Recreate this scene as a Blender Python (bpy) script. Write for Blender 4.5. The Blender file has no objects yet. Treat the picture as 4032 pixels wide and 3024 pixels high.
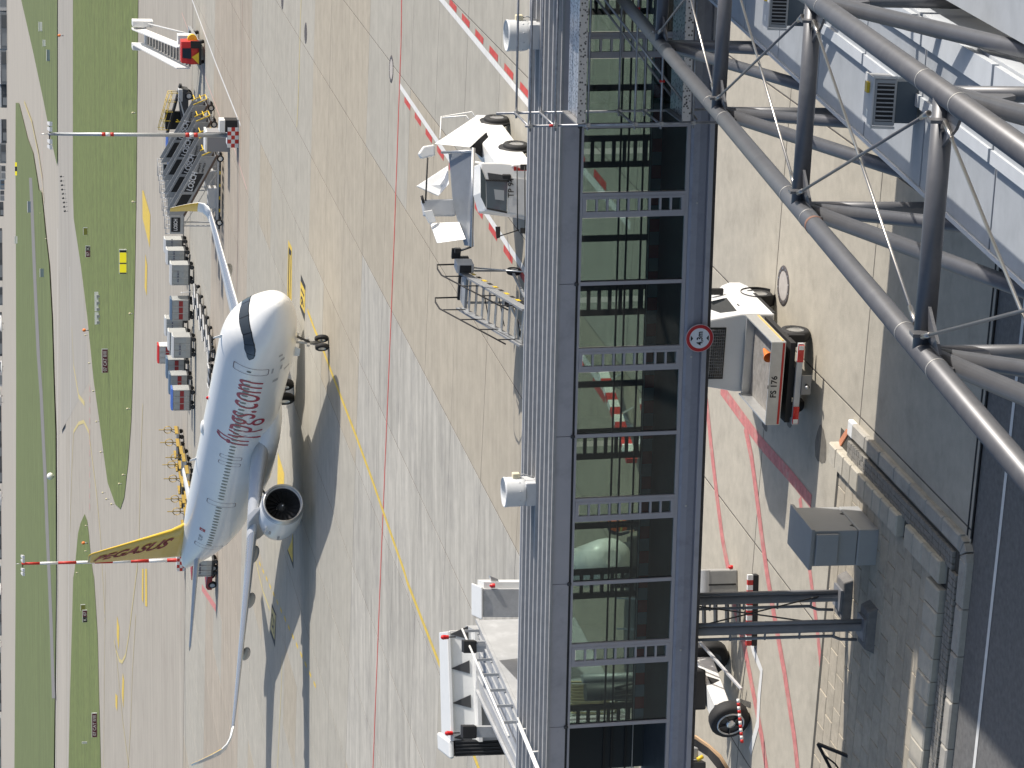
import bpy, bmesh, math, random
from mathutils import Vector, Matrix
random.seed(7)
R = math.radians
S = bpy.context.scene
COL = S.collection

# ------------------------------------------------------------------ camera
FPX, HZ, ROLL, CAMZ = 10600.0, -60.0, -0.0105, 18.32      # focal length in photo pixels, horizon row, roll, eye height
TH = math.atan((2016 - HZ) / FPX)
_c, _s = math.cos(TH), math.sin(TH)
_cr, _sr = math.cos(ROLL), math.sin(ROLL)
FWD = Vector((0, _c, -_s)); UPV = Vector((0, _s, _c)); RGT = Vector((1, 0, 0))
r2 = RGT * _cr + UPV * _sr                                # upright right / up after roll
u2 = UPV * _cr - RGT * _sr
cam_d = bpy.data.cameras.new('camera'); cam = bpy.data.objects.new('camera', cam_d); COL.objects.link(cam)
rx, ry, rz = -u2, r2, -FWD                                # the photograph is turned a quarter turn
cam.matrix_world = Matrix(((rx.x, ry.x, rz.x, 0), (rx.y, ry.y, rz.y, 0), (rx.z, ry.z, rz.z, CAMZ), (0, 0, 0, 1)))
cam_d.sensor_fit = 'HORIZONTAL'; cam_d.sensor_width = 36.0; cam_d.lens = 36.0 * FPX / 4032.0
cam_d.clip_start = 0.5; cam_d.clip_end = 12000
S.camera = cam

# ------------------------------------------------------------------ sky, sun, exposure
SUN_EL, SUN_AZ = R(31.0), R(-6.0)                        # elevation; direction towards the sun in the xy plane
W = bpy.data.worlds.new('World'); S.world = W; W.use_nodes = True
nt = W.node_tree; nt.nodes.clear()
sky = nt.nodes.new('ShaderNodeTexSky'); sky.sky_type = 'NISHITA'; sky.sun_disc = False
sky.sun_elevation = SUN_EL; sky.sun_rotation = math.pi / 2 - SUN_AZ
sky.air_density = 1.0; sky.dust_density = 2.2; sky.ozone_density = 1.0
bg = nt.nodes.new('ShaderNodeBackground'); bg.inputs[1].default_value = 0.115
wo = nt.nodes.new('ShaderNodeOutputWorld')
nt.links.new(sky.outputs[0], bg.inputs[0]); nt.links.new(bg.outputs[0], wo.inputs[0])
sd = bpy.data.lights.new('sun', 'SUN'); sd.energy = 4.2; sd.angle = R(0.53); sd.color = (1.0, 0.945, 0.87)
so = bpy.data.objects.new('sun', sd); COL.objects.link(so)
sv = Vector((math.cos(SUN_EL) * math.cos(SUN_AZ), math.cos(SUN_EL) * math.sin(SUN_AZ), math.sin(SUN_EL)))
so.rotation_euler = sv.to_track_quat('Z', 'Y').to_euler(); so.location = sv * 60
S.view_settings.view_transform = 'Standard'; S.view_settings.look = 'None'
S.view_settings.gamma = 1.0; S.view_settings.exposure = 0.33; S.view_settings.use_curve_mapping = False
S.render.engine = 'CYCLES'
S.cycles.max_bounces = 5; S.cycles.diffuse_bounces = 3; S.cycles.glossy_bounces = 3; S.cycles.transparent_max_bounces = 12; S.cycles.transmission_bounces = 4

# ------------------------------------------------------------------ finding places
def ray(px, py):
    X = 1512 - py; Y = px - 2016
    X, Y = _cr * X + _sr * Y, -_sr * X + _cr * Y
    return RGT * (X / FPX) - UPV * (Y / FPX) + FWD
def G(px, py, z=0.0):
    d = ray(px, py); t = (z - CAMZ) / d.z
    return Vector((0, 0, CAMZ)) + d * t
def AT(px, py, Y):
    d = ray(px, py)
    return Vector((0, 0, CAMZ)) + d * (Y / d.y)
AZ = R(162.3)                                             # the site grid: a runs right, b runs away
EA = Vector((-math.cos(AZ), -math.sin(AZ), 0)); EB = Vector((math.sin(AZ), -math.cos(AZ), 0))
GRZ = math.atan2(EA.y, EA.x)
def AB(a, b, z=0.0): return EA * a + EB * b + Vector((0, 0, z))
def ab(p): return p.dot(EA), p.dot(EB)

# ------------------------------------------------------------------ materials
MATS = {}
def mat(name, col, rough=0.6, metal=0.0, var=0.0, vscale=4.0, bump=0.0, bscale=30.0, rnd=0.0, spec=0.5, coat=0.0, streak=None, dirt=None, dscale=0.8):
    if name in MATS: return MATS[name]
    m = bpy.data.materials.new(name); m.use_nodes = True; MATS[name] = m
    n = m.node_tree.nodes; l = m.node_tree.links; b = n['Principled BSDF']
    b.inputs['Base Color'].default_value = (*col, 1); b.inputs['Roughness'].default_value = rough
    b.inputs['Metallic'].default_value = metal; b.inputs['Specular IOR Level'].default_value = spec
    b.inputs['Coat Weight'].default_value = coat
    if var or rnd or streak or dirt or bump:
        tc = n.new('ShaderNodeTexCoord'); geo = n.new('ShaderNodeNewGeometry')
        src = geo.outputs['Position']
        cur = None
        def rgb(c):
            q = n.new('ShaderNodeRGB'); q.outputs[0].default_value = (*c, 1); return q.outputs[0]
        cur = rgb(col)
        if var:
            t = n.new('ShaderNodeTexNoise'); t.inputs['Scale'].default_value = vscale; t.inputs['Detail'].default_value = 4; t.inputs['Roughness'].default_value = 0.65
            l.new(src, t.inputs['Vector'])
            mr = n.new('ShaderNodeMapRange'); mr.inputs[1].default_value = 0.3; mr.inputs[2].default_value = 0.7; mr.inputs[3].default_value = 1 - var; mr.inputs[4].default_value = 1 + var
            l.new(t.outputs[0], mr.inputs[0])
            mx = n.new('ShaderNodeVectorMath'); mx.operation = 'SCALE'; l.new(cur, mx.inputs[0]); l.new(mr.outputs[0], mx.inputs['Scale']); cur = mx.outputs[0]
        if streak:                                        # (sx, sy, amount): long marks lying along the site grid
            mp = n.new('ShaderNodeMapping'); mp.inputs['Rotation'].default_value = (0, 0, -GRZ + (streak[3] if len(streak) > 3 else 0)); mp.inputs['Scale'].default_value = (streak[0], streak[1], 1)
            mp.vector_type = 'POINT'
            l.new(src, mp.inputs[0])
            t = n.new('ShaderNodeTexNoise'); t.inputs['Scale'].default_value = 1; t.inputs['Detail'].default_value = 3; t.inputs['Roughness'].default_value = 0.6
            l.new(mp.outputs[0], t.inputs['Vector'])
            mr = n.new('ShaderNodeMapRange'); mr.inputs[1].default_value = 0.3; mr.inputs[2].default_value = 0.7; mr.inputs[3].default_value = 1 - streak[2]; mr.inputs[4].default_value = 1 + streak[2]
            l.new(t.outputs[0], mr.inputs[0])
            mx = n.new('ShaderNodeVectorMath'); mx.operation = 'SCALE'; l.new(cur, mx.inputs[0]); l.new(mr.outputs[0], mx.inputs['Scale']); cur = mx.outputs[0]
        if dirt:                                          # blotches of another colour
            t = n.new('ShaderNodeTexNoise'); t.inputs['Scale'].default_value = dscale; t.inputs['Detail'].default_value = 4; t.inputs['Roughness'].default_value = 0.7
            l.new(src, t.inputs['Vector'])
            mr = n.new('ShaderNodeMapRange'); mr.inputs[1].default_value = 0.52; mr.inputs[2].default_value = 0.74; mr.inputs[3].default_value = 0; mr.inputs[4].default_value = dirt[3]
            l.new(t.outputs[0], mr.inputs[0])
            mx = n.new('ShaderNodeMix'); mx.data_type = 'RGBA'; l.new(mr.outputs[0], mx.inputs[0]); l.new(cur, mx.inputs[6]); mx.inputs[7].default_value = (*dirt[:3], 1); cur = mx.outputs[2]
        if rnd:
            oi = n.new('ShaderNodeObjectInfo'); mr = n.new('ShaderNodeMapRange'); mr.inputs[3].default_value = 1 - rnd; mr.inputs[4].default_value = 1 + rnd
            l.new(oi.outputs['Random'], mr.inputs[0])
            mx = n.new('ShaderNodeVectorMath'); mx.operation = 'SCALE'; l.new(cur, mx.inputs[0]); l.new(mr.outputs[0], mx.inputs['Scale']); cur = mx.outputs[0]
        l.new(cur, b.inputs['Base Color'])
        if bump:
            t = n.new('ShaderNodeTexNoise'); t.inputs['Scale'].default_value = bscale; t.inputs['Detail'].default_value = 2
            l.new(src, t.inputs['Vector'])
            bp = n.new('ShaderNodeBump'); bp.inputs['Strength'].default_value = bump; bp.inputs['Distance'].default_value = 0.02
            l.new(t.outputs[0], bp.inputs['Height']); l.new(bp.outputs[0], b.inputs['Normal'])
    return m
def glass(name, col=(0.75, 0.9, 0.85), rough=0.02, transp=0.75):
    """clear pane: thin, so a mix of see-through and mirror by angle, tinted"""
    m = bpy.data.materials.new(name); m.use_nodes = True; MATS[name] = m
    n = m.node_tree.nodes; l = m.node_tree.links; n.remove(n['Principled BSDF'])
    tr = n.new('ShaderNodeBsdfTransparent'); tr.inputs[0].default_value = (*col, 1)
    gl = n.new('ShaderNodeBsdfGlossy'); gl.inputs['Roughness'].default_value = rough
    fr = n.new('ShaderNodeFresnel'); fr.inputs[0].default_value = 1.75
    mx = n.new('ShaderNodeMixShader'); l.new(fr.outputs[0], mx.inputs[0]); l.new(tr.outputs[0], mx.inputs[1]); l.new(gl.outputs[0], mx.inputs[2])
    l.new(mx.outputs[0], n['Material Output'].inputs[0])
    return m

WHITE = mat('white_paint', (0.78, 0.78, 0.76), 0.35, var=0.03, vscale=2, coat=0.2)
WHITE_D = mat('worn_white_paint', (0.72, 0.72, 0.70), 0.5, var=0.06, vscale=3, dirt=(0.35, 0.33, 0.3, 0.35), dscale=2.5)
BLACK = mat('black_rubber', (0.015, 0.015, 0.016), 0.7)
DARK = mat('dark_grey_metal', (0.045, 0.047, 0.05), 0.5, var=0.1)
GREY = mat('grey_metal', (0.3, 0.31, 0.32), 0.45, 0.2, var=0.06)
LGREY = mat('light_grey_paint', (0.5, 0.51, 0.52), 0.45, var=0.05)
STEEL = mat('galvanised_steel', (0.5, 0.51, 0.52), 0.35, 0.8, var=0.12, vscale=14)
ALU = mat('bare_aluminium', (0.66, 0.67, 0.68), 0.28, 0.9, var=0.05)
RED = mat('red_paint', (0.5, 0.025, 0.02), 0.45, var=0.06)
YEL = mat('yellow_paint', (0.72, 0.5, 0.03), 0.45, var=0.08)
ORANGE = mat('orange_paint', (0.75, 0.2, 0.04), 0.5)
DGLASS = mat('dark_window', (0.012, 0.015, 0.018), 0.06, spec=0.7)
TYRE = mat('tyre_rubber', (0.02, 0.02, 0.021), 0.75, var=0.2, vscale=20)
BLUE = mat('blue_tarpaulin', (0.07, 0.14, 0.42), 0.5, var=0.1)
LAMP_R = mat('red_lens', (0.55, 0.01, 0.01), 0.1, coat=0.5)

# ------------------------------------------------------------------ mesh building
class MB:
    def __init__(s): s.v = []; s.f = []; s.sm = []
    def quad(s, a, b, c, d, smooth=False):
        i = len(s.v); s.v += [Vector(a), Vector(b), Vector(c), Vector(d)]; s.f.append((i, i+1, i+2, i+3)); s.sm.append(smooth); return s
    def poly(s, pts, smooth=False):
        i = len(s.v); s.v += [Vector(p) for p in pts]; s.f.append(tuple(range(i, i+len(pts)))); s.sm.append(smooth); return s
    def box(s, c, d, M=None):
        x, y, z = (q / 2 for q in d); i = len(s.v); c = Vector(c)
        for p in ((-x,-y,-z),(x,-y,-z),(x,y,-z),(-x,y,-z),(-x,-y,z),(x,-y,z),(x,y,z),(-x,y,z)):
            p = Vector(p); s.v.append((M @ p if M else p) + c)
        for f in ((3,2,1,0),(4,5,6,7),(0,1,5,4),(1,2,6,5),(2,3,7,6),(3,0,4,7)): s.f.append(tuple(i+k for k in f)); s.sm.append(False)
        return s
    def bb(s, a, b): # box from min to max corner
        a = Vector(a); b = Vector(b); return s.box((a+b)/2, b-a)
    def bar(s, p, q, w, h=None, up=(0,0,1)):
        """rectangular bar between two points"""
        p = Vector(p); q = Vector(q); h = h or w; d = q-p; L = d.length
        if L < 1e-6: return s
        y = d/L; u = Vector(up)
        if abs(y.dot(u)) > 0.98: u = Vector((1,0,0))
        x = y.cross(u).normalized(); z = x.cross(y)
        M = Matrix((x, y, z)).transposed(); return s.box((p+q)/2, (w, L, h), M)
    def cyl(s, p, q, r, r2=None, n=10, cap=True, smooth=True):
        p = Vector(p); q = Vector(q); r2 = r if r2 is None else r2; d = (q-p).normalized()
        u = Vector((0,0,1)) if abs(d.z) < 0.95 else Vector((1,0,0))
        x = d.cross(u).normalized(); y = d.cross(x); i = len(s.v)
        for k in range(n):
            a = 2*math.pi*k/n; o = x*math.cos(a)+y*math.sin(a); s.v.append(p+o*r); s.v.append(q+o*r2)
        for k in range(n):
            a = i+2*k; b = i+2*((k+1) % n); s.f.append((a, b, b+1, a+1)); s.sm.append(smooth)
        if cap:
            s.f.append(tuple(i+2*k for k in range(n-1,-1,-1))); s.f.append(tuple(i+2*k+1 for k in range(n))); s.sm += [False, False]
        return s
    def tube(s, pts, r, n=8, cap=True):
        pts = [Vector(p) for p in pts]; rings = []
        rr = r if isinstance(r, (list, tuple)) else [r]*len(pts)
        px = None
        for k, p in enumerate(pts):
            d = (pts[min(k+1, len(pts)-1)]-pts[max(k-1, 0)]).normalized()
            if px is None:
                u = Vector((0,0,1)) if abs(d.z) < 0.9 else Vector((1,0,0)); px = d.cross(u).normalized()
            else: px = (px - d*px.dot(d)).normalized()
            y = d.cross(px); rings.append([p+(px*math.cos(2*math.pi*j/n)+y*math.sin(2*math.pi*j/n))*rr[k] for j in range(n)])
        return s.loft(rings, cap=cap)
    def loft(s, rings, closed=True, cap=True, smooth=True):
        i = len(s.v); n = len(rings[0])
        for r in rings: s.v += [Vector(p) for p in r]
        for k in range(len(rings)-1):
            for j in range(n if closed else n-1):
                a = i+k*n+j; b = i+k*n+(j+1) % n; s.f.append((a, b, b+n, a+n)); s.sm.append(smooth)
        if cap and closed:
            s.f.append(tuple(i+j for j in range(n-1,-1,-1))); s.f.append(tuple(i+(len(rings)-1)*n+j for j in range(n))); s.sm += [False, False]
        return s
    def lathe(s, prof, o=(0,0,0), ax=(1,0,0), n=24, smooth=True):
        """prof: (distance along axis, radius)"""
        o = Vector(o); ax = Vector(ax).normalized(); u = Vector((0,0,1)) if abs(ax.z) < 0.9 else Vector((1,0,0))
        x = ax.cross(u).normalized(); y = ax.cross(x)
        rings = [[o+ax*d+(x*math.cos(2*math.pi*j/n)+y*math.sin(2*math.pi*j/n))*max(r, 1e-4) for j in range(n)] for d, r in prof]
        return s.loft(rings, cap=False, smooth=smooth)
    def prism(s, poly, d, smooth=False):
        """poly: 3-D points, d: extrusion vector"""
        d = Vector(d); P = [Vector(p) for p in poly]; n = len(P); i = len(s.v); s.v += P + [p+d for p in P]
        s.f.append(tuple(i+k for k in range(n-1,-1,-1))); s.f.append(tuple(i+n+k for k in range(n))); s.sm += [False]*2
        for k in range(n): s.f.append((i+k, i+(k+1) % n, i+n+(k+1) % n, i+n+k)); s.sm.append(smooth)
        return s
    def ball(s, c, r, n=10, m=6):
        c = Vector(c); r = Vector(r) if not isinstance(r, (int, float)) else Vector((r, r, r))
        rings = [[c+Vector((r.x*math.sin(math.pi*k/m)*math.cos(2*math.pi*j/n), r.y*math.sin(math.pi*k/m)*math.sin(2*math.pi*j/n), -r.z*math.cos(math.pi*k/m))) for j in range(n)] for k in range(m+1)]
        return s.loft(rings, cap=False)
    def mesh(s, name, m):
        me = bpy.data.meshes.new(name); me.from_pydata([tuple(p) for p in s.v], [], s.f)
        me.polygons.foreach_set('use_smooth', s.sm)
        if m: me.materials.append(m)
        me.validate()
        bm = bmesh.new(); bm.from_mesh(me); bmesh.ops.recalc_face_normals(bm, faces=bm.faces); bm.to_mesh(me); bm.free()
        return me
    def build(s, name, m, parent=None, bevel=0, loc=None, rz=None, seg=2):
        o = bpy.data.objects.new(name, s.mesh(name, m)); COL.objects.link(o)
        if parent: o.parent = parent
        if loc is not None: o.location = loc
        if rz is not None: o.rotation_euler = (0, 0, rz)
        if bevel:
            b = o.modifiers.new('bevel', 'BEVEL'); b.width = bevel; b.segments = seg; b.limit_method = 'ANGLE'; b.angle_limit = R(40)
        return o
def box(a, b): return MB().bb(a, b)
def tag(o, label=None, cat=None, group=None, kind=None):
    if label: o['label'] = label
    if cat: o['category'] = cat
    if group: o['group'] = group
    if kind: o['kind'] = kind
    return o
def empty(name, loc=(0,0,0), rz=0.0, mw=None):
    o = bpy.data.objects.new(name, None); COL.objects.link(o); o.empty_display_size = 0.3
    if mw is not None: o.matrix_world = mw
    else: o.location = loc; o.rotation_euler = (0, 0, rz)
    return o
KIDS = {}
def copy_tree(o, parent=None):
    c = o.copy(); COL.objects.link(c)
    if parent: c.parent = parent
    for ch in [q for q in bpy.data.objects if q.parent == o and q != c]: copy_tree(ch, c)
    return c
def inst(me, name, parent, loc=(0,0,0), rot=(0,0,0), sc=(1,1,1)):
    o = bpy.data.objects.new(name, me); COL.objects.link(o); o.location = loc; o.rotation_euler = rot; o.scale = sc
    if parent: o.parent = parent
    return o
def struct(o): o['kind'] = 'structure'; return o
def text_mesh(txt, size, m, depth=0.004, shear=0.0, res=3, bold=0.0, align='LEFT', xs=1.0, mono=False):
    cu = bpy.data.curves.new('lettering', 'FONT'); cu.body = txt; cu.size = size; cu.shear = shear; cu.resolution_u = res
    cu.extrude = depth; cu.offset = bold; cu.align_x = align; cu.align_y = 'CENTER'
    if mono: cu.space_character = 1.05
    t = bpy.data.objects.new('t', cu); COL.objects.link(t)
    bpy.context.view_layer.update()
    me = bpy.data.meshes.new_from_object(t.evaluated_get(bpy.context.evaluated_depsgraph_get()))
    COL.objects.unlink(t); bpy.data.objects.remove(t); bpy.data.curves.remove(cu)
    if xs != 1.0:
        for v in me.vertices: v.co.x *= xs
    me.materials.clear(); me.materials.append(m)
    return me
def frame(x, y, z, o):
    """4x4 from axes and origin"""
    return Matrix(((x[0], y[0], z[0], o[0]), (x[1], y[1], z[1], o[1]), (x[2], y[2], z[2], o[2]), (0, 0, 0, 1)))
def lettering(txt, size, m, parent, o, xdir, ydir, name='lettering', **k):
    """flat print: o is the left middle, xdir the reading direction, ydir the up of the letters"""
    x = Vector(xdir).normalized(); y = Vector(ydir); y = (y-x*y.dot(x)).normalized()
    ob = bpy.data.objects.new(name, text_mesh(txt, size, m, **k)); COL.objects.link(ob)
    ob.parent = parent; ob.matrix_local = frame(x, y, x.cross(y), o); return ob
def strip(pts, w, z=0.006, closed=False):
    """a painted line on the ground along a polyline"""
    P = [Vector((p[0], p[1], 0)) for p in pts]; mb = MB(); L = []; Rr = []
    for k, p in enumerate(P):
        d = (P[min(k+1, len(P)-1)]-P[max(k-1, 0)]); d.normalize(); nn = Vector((-d.y, d.x, 0))
        L.append(p+nn*w/2); Rr.append(p-nn*w/2)
    for k in range(len(P)-1):
        a, b, c, d = L[k], Rr[k], Rr[k+1], L[k+1]
        mb.quad(*[(q.x, q.y, z) for q in (a, b, c, d)])
    return mb
def px_strip(pxs, w, name, m, z=0.006):
    return struct(strip([G(*p) for p in pxs], w, z).build(name, m))
# ================================================================== the ground
C_TAN = mat('tan_concrete', (0.375, 0.335, 0.265), 0.85, var=0.10, vscale=0.9, rnd=0.03, streak=(0.08, 2.2, 0.07), dirt=(0.26, 0.225, 0.18, 0.25), dscale=0.35, bump=0.15, bscale=25)
C_GREY = mat('grey_concrete', (0.37, 0.35, 0.30), 0.85, var=0.09, vscale=0.9, rnd=0.035, streak=(0.10, 1.8, 0.07), dirt=(0.26, 0.24, 0.2, 0.25), dscale=0.3, bump=0.15, bscale=25)
C_MARK = mat('tyre_marked_concrete', (0.385, 0.368, 0.325), 0.85, var=0.08, vscale=1.2, rnd=0.05, streak=(0.16, 1.3, 0.20, R(35)), dirt=(0.22, 0.21, 0.2, 0.45), dscale=0.4, bump=0.15, bscale=25)
C_BROWN = mat('brownish_concrete', (0.36, 0.315, 0.255), 0.85, var=0.08, vscale=0.5, rnd=0.05, streak=(0.03, 1.6, 0.12), bump=0.1, bscale=20)
C_NEAR = mat('near_concrete', (0.43, 0.395, 0.325), 0.85, var=0.09, vscale=2.6, rnd=0.03, streak=(1.2, 0.25, 0.05), dirt=(0.24, 0.215, 0.175, 0.4), dscale=0.9, bump=0.25, bscale=40)
C_FAR = mat('far_taxiway_concrete', (0.39, 0.36, 0.31), 0.85, var=0.05, vscale=0.05, streak=(0.006, 0.35, 0.10))
C_FAR2 = mat('far_apron_concrete', (0.365, 0.335, 0.285), 0.85, var=0.05, vscale=0.2, streak=(0.02, 0.7, 0.13), dirt=(0.27, 0.235, 0.2, 0.5), dscale=0.12)
JOINT = mat('joint_filler', (0.10, 0.09, 0.08), 0.9, var=0.3, vscale=3)
ASPH = mat('asphalt', (0.15, 0.147, 0.143), 0.85, var=0.22, vscale=9, bump=0.5, bscale=120, dirt=(0.17, 0.165, 0.16, 0.4), dscale=1.3)
GRASS = mat('mown_grass', (0.122, 0.158, 0.042), 0.95, var=0.28, vscale=0.55, streak=(0.018, 0.40, 0.24), dirt=(0.18, 0.205, 0.068, 0.55), dscale=0.09, bump=0.4, bscale=3)
GRASS2 = mat('far_grass', (0.12, 0.153, 0.052), 0.95, var=0.15, vscale=0.12, streak=(0.004, 0.1, 0.18), dirt=(0.16, 0.2, 0.075, 0.5), dscale=0.03)
P_YEL = mat('yellow_road_paint', (0.62, 0.45, 0.07), 0.7, var=0.15, vscale=3, dirt=(0.35, 0.3, 0.2, 0.5), dscale=1.0)
P_YEL2 = mat('faded_yellow_road_paint', (0.52, 0.44, 0.2), 0.8, var=0.12, vscale=3)
P_RED = mat('red_road_paint', (0.5, 0.06, 0.05), 0.7, var=0.15, vscale=3, dirt=(0.4, 0.3, 0.25, 0.5), dscale=1.6)
P_PINK = mat('faded_red_road_paint', (0.52, 0.19, 0.18), 0.75, var=0.22, vscale=5, dirt=(0.42, 0.36, 0.29, 0.75), dscale=2.2)
P_WHITE = mat('white_road_paint', (0.68, 0.68, 0.66), 0.7, var=0.1, vscale=4, dirt=(0.4, 0.38, 0.35, 0.4), dscale=2)
P_BLK = mat('black_road_paint', (0.03, 0.03, 0.03), 0.7, var=0.15, vscale=4)

def sheet(pts, z, name, m):
    return struct(MB().poly([(p[0], p[1], z) for p in pts]).build(name, m))
sheet([(-9000, -300), (9000, -300), (9000, 11000), (-9000, 11000)], -0.30, 'ground', C_FAR)
sheet([AB(-140, 236), AB(40, 236), AB(300, 420), AB(300, 600), AB(-420, 600), AB(-420, 236)], -0.012, 'far_apron', C_FAR2)
apron = sheet([AB(-140, 45.2), AB(30, 45.2), AB(30, 237), AB(-140, 237)], -0.009, 'apron', JOINT)
sheet([AB(-60, 20), AB(20, 20), AB(20, 45.19), AB(-60, 45.19)], -0.03, 'road', ASPH)

# concrete slabs, one object each
BL = [45.2, 52.1, 58.9, 65.9, 72.9, 79.9, 87.0, 94.1, 100.9, 107.6, 114.2, 120.25, 127.3, 134.5, 141.8, 149.0, 155.7, 162.1, 169.4, 176.9, 184.3, 191.5, 199, 206.5, 214, 221.5, 229, 236.5]
AL = [-17.45 - 5.47*k for k in range(-5, 22)]
slab_me = {}
def slab_mesh(w, d, m):
    k = (round(w, 2), round(d, 2), m.name)
    if k not in slab_me:
        mb = MB(); c = 0.006; x, y = w/2-0.022, d/2-0.022
        mb.quad((-x+c, -y+c, 0), (x-c, -y+c, 0), (x-c, y-c, 0), (-x+c, y-c, 0))
        for a, b in (((-x, -y), (x, -y)), ((x, -y), (x, y)), ((x, y), (-x, y)), ((-x, y), (-x, -y))):
            f = lambda p: (p[0]-math.copysign(c, p[0]), p[1]-math.copysign(c, p[1]), 0)
            mb.quad((*a, -0.003), (*b, -0.003), f(b), f(a)); mb.quad((*a, -0.008), (*b, -0.008), (*b, -0.003), (*a, -0.003))
        slab_me[k] = mb.mesh('slab', m)
    return slab_me[k]
def in_view(p, marg=500):
    d = p-Vector((0, 0, CAMZ)); f = d.dot(FWD)
    if f < 1: return False
    X = FPX*d.dot(r2)/f; Y = -FPX*d.dot(u2)/f
    return abs(X) < 1512+marg and -2016-marg < Y < 2016+marg
rr = random.Random(3)
for j in range(len(BL)-1):
    b0, b1 = BL[j], BL[j+1]
    for i in range(len(AL)-1):
        a1, a0 = AL[i], AL[i+1]; ca, cb = (a0+a1)/2, (b0+b1)/2
        if not any(in_view(AB(a, b), 130) for a in (a0, ca, a1) for b in (b0, cb, b1)): continue
        if cb > 184.3: m = C_BROWN if cb < 214 else C_GREY
        elif cb > 149: m = C_GREY
        elif cb > 127: m = C_TAN if ca > -45 else C_GREY
        elif cb > 114: m = C_GREY if ca > -28 else (C_TAN if ca > -34 else C_MARK)
        elif cb > 66: m = C_MARK if ca < -34 else (C_TAN if ca < -23 else C_GREY)
        else: m = C_NEAR
        if rr.random() < 0.06 and cb > 90: m = rr.choice((C_TAN, C_GREY))
        inst(slab_mesh(a1-a0, b1-b0, m), 'slab', apron, AB(ca, cb, -0.001*rr.random()*3), (0, 0, GRZ))

# grass islands between the taxiways
def px_sheet(pxs, z, name, m, **k):
    return sheet([G(*p) for p in pxs], z, name, m)
g1 = [(546, -900), (545, 0), (541, 400), (538, 750), (532, 1100), (523, 1500), (518, 1650), (505, 1830), (490, 1960), (475, 2004), (455, 1985), (425, 1900), (408, 1780), (390, 1640), (370, 1500), (345, 1250), (320, 1050), (291, 860), (288, 750), (288, 0), (288, -900)]
g2 = [(334, 2024), (318, 2060), (308, 2100), (294, 2250), (289, 2274), (283, 2500), (276, 2750), (271, 3024), (255, 3700), (430, 3700), (398, 3024), (391, 2750), (385, 2500), (371, 2274), (366, 2250), (357, 2180), (350, 2100), (344, 2050)]
g3 = [(62, 405), (61, 660), (62, 750), (64, 1500), (62, 2274), (57, 3024), (50, 4200), (200, 4200), (213, 3024), (222, 2274), (219, 1700), (212, 1500), (205, 1250), (194, 1044), (181, 931), (163, 750), (154, 750), (130, 600), (108, 540), (75, 405)]
g4 = [(84, 0), (60, -300), (226, -300), (226, 0), (226, 655), (200, 540), (172, 398), (130, 200)]
for k, (p, z, m) in enumerate(((g1, 0.05, GRASS), (g2, 0.05, GRASS), (g3, 0.05, GRASS2), (g4, 0.05, GRASS2))):
    o = px_sheet(p, z, 'grass', m); o['kind'] = 'stuff'
    tag(o, ['long green grass island between apron and runway, behind the airliner', 'narrow green grass wedge behind the airliner tail fin', 'wide band of far grass beyond the taxiway', 'far grass triangle at the top right beyond the runway'][k], 'grass')
GRAVEL = mat('grey_service_track', (0.2, 0.195, 0.19), 0.9, var=0.1, vscale=0.3)
track = [(121, 700), (128, 850), (138, 1100), (152, 1400), (163, 1550), (170, 1700), (180, 1900), (187, 2100), (195, 2274), (204, 2500), (212, 2750)]
mb = MB()
for k in range(len(track)-1):
    (x0, y0), (x1, y1) = track[k], track[k+1]; w0, w1 = 6, 6.5
    mb.quad(*[(*G(*q)[:2], 0.09) for q in ((x0-w0, y0), (x0+w0, y0), (x1+w1, y1), (x1-w1, y1))])
struct(mb.build('service_track', GRAVEL))
RUN = mat('runway_asphalt_light', (0.34, 0.32, 0.285), 0.9, var=0.06, vscale=0.05, streak=(0.003, 0.18, 0.14))
sheet([G(*p) for p in ((228, -400), (286, -400), (286, 780), (300, 900), (330, 1150), (352, 1500), (240, 1700), (232, 1000), (228, 500))], 0.0, 'runway', RUN)

# painted lines on the apron
px_strip([(1584+.0*k, 0) if False else (1583.5, -200) if k == 0 else p for k, p in enumerate([(0, 0), (1580, 150), (1552, 950), (1530, 1500), (1498, 2274), (1469, 3024), (1463, 3200)])], 0.22, 'painted_red_line', P_RED)
px_strip([(1211, 1220), (1240, 1300), (1270, 1370), (1310, 1478), (1400, 1710), (1466, 1890), (1532, 2080), (1592, 2250), (1604, 2292), (1750, 2664)], 0.26, 'painted_yellow_stand_line', P_YEL, 0.008)
px_strip([(1750, 2664), (1880, 3010), (1950, 3200)], 0.26, 'painted_yellow_stand_line', P_YEL, 0.008)
# dashed yellow lead-in line under the engine
d0, d1 = G(994, 2155), G(1251, 2720)
n = 17
mb = MB()
for k in range(n):
    a = d0.lerp(d1, (k+0.15)/n); b = d0.lerp(d1, (k+0.62)/n); q = strip([a, b], 0.22, 0.007); mb.v += q.v; i = len(mb.v)-4; mb.f.append((i, i+1, i+2, i+3)); mb.sm.append(False)
struct(mb.build('painted_dashed_yellow_line', P_YEL))
px_strip([(1111, 2580), (1108, 2700), (1093, 3024), (1088, 3200)], 0.2, 'painted_thin_yellow_line', P_YEL2)
px_strip([(1187, -100), (1186, 0), (1180, 200), (1174, 400), (1169, 500)], 0.22, 'painted_thin_yellow_line', P_YEL2)
px_strip([(994, 2155), (1036, 2330), (1062, 2400)], 0.22, 'painted_thin_yellow_line', P_YEL2)
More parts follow.
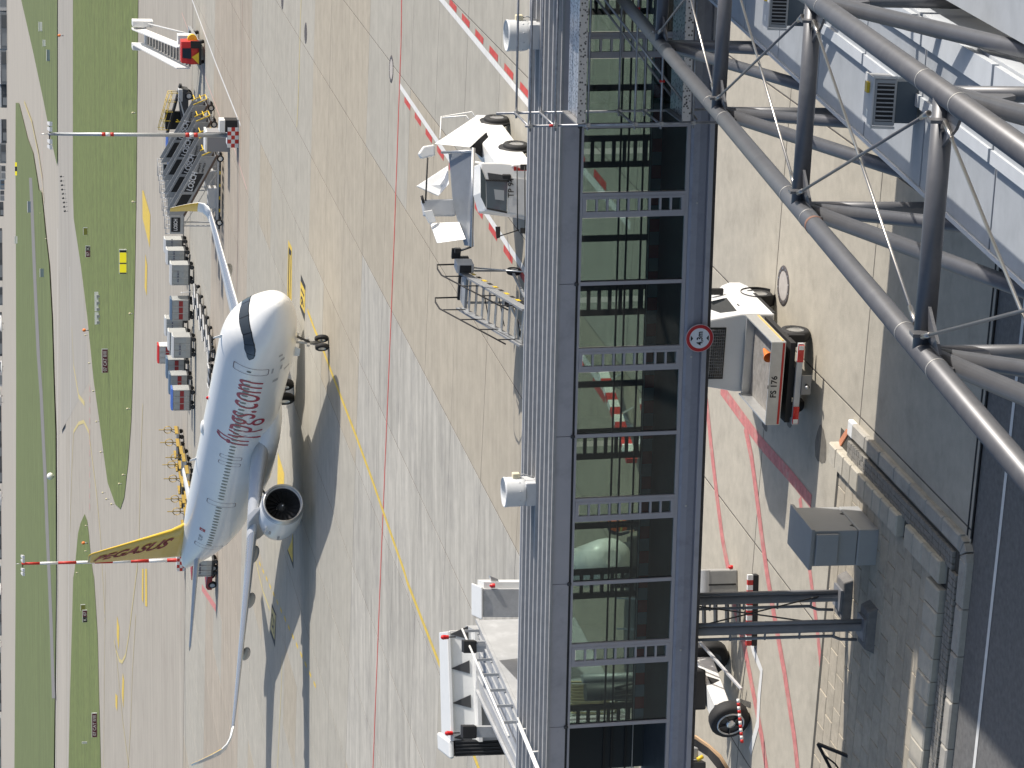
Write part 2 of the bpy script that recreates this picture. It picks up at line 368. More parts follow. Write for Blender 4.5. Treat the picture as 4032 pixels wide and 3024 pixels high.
# white road edge with red dashes
wl = [(1576, 320), (1600, 360), (1747, 0)]
def line_ab(p, q): return G(*p), G(*q)
A0, A1 = G(1577, 321), G(2079, 407+0)
A0 = AB(-23.4, 117.2); A1 = AB(-24.3, 70)
struct(strip([A0, A1], 0.26, 0.006).build('painted_white_road_edge', P_WHITE))
mb = MB(); L = (A1-A0).length
for k in range(int(L/3.0)):
    a = A0.lerp(A1, (1.4+k*3.0)/L)-EA*0.28; b = A0.lerp(A1, (1.4+k*3.0+1.7)/L)-EA*0.28; q = strip([a, b], 0.26, 0.007); i = len(mb.v); mb.v += q.v; mb.f.append((i, i+1, i+2, i+3)); mb.sm.append(False)
struct(mb.build('painted_red_dashes', P_RED))
A0 = AB(-17.3, 117.2); A1 = AB(-18.4, 88); 
A0 = G(1690, -60); A1 = G(2079, 407)
A0 = A0+(A0-A1)*0.2; A1 = A1+(A1-A0)*0.6
struct(strip([A0, A1], 0.26, 0.006).build('painted_white_road_edge', P_WHITE))
mb = MB(); L = (A1-A0).length
for k in range(int(L/3.0)):
    a = A0.lerp(A1, (0.4+k*3.0)/L)+EA*0.30; b = A0.lerp(A1, (0.4+k*3.0+1.7)/L)+EA*0.30; q = strip([a, b], 0.26, 0.007); i = len(mb.v); mb.v += q.v; mb.f.append((i, i+1, i+2, i+3)); mb.sm.append(False)
struct(mb.build('painted_red_dashes', P_RED))
# white and red stand boundary lines far right
px_strip([(740, -60), (757, 0), (850, 250), (948, 495)], 0.22, 'painted_white_line', P_WHITE)
px_strip([(716, 50), (790, 255), (884, 510), (925, 590), (972, 745)], 0.16, 'painted_pink_line', mat('pink_road_paint', (0.55, 0.38, 0.33), 0.8))
px_strip([(955, 0), (953, 250), (947, 520), (942, 750), (930, 1150)], 0.12, 'painted_pink_line', mat('pale_red_line', (0.45, 0.30, 0.25), 0.8))
px_strip([(795, 2313), (850, 2395)], 0.6, 'painted_red_tow_line', P_PINK)
# pink lines by the pickup
px_strip([(2780, 1530), (2790, 1545), (2839, 1528)][:0]+[(2839, 1528), (2990, 1735), (3020, 1770), (3110, 1870), (3195, 1975)], 0.32, 'painted_red_service_line', P_PINK, 0.008)
px_strip([(2768, 1480), (2785, 1600), (2800, 1750), (2823, 1950), (2845, 2120), (2870, 2250), (2895, 2400), (2935, 2560), (3000, 2900), (3030, 3100)], 0.30, 'painted_red_service_line', P_PINK, 0.007)
px_strip([(2935, 1680), (2960, 1800), (2980, 1950), (3000, 2110), (3020, 2250), (3045, 2400), (3090, 2650), (3128, 2900), (3150, 3100)], 0.30, 'painted_red_service_line', P_PINK, 0.009)
px_strip([(3150, 1960), (3195, 2290), (3215, 2450), (3235, 2640), (3238, 2700)], 0.22, 'painted_red_service_line', P_PINK, 0.006)
# boards painted on the ground
def px_board(q, name, m, z): return sheet([G(*p) for p in q], z, name, m)
b = px_board([(1185, 1080), (1203, 1125), (1200, 1267), (1181, 1210)], 'painted_stand_number_board', P_BLK, 0.004)
px_board([(1184, 1105), (1202, 1145), (1200, 1235), (1182, 1196)], 'painted_stand_number_board', P_YEL, 0.008)
px_board([(1135, 945), (1150, 975), (1148, 1195), (1131, 1195)], 'painted_stand_number_board', P_YEL, 0.004)
px_board([(1137, 970), (1148, 990), (1142, 1190), (1134, 1190)], 'painted_stand_number_board', P_BLK, 0.008)
px_board([(1141, 1000), (1146, 1008), (1141, 1175), (1137, 1175)], 'painted_stand_number_board', P_YEL, 0.012)
px_board([(1094, 1780), (1120, 1865), (1118, 1930), (1092, 1930)], 'painted_stand_number_board', P_YEL, 0.006)
px_board([(1150, 2155), (1155, 2100), (1156, 2240), (1131, 2165)], 'painted_stand_number_board', P_BLK, 0.005)
px_board([(1148, 2130), (1153, 2100), (1153, 2215), (1134, 2165)], 'painted_stand_number_board', P_YEL, 0.009)
px_board([(1070, 2375), (1088, 2420), (1083, 2550), (1064, 2490)], 'painted_stand_number_board', P_BLK, 0.005)
px_board([(1071, 2390), (1086, 2425), (1081, 2520), (1066, 2475)], 'painted_stand_number_board', P_YEL2, 0.009)
def ground_text(txt, p, size, sy, name='painted_stand_number'):
    me = text_mesh(txt, size, P_BLK, depth=0.0, bold=0.02, align='CENTER'); o = bpy.data.objects.new(name, me); COL.objects.link(o); o.matrix_world = frame(EA, EB*sy, Vector((0, 0, 1)), (p.x, p.y, 0.014)); return struct(o)
ground_text('91', G(1192, 1172), 1.15, 1.9); ground_text('52', G(1076, 2455), 1.15, 1.9)
for q in ([(561, 750), (565, 750), (592, 845), (590, 975), (562, 860)], [(573, 1000), (580, 1045), (578, 1165), (570, 1130)], [(461, 2425), (470, 2470), (468, 2560), (460, 2500)], [(455, 2730), (463, 2740), (462, 2800), (455, 2780)], [(484, 2650), (489, 2680), (486, 2790), (480, 2730)], [(560, 2240), (566, 2240), (565, 2375), (559, 2360)], [(572, 2240), (579, 2240), (580, 2390), (572, 2385)]):
    px_board(q, 'painted_taxiway_board', P_YEL, 0.02)
for q, w in (([(290, 1700), (310, 1667), (330, 1660), (350, 1700), (365, 1820), (380, 1940), (395, 2100), (405, 2274), (415, 2450)], 0.7), ([(290, 1700), (283, 1850), (275, 2100)], 0.9),
             ([(540, 2240), (520, 2400), (508, 2500), (495, 2580), (481, 2607), (470, 2600), (458, 2560), (450, 2520)], 0.5), ([(535, 2420), (522, 2640), (515, 2850), (505, 3024)], 0.35), ([(455, 2540), (470, 2700), (485, 2850), (508, 3024)], 0.35), ([(415, 2250), (413, 2500), (410, 2800), (408, 3024)], 0.5), ([(563, 1590), (555, 1800), (548, 2100), (540, 2250)], 0.45),
             ([(283, 1290), (290, 1440), (310, 1560), (333, 1590)], 0.9), ([(95, 400), (125, 480), (150, 600), (165, 700), (172, 800)], 1.2), ([(275, 1050), (278, 1500), (279, 1750), (271, 2274), (267, 3024)], 1.3), ([(228, 900), (228, 1400), (227, 1900), (224, 2400), (218, 3024)], 1.3)):
    px_strip(q, w, 'painted_taxiway_line', P_WHITE if w > 1.25 else P_YEL2, 0.02)
mb = MB()
for k in range(34):
    y0 = 420+k*16 if k < 22 else 1520+(k-22)*42
    x0 = 165+(k % 2)*2 if k < 22 else 354; l = 9 if k < 22 else 24
    q = strip([G(x0, y0), G(x0, y0+l)], 1.6, 0.03); i = len(mb.v); mb.v += q.v; mb.f.append((i, i+1, i+2, i+3)); mb.sm.append(False)
struct(mb.build('painted_red_white_taxiway_dashes', mat('faint_red_dash', (0.6, 0.3, 0.27), 0.8)))

# manholes, drains, stains
IRON = mat('cast_iron', (0.12, 0.105, 0.1), 0.6, 0.4, var=0.3, vscale=30)
CONC_L = mat('manhole_concrete', (0.42, 0.39, 0.36), 0.85, var=0.1, vscale=8)
def manhole(p, r, label, dark=False):
    e = empty('manhole', p); tag(e, label, 'manhole')
    MB().lathe([(0.004, r*0.74), (0.012, r*0.76), (0.012, r), (0.0, r*1.02)], ax=(0, 0, 1), n=28).build('iron_ring', IRON, e)
    for k in range(12):
        a = 2*math.pi*k/12; MB().box((0.87*r*math.cos(a), 0.87*r*math.sin(a), 0.014), (0.04, 0.04, 0.006)).build('ring_stud', STEEL, e)
    MB().lathe([(0.009, 0.001), (0.009, r*0.735)], ax=(0, 0, 1), n=28).build('lid', IRON if dark else CONC_L, e)
manhole(G(3085, 1125), 0.47, 'round manhole cover with studded iron ring beside the white pickup')
manhole(G(1541, 272), 0.62, 'round pale manhole cover near the red line, right of the white truck')
manhole(G(1204, 130), 0.6, 'dark oval manhole cover beyond the thin yellow line, upper right', True)
manhole(G(1112, -2), 0.6, 'dark manhole cover cut by the top edge of the photo', True)
mb = MB()
for s in (-0.1, 0.1): mb.bar(AB(-5, 45.30+s, 0.004), AB(-17.6, 45.30+s, 0.004), 0.05, 0.02)
struct(mb.build('drain_channel', mat('drain_slot', (0.02, 0.02, 0.02), 0.8)))
struct(strip([AB(-3, 43.92), AB(-60, 43.92)], 0.13, -0.02).build('painted_white_road_line', P_WHITE))
def stain(px, py, ra, rb, m, seed, z):
    q = random.Random(seed); c = G(px, py); pts = []
    for k in range(26):
        t = 2*math.pi*k/26; f = 1+0.10*math.sin(3*t+seed)+0.06*q.uniform(-1, 1)
        pts.append(c+EA*ra*f*math.cos(t)+EB*rb*f*math.sin(t))
    return sheet(pts, z, 'oil_stain', m)
STAIN = mat('oil_stained_concrete', (0.15, 0.135, 0.11), 0.75, var=0.25, vscale=6)
stain(3232, 1755, 0.42, 0.42, STAIN, 1, 0.004); stain(3012, 1672, 0.14, 0.24, STAIN, 2, 0.003); stain(3110, 1630, 0.3, 0.4, STAIN, 5, 0.003)
# ================================================================== the glazed passenger bridge
BAZ, BSL = R(163.767), R(1.581)
bx = -Vector((math.cos(BAZ)*math.cos(BSL), math.sin(BAZ)*math.cos(BSL), -math.sin(BSL)))
by = Vector((math.sin(BAZ), -math.cos(BAZ), 0))
bz = bx.cross(by)
BM = frame(bx, by, bz, Vector((0.657, 52.0, 6.845))); BMI = BM.inverted()
def BLOC(px, py, yl):
    """pixel -> bridge coordinates on the upright plane at depth yl"""
    o = BMI @ Vector((0, 0, CAMZ)); d = (BMI.to_3x3() @ ray(px, py)); return o + d*((yl-o.y)/d.y)
def BTOP(px, py, zl):
    o = BMI @ Vector((0, 0, CAMZ)); d = (BMI.to_3x3() @ ray(px, py)); return o + d*((zl-o.z)/d.z)
ANOD = mat('anodised_grey_frame', (0.40, 0.38, 0.39), 0.5, 0.0, var=0.05)
FASC = mat('grey_fascia_panel', (0.42, 0.40, 0.415), 0.5, 0.0, var=0.04, vscale=1.5, dirt=(0.09, 0.09, 0.1, 0.3), dscale=1.2)
ROOFM = mat('slate_metal_roof', (0.20, 0.195, 0.195), 0.6, 0.0, var=0.08, vscale=2, dirt=(0.2, 0.2, 0.21, 0.3), dscale=3)
RIBM = mat('roof_rib_metal', (0.34, 0.335, 0.33), 0.55, 0.0, var=0.12, vscale=5)
SILLM = mat('blue_grey_sill', (0.29, 0.295, 0.34), 0.4, 0.1, var=0.06, vscale=2, dirt=(0.1, 0.1, 0.11, 0.4), dscale=2)
GASK = mat('black_gasket', (0.012, 0.012, 0.014), 0.5)
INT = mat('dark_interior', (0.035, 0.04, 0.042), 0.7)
FLOORM = mat('bridge_floor_covering', (0.10, 0.105, 0.11), 0.55, var=0.15)
PANE = glass('green_tinted_pane', (0.60, 0.675, 0.645))
PANE2 = glass('clear_back_pane', (0.80, 0.84, 0.81))
BR = empty('passenger_bridge', mw=BM)
tag(BR, 'glazed grey passenger bridge crossing the whole view with ribbed metal roof', 'passenger bridge')
PER, WH, DEP = 3.133, 2.141, 2.75
XL, XR = -9.25, 12.6                                     # ends of the glazing
def bp(name, m, mb, parent=BR, bevel=0): return mb.build(name, m, parent, bevel)
# roof: deck, ribs, back gutter, end caps
roof = bp('roof', ROOFM, box((XL-1.2, 0.0, 0.33), (XR+2, DEP, 0.405)))
rib_me = MB().prism([(0, -0.07, 0), (0, 0.07, 0), (0, 0.045, 0.07), (0, -0.045, 0.07)], (XR+2-XL+0.9, 0, 0)).mesh('roof_rib', RIBM)
for k in range(7): inst(rib_me, 'roof_rib', roof, (XL-0.9-0.0*k, 0.12+k*0.42, 0.406))
bp('gutter', FASC, MB().bb((XL-1.2, DEP-0.02, 0.2), (XR+2, DEP+0.16, 0.36)), roof)
MB().bb((XL-1.2, DEP+0.13, 0.36), (XR+2, DEP+0.17, 0.47)).build('gutter_lip', LGREY, roof)
# fascia panels with seams at the middle mullions
f_me = box((0.006, -0.02, 0.035), (PER-0.006, 0.02, 0.37)).mesh('fascia_panel', FASC)
c_me = MB().box((0, 0, 0), (0.07, 0.05, 0.05)).cyl((0, -0.02, -0.04), (0, -0.02, 0.04), 0.025).mesh('seam_clip', DARK)
for k in range(-5, 5):
    x = -1.78 + k*PER
    if x < XL-PER: continue
    inst(f_me, 'fascia_panel', BR, (x, 0, 0)); inst(c_me, 'seam_clip', BR, (x, -0.035, 0.03))
bp('fascia_trim', RIBM, box((XL-1.2, -0.045, 0.372), (XR+2, 0.03, 0.42)))
bp('head_gasket', GASK, box((XL, -0.008, -0.012), (XR, 0.03, 0.034)))
# front glazing: frames, panes, ladder panels
top_b = box((XL, -0.045, -0.055), (XR, 0.03, -0.013)); bp('head_rail', ANOD, top_b)
bp('sill_rail', ANOD, box((XL, -0.045, -WH-0.04), (XR, 0.03, -WH+0.03)))
mull = MB().bb((-0.035, -0.05, -WH+0.031), (0.035, 0.05, -0.056)).mesh('mullion', ANOD)
gk = MB().bb((-0.055, -0.01, -WH+0.031), (-0.036, 0.02, -0.056)).bb((0.036, -0.01, -WH+0.031), (0.055, 0.02, -0.056)).mesh('pane_gasket', GASK)
def pane_me(w, m, h0=-WH+0.032, h1=-0.057): return box((-w/2, 0.0, h0), (w/2, 0.008, h1)).mesh('pane', m)
LW = 0.42
pw1 = 1.78-LW-0.112; pw2 = PER-1.78-0.112
P1, P2 = pane_me(pw1, PANE), pane_me(pw2, PANE)
lad_frame = MB()
for x0, x1 in ((-LW+0.036, -LW+0.085), (-0.085, -0.036)): lad_frame.bb((x0, -0.06, -WH+0.032), (x1, 0.02, -0.058))
for z0, z1 in ((-WH+0.033, -WH+0.10), (-0.13, -0.059)): lad_frame.bb((-LW+0.0851, -0.06, z0), (-0.0851, 0.02, z1))
lad_me = lad_frame.mesh('ladder_frame', ANOD)
nb = 9; zz0, zz1 = -WH+0.10, -0.13; st = (zz1-zz0)/nb
bar_me = box((-LW+0.0852, -0.05, -0.02), (-0.0852, 0.02, 0.02)).mesh('ladder_bar', ANOD)
sp_me = box((-LW+0.0852, -0.004, -st/2+0.0205), (-0.0852, 0.004, st/2-0.0205)).mesh('small_pane', PANE)
for k in range(-4, 4):
    x0 = k*PER
    if x0-LW < XL or x0 > XR: continue
    inst(mull, 'mullion', BR, (x0, 0, 0)); inst(mull, 'mullion', BR, (x0-LW, 0, 0))
    L = empty('louvre_panel'); L.parent = BR; L.location = (x0, 0, 0)
    fr = inst(lad_me, 'ladder_frame', BR, (x0, 0, 0)); bpy.data.objects.remove(L)
    for j in range(1, nb): inst(bar_me, 'ladder_bar', fr, (0, 0, zz0+j*st))
    for j in range(nb): inst(sp_me, 'small_pane', fr, (0, 0, zz0+(j+0.5)*st))
for k in range(-4, 5):
    x0 = k*PER
    for xm, me, w in ((x0-LW-0.056-pw1/2, P1, pw1), (x0-1.78-0.056-pw2/2, P2, pw2)):
        if xm-w/2 < XL-0.05 or xm+w/2 > XR+0.05: continue
        inst(me, 'pane', BR, (xm, 0, 0))
    if XL < x0-1.78 < XR: inst(mull, 'mullion', BR, (x0-1.78, 0, 0)); inst(gk, 'pane_gasket', BR, (x0-1.78, 0, 0))
inst(mull, 'mullion', BR, (XL-0.0, 0, 0))
bp('corner_post', ANOD, box((XL-0.6, -0.05, -WH-0.3), (XL-0.04, 0.05, 0.03)))
# lower band, lip, soffit
prof = [(-0.05, -WH-0.045), (-0.075, -WH-0.10), (-0.085, -WH-0.22), (-0.07, -WH-0.36), (-0.045, -WH-0.40), (0.06, -WH-0.40), (0.06, -WH-0.045)]
bp('sill_band', SILLM, MB().prism([(XL-1.2, y, z) for y, z in prof], (XR+2-XL+1.2, 0, 0), smooth=False))
bp('lower_lip', FASC, MB().bb((XL-1.2, -0.12, -WH-0.50), (XR+2, 0.10, -WH-0.403)))
bp('drip_edge', mat('dark_drip_edge', (0.07, 0.06, 0.055), 0.7, var=0.3, vscale=9), MB().bb((XL-1.2, -0.05, -WH-0.58), (XR+2, 0.12, -WH-0.502)))  # dark mottled strip under the lower lip
for k in range(-4, 5): bp('joint_bolt', STEEL, MB().cyl((k*PER-0.2, -0.10, -WH-0.2), (k*PER-0.2, -0.05, -WH-0.2), 0.022, n=6))
# body: floor, ceiling, back wall
bp('floor_slab', FLOORM, box((XL-1.2, 0.07, -WH-0.42), (XR+2, DEP, -WH-0.16)))
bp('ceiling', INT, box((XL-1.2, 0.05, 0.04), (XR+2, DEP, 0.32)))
bp('bottom_beam', DARK, box((XL-1.2, 0.15, -WH-0.62), (XR+2, 0.4, -WH-0.425)))
bp('bottom_beam', DARK, box((XL-1.2, DEP-0.4, -WH-0.62), (XR+2, DEP-0.15, -WH-0.425)))
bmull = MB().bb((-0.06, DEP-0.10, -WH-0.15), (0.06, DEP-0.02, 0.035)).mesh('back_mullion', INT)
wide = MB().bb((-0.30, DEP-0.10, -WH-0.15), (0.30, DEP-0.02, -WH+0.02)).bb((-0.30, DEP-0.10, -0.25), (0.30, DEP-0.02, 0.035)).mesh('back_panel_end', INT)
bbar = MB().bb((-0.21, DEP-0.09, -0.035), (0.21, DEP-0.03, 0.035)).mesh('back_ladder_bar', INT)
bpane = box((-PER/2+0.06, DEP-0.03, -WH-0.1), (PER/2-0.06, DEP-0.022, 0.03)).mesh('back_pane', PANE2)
for k in range(-4, 5):
    x0 = k*PER+0.30
    if not XL-1 < x0 < XR+1: continue
    for dx in (-0.27, 0.27, -1.82): inst(bmull, 'back_mullion', BR, (x0+dx, 0, 0))
    for j in range(1, 10): inst(bbar, 'back_ladder_bar', BR, (x0, 0, -WH-0.05+j*0.225))
    inst(bpane, 'back_pane', BR, (x0-PER/2, 0, 0))
for z, w in ((-1.40, 0.036), (-1.57, 0.036), (-1.88, 0.036), (-2.04, 0.02)):
    bp('handrail', GASK if w > 0.03 else STEEL, MB().bb((XL-1, DEP-0.22, z-w/2), (XR+1.5, DEP-0.22+w, z+w/2)))
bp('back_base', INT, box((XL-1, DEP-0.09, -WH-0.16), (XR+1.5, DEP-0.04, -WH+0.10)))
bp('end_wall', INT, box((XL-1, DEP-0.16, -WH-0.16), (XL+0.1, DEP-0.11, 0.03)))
sq_r = box((-0.135, DEP-0.105, -WH-0.15), (0.135, DEP-0.097, -WH+0.05)).mesh('warning_square', mat('dark_red_square', (0.42, 0.03, 0.03), 0.5))
sq_w = box((-0.135, DEP-0.105, -WH-0.15), (0.135, DEP-0.097, -WH+0.05)).mesh('warning_square', mat('blue_grey_square', (0.32, 0.37, 0.43), 0.5))
for k in range(int((XR-XL)/0.28)): inst(sq_r if k % 2 else sq_w, 'warning_square', BR, (XL+0.2+k*0.28, 0, 0))
# white rail where the roof meets the boarding bridge
mb = MB(); a = BTOP(2040, 2850, 0.55); b = BTOP(2135, 3080, 0.75)
mb.cyl(a, b, 0.025); mb.cyl(a+Vector((0, 0.3, -0.05)), b+Vector((0, 0.25, -0.05)), 0.025)
for t in (0.1, 0.5, 0.9): p = a.lerp(b, t); mb.cyl(p, (p.x, p.y, 0.4), 0.02)
bp('roof_end_rail', WHITE, mb)

# roof fan cowls
COWL = mat('cowl_white_enamel', (0.6, 0.62, 0.63), 0.35, var=0.05, vscale=6, dirt=(0.35, 0.35, 0.34, 0.3), dscale=6)
def cowl(px, py, label):
    p = BTOP(px, py, 0.41); e = empty('roof_fan_cowl', mw=BM @ Matrix.Translation(p)); tag(e, label, 'roof fan', 'fan cowls on the bridge roof')
    r = 0.31
    body = MB().lathe([(0.27, r*0.93), (0.30, r*0.97), (0.34, r), (0.62, r), (0.66, r*1.02), (0.68, r*1.02), (0.70, r*0.97), (0.66, r*0.93), (0.36, r*0.90)], ax=(0, 0, 1), n=32).build('cowl_body', COWL, e)
    MB().lathe([(0.355, 0.001), (0.36, r*0.91)], ax=(0, 0, 1), n=24).build('cowl_floor', DARK, e)
    MB().lathe([(0.36, 0.11), (0.52, 0.11), (0.56, 0.08), (0.565, 0.001)], ax=(0, 0, 1), n=16).build('motor', WHITE, e)
    for k in range(10):
        a = 2*math.pi*k/10; MB().ball((r*math.cos(a)*1.005, r*math.sin(a)*1.005, 0.39), 0.014, 6, 4).build('rivet', STEEL, body)
    MB().box((0, 0, 0.135), (0.50, 0.50, 0.27)).build('base_box', LGREY, e, bevel=0.02)
    MB().box((0.35, 0.0, 0.44), (0.12, 0.14, 0.15)).build('junction_box', mat('cream_plastic', (0.66, 0.6, 0.42), 0.5), e, bevel=0.02)
    MB().tube([(0.35, 0, 0.37), (0.38, -0.02, 0.28), (0.33, -0.05, 0.16), (0.29, -0.02, 0.06)], 0.014, 6).build('cable', GREY, e)
    return e
cowl(2112, 1932, 'white cylindrical fan cowl on the bridge roof near the middle of the bridge')
cowl(2128, 138, 'white cylindrical fan cowl on the bridge roof behind the scaffold tubes')

# clearance sign
SIGN_F = mat('sign_white', (0.78, 0.78, 0.8), 0.4); SIGN_R = mat('sign_red', (0.5, 0.02, 0.025), 0.4); SIGN_K = mat('sign_black', (0.01, 0.01, 0.012), 0.5)
p = BLOC(2755, 1332, -0.20); sg = empty('clearance_sign', mw=BM @ Matrix.Translation(p)); tag(sg, 'round red and white clearance sign reading 4,3m on the bridge edge', 'sign')
r = 0.285
MB().cyl((0, 0, 0), (0, 0.02, 0), r, n=48).build('plate', mat('sign_pale_rim', (0.6, 0.5, 0.5), 0.4), sg)
MB().lathe([(0.001, r*0.72), (0.004, r*0.74), (0.004, r*0.94), (0.001, r*0.965)], ax=(0, -1, 0), n=48).build('red_ring', SIGN_R, sg)
MB().lathe([(0.002, 0.001), (0.002, r*0.735)], ax=(0, -1, 0), n=48).build('face', SIGN_F, sg)
lettering('4,3m', 0.165, SIGN_K, sg, (0, -0.006, -0.005), (1, 0, 0), (0, 0, 1), align='CENTER', bold=0.004, depth=0.001, xs=0.86)
for s in (1, -1): MB().prism([(-0.06, -0.0045, s*0.185), (0.06, -0.0045, s*0.185), (0.0, -0.0045, s*0.135)], (0, -0.002, 0)).build('arrow_wedge', SIGN_K, sg)
for s in (-0.1, 0.1): MB().bb((s-0.02, 0.02, -0.1), (s+0.02, 0.10, 0.12)).build('bracket', STEEL, sg)

# support posts under the bridge
POSTM = mat('post_grey_paint', (0.20, 0.205, 0.22), 0.45, 0.1, var=0.08)
FOOTM = mat('dark_concrete_footing', (0.16, 0.155, 0.15), 0.85, var=0.2, vscale=6, bump=0.3)
def post(p, ztop, side, label):
    e = empty('support_post', p, GRZ); tag(e, label, 'post', 'posts carrying the glazed bridge')
    MB().lathe([(0.35, 0.095), (ztop, 0.095)], ax=(0, 0, 1), n=20).build('column', POSTM, e)
    MB().bb((-0.24, -0.24, 0.30), (0.24, 0.24, 0.35)).build('base_plate', POSTM, e)
    MB().loft([[(-0.55, -0.3, 0), (0.55, -0.3, 0), (0.55, 0.3, 0), (-0.55, 0.3, 0)], [(-0.42, -0.25, 0.3), (0.42, -0.25, 0.3), (0.42, 0.25, 0.3), (-0.42, 0.25, 0.3)]], smooth=False).build('footing', FOOTM, e, bevel=0.03)
    MB().tube([(-0.30, 0.02, 0.4), (-0.28, 0.02, 0.75), (-0.20, 0.02, 0.95), (-0.20, 0.02, ztop)], 0.035, 8).build('conduit', POSTM, e)
    MB().tube([(0.14, -0.02, 0.35), (0.15, -0.02, 1.2), (0.15, -0.02, ztop)], 0.045, 8).build('downpipe', POSTM, e)
    for k in range(5): MB().bb((-0.23, -0.03, 0.9+k*0.75), (0.18, 0.03, 0.93+k*0.75)).build('pipe_clamp', POSTM, e)
    return e
F1, F2 = AB(-21.35, 51.55), AB(-21.35, 49.9)
post(F1, 4.25, 1, 'grey round bridge post on a dark footing, the one farther from the road')
post(F2, 4.25, -1, 'grey round bridge post on a concrete footing, the one nearer the road')
e = empty('cross_bracing', (F1+F2)/2, GRZ); tag(e, 'dark crossed tie rods between the two bridge posts', 'bracing')
MB().cyl((0, -0.8, 0.7), (0, 0.8, 4.1), 0.018, n=6).build('tie_rod', DARK, e); MB().cyl((0.05, 0.8, 0.7), (0.05, -0.8, 4.1), 0.018, n=6).build('tie_rod', DARK, e)
for q in (-0.8, 0.8): MB().cyl((0.02, q, 0.62), (0.02, q*0.93, 0.95), 0.035, n=8).build('turnbuckle', DARK, e)

# scaffold hung in front of the bridge, right
TUBE = mat('scaffold_tube', (0.36, 0.36, 0.37), 0.45, 0.7, var=0.25, vscale=9)
def perforated(name):
    m = mat(name, (0.55, 0.55, 0.56), 0.35, 0.7, bump=0.01)
    n = m.node_tree.nodes; l = m.node_tree.links; b = n['Principled BSDF']
    tc = n.new('ShaderNodeTexCoord'); v = n.new('ShaderNodeTexVoronoi'); v.inputs['Scale'].default_value = 17; l.new(tc.outputs['Object'], v.inputs['Vector'])
    rmp = n.new('ShaderNodeMapRange'); rmp.inputs[1].default_value = 0.22; rmp.inputs[2].default_value = 0.4; l.new(v.outputs['Distance'], rmp.inputs[0])
    mx = n.new('ShaderNodeMix'); mx.data_type = 'RGBA'; mx.inputs[6].default_value = (0.06, 0.06, 0.065, 1); mx.inputs[7].default_value = (0.62, 0.62, 0.63, 1)
    l.new(rmp.outputs[0], mx.inputs[0]); l.new(mx.outputs[2], b.inputs['Base Color']); return m
PERF = perforated('perforated_plank')
SC = empty('scaffold', mw=BM); tag(SC, 'steel tube scaffold with two perforated plank decks in front of the bridge', 'scaffold')
yn, yf = -1.75, -0.42
pn = BLOC(2450, 526, yn); pf = BLOC(2250, 405, yf); xl = (pn.x+pf.x)/2; xr = xl+3.07
for x in (xl, xr):
    for y, zt, zb in ((yn, 1.45, -4.3), (yf, 1.75, -3.7)):
        MB().cyl((x, y, zb), (x, y, zt), 0.024, n=8).build('standard', TUBE, SC)
    for z in (1.38, 0.9, -0.62, -1.12, 0.28, -1.72, -2.9): MB().cyl((x, yn-0.06, z), (x, yf+0.06, z), 0.022, n=8).build('transom', TUBE, SC)
for y in (yn, yf):
    for z in (1.36, 0.88, -0.64, -1.14, 0.26, -1.76):
        MB().cyl((xl-0.1, y, z), (xr+0.1, y, z), 0.022, n=8).build('guard_rail', TUBE, SC)
        MB().box((xl, y, z), (0.07, 0.07, 0.09)).build('coupler', STEEL, SC)
for y, s in ((yn, 1), (yf, 1)): MB().cyl((xl+0.05, y+0.04, -1.85), (xr-0.3, y+0.04, 0.35), 0.022, n=8).build('brace', TUBE, SC)
for z, nm in ((0.31, 'deck'), (-1.70, 'deck')):
    w = (yf-yn)/4
    for k in range(4):
        MB().bb((xl+0.04, yn+k*w+0.012, z), (xr-0.04, yn+(k+1)*w-0.012, z+0.05)).build('plank', PERF, SC)
    MB().bb((xl+0.04, yn-0.03, z+0.0), (xr-0.04, yn+0.005, z+0.16)).build('toe_board', PERF, SC)
    MB().bb((xl-0.0, yn, z), (xl+0.03, yf, z+0.16)).build('toe_board', mat('grey_board', (0.2, 0.2, 0.2), 0.6), SC)
for x, y, z in ((xl, yn, 0.95), (xl, yf, 0.1), (xr-0.9, yn, -0.62), (xl+0.8, yn, -1.14), (xl, yn, -3.0)):
    MB().cyl((x, y, z-0.05), (x, y, z+0.05), 0.027, n=8).build('red_mark', RED, SC)
# ================================================================== tube truss carrying the closed gangway, lower right
TAZ, TSL = R(74.575), R(-6.997)
tw = Vector((math.cos(TAZ)*math.cos(TSL), math.sin(TAZ)*math.cos(TSL), math.sin(TSL)))
tc_ = Vector((math.sin(TAZ), -math.cos(TAZ), 0)); tz = tc_.cross(tw)
TM = frame(tc_, tw, tz, Vector((5.541, 42.8, 7.396))); TMI = TM.inverted()
def TPL(px, py, zl):
    o = TMI @ Vector((0, 0, CAMZ)); d = TMI.to_3x3() @ ray(px, py); return o+d*((zl-o.z)/d.z)
TP = mat('truss_grey_paint', (0.108, 0.11, 0.118), 0.4, 0.2, var=0.10, vscale=3, dirt=(0.16, 0.16, 0.16, 0.35), dscale=5)
ROD = mat('stainless_rod', (0.42, 0.40, 0.37), 0.3, 0.9)
CLAD = mat('gangway_cladding', (0.345, 0.365, 0.385), 0.55, 0.0, var=0.07, vscale=2.5, dirt=(0.25, 0.265, 0.28, 0.45), dscale=1.4)
FLASH = mat('gangway_flashing', (0.48, 0.505, 0.53), 0.5, 0.0, var=0.06, vscale=3)
TR = empty('tube_truss', mw=TM); tag(TR, 'dark grey steel tube truss around the gangway, lower right', 'truss')
TL, TWD, TD = 6.688, 2.407, -2.77
ra = 0.108
nodes = [-TL*k for k in range(0, 5)]
y0, y1 = 6.3, nodes[-1]-3
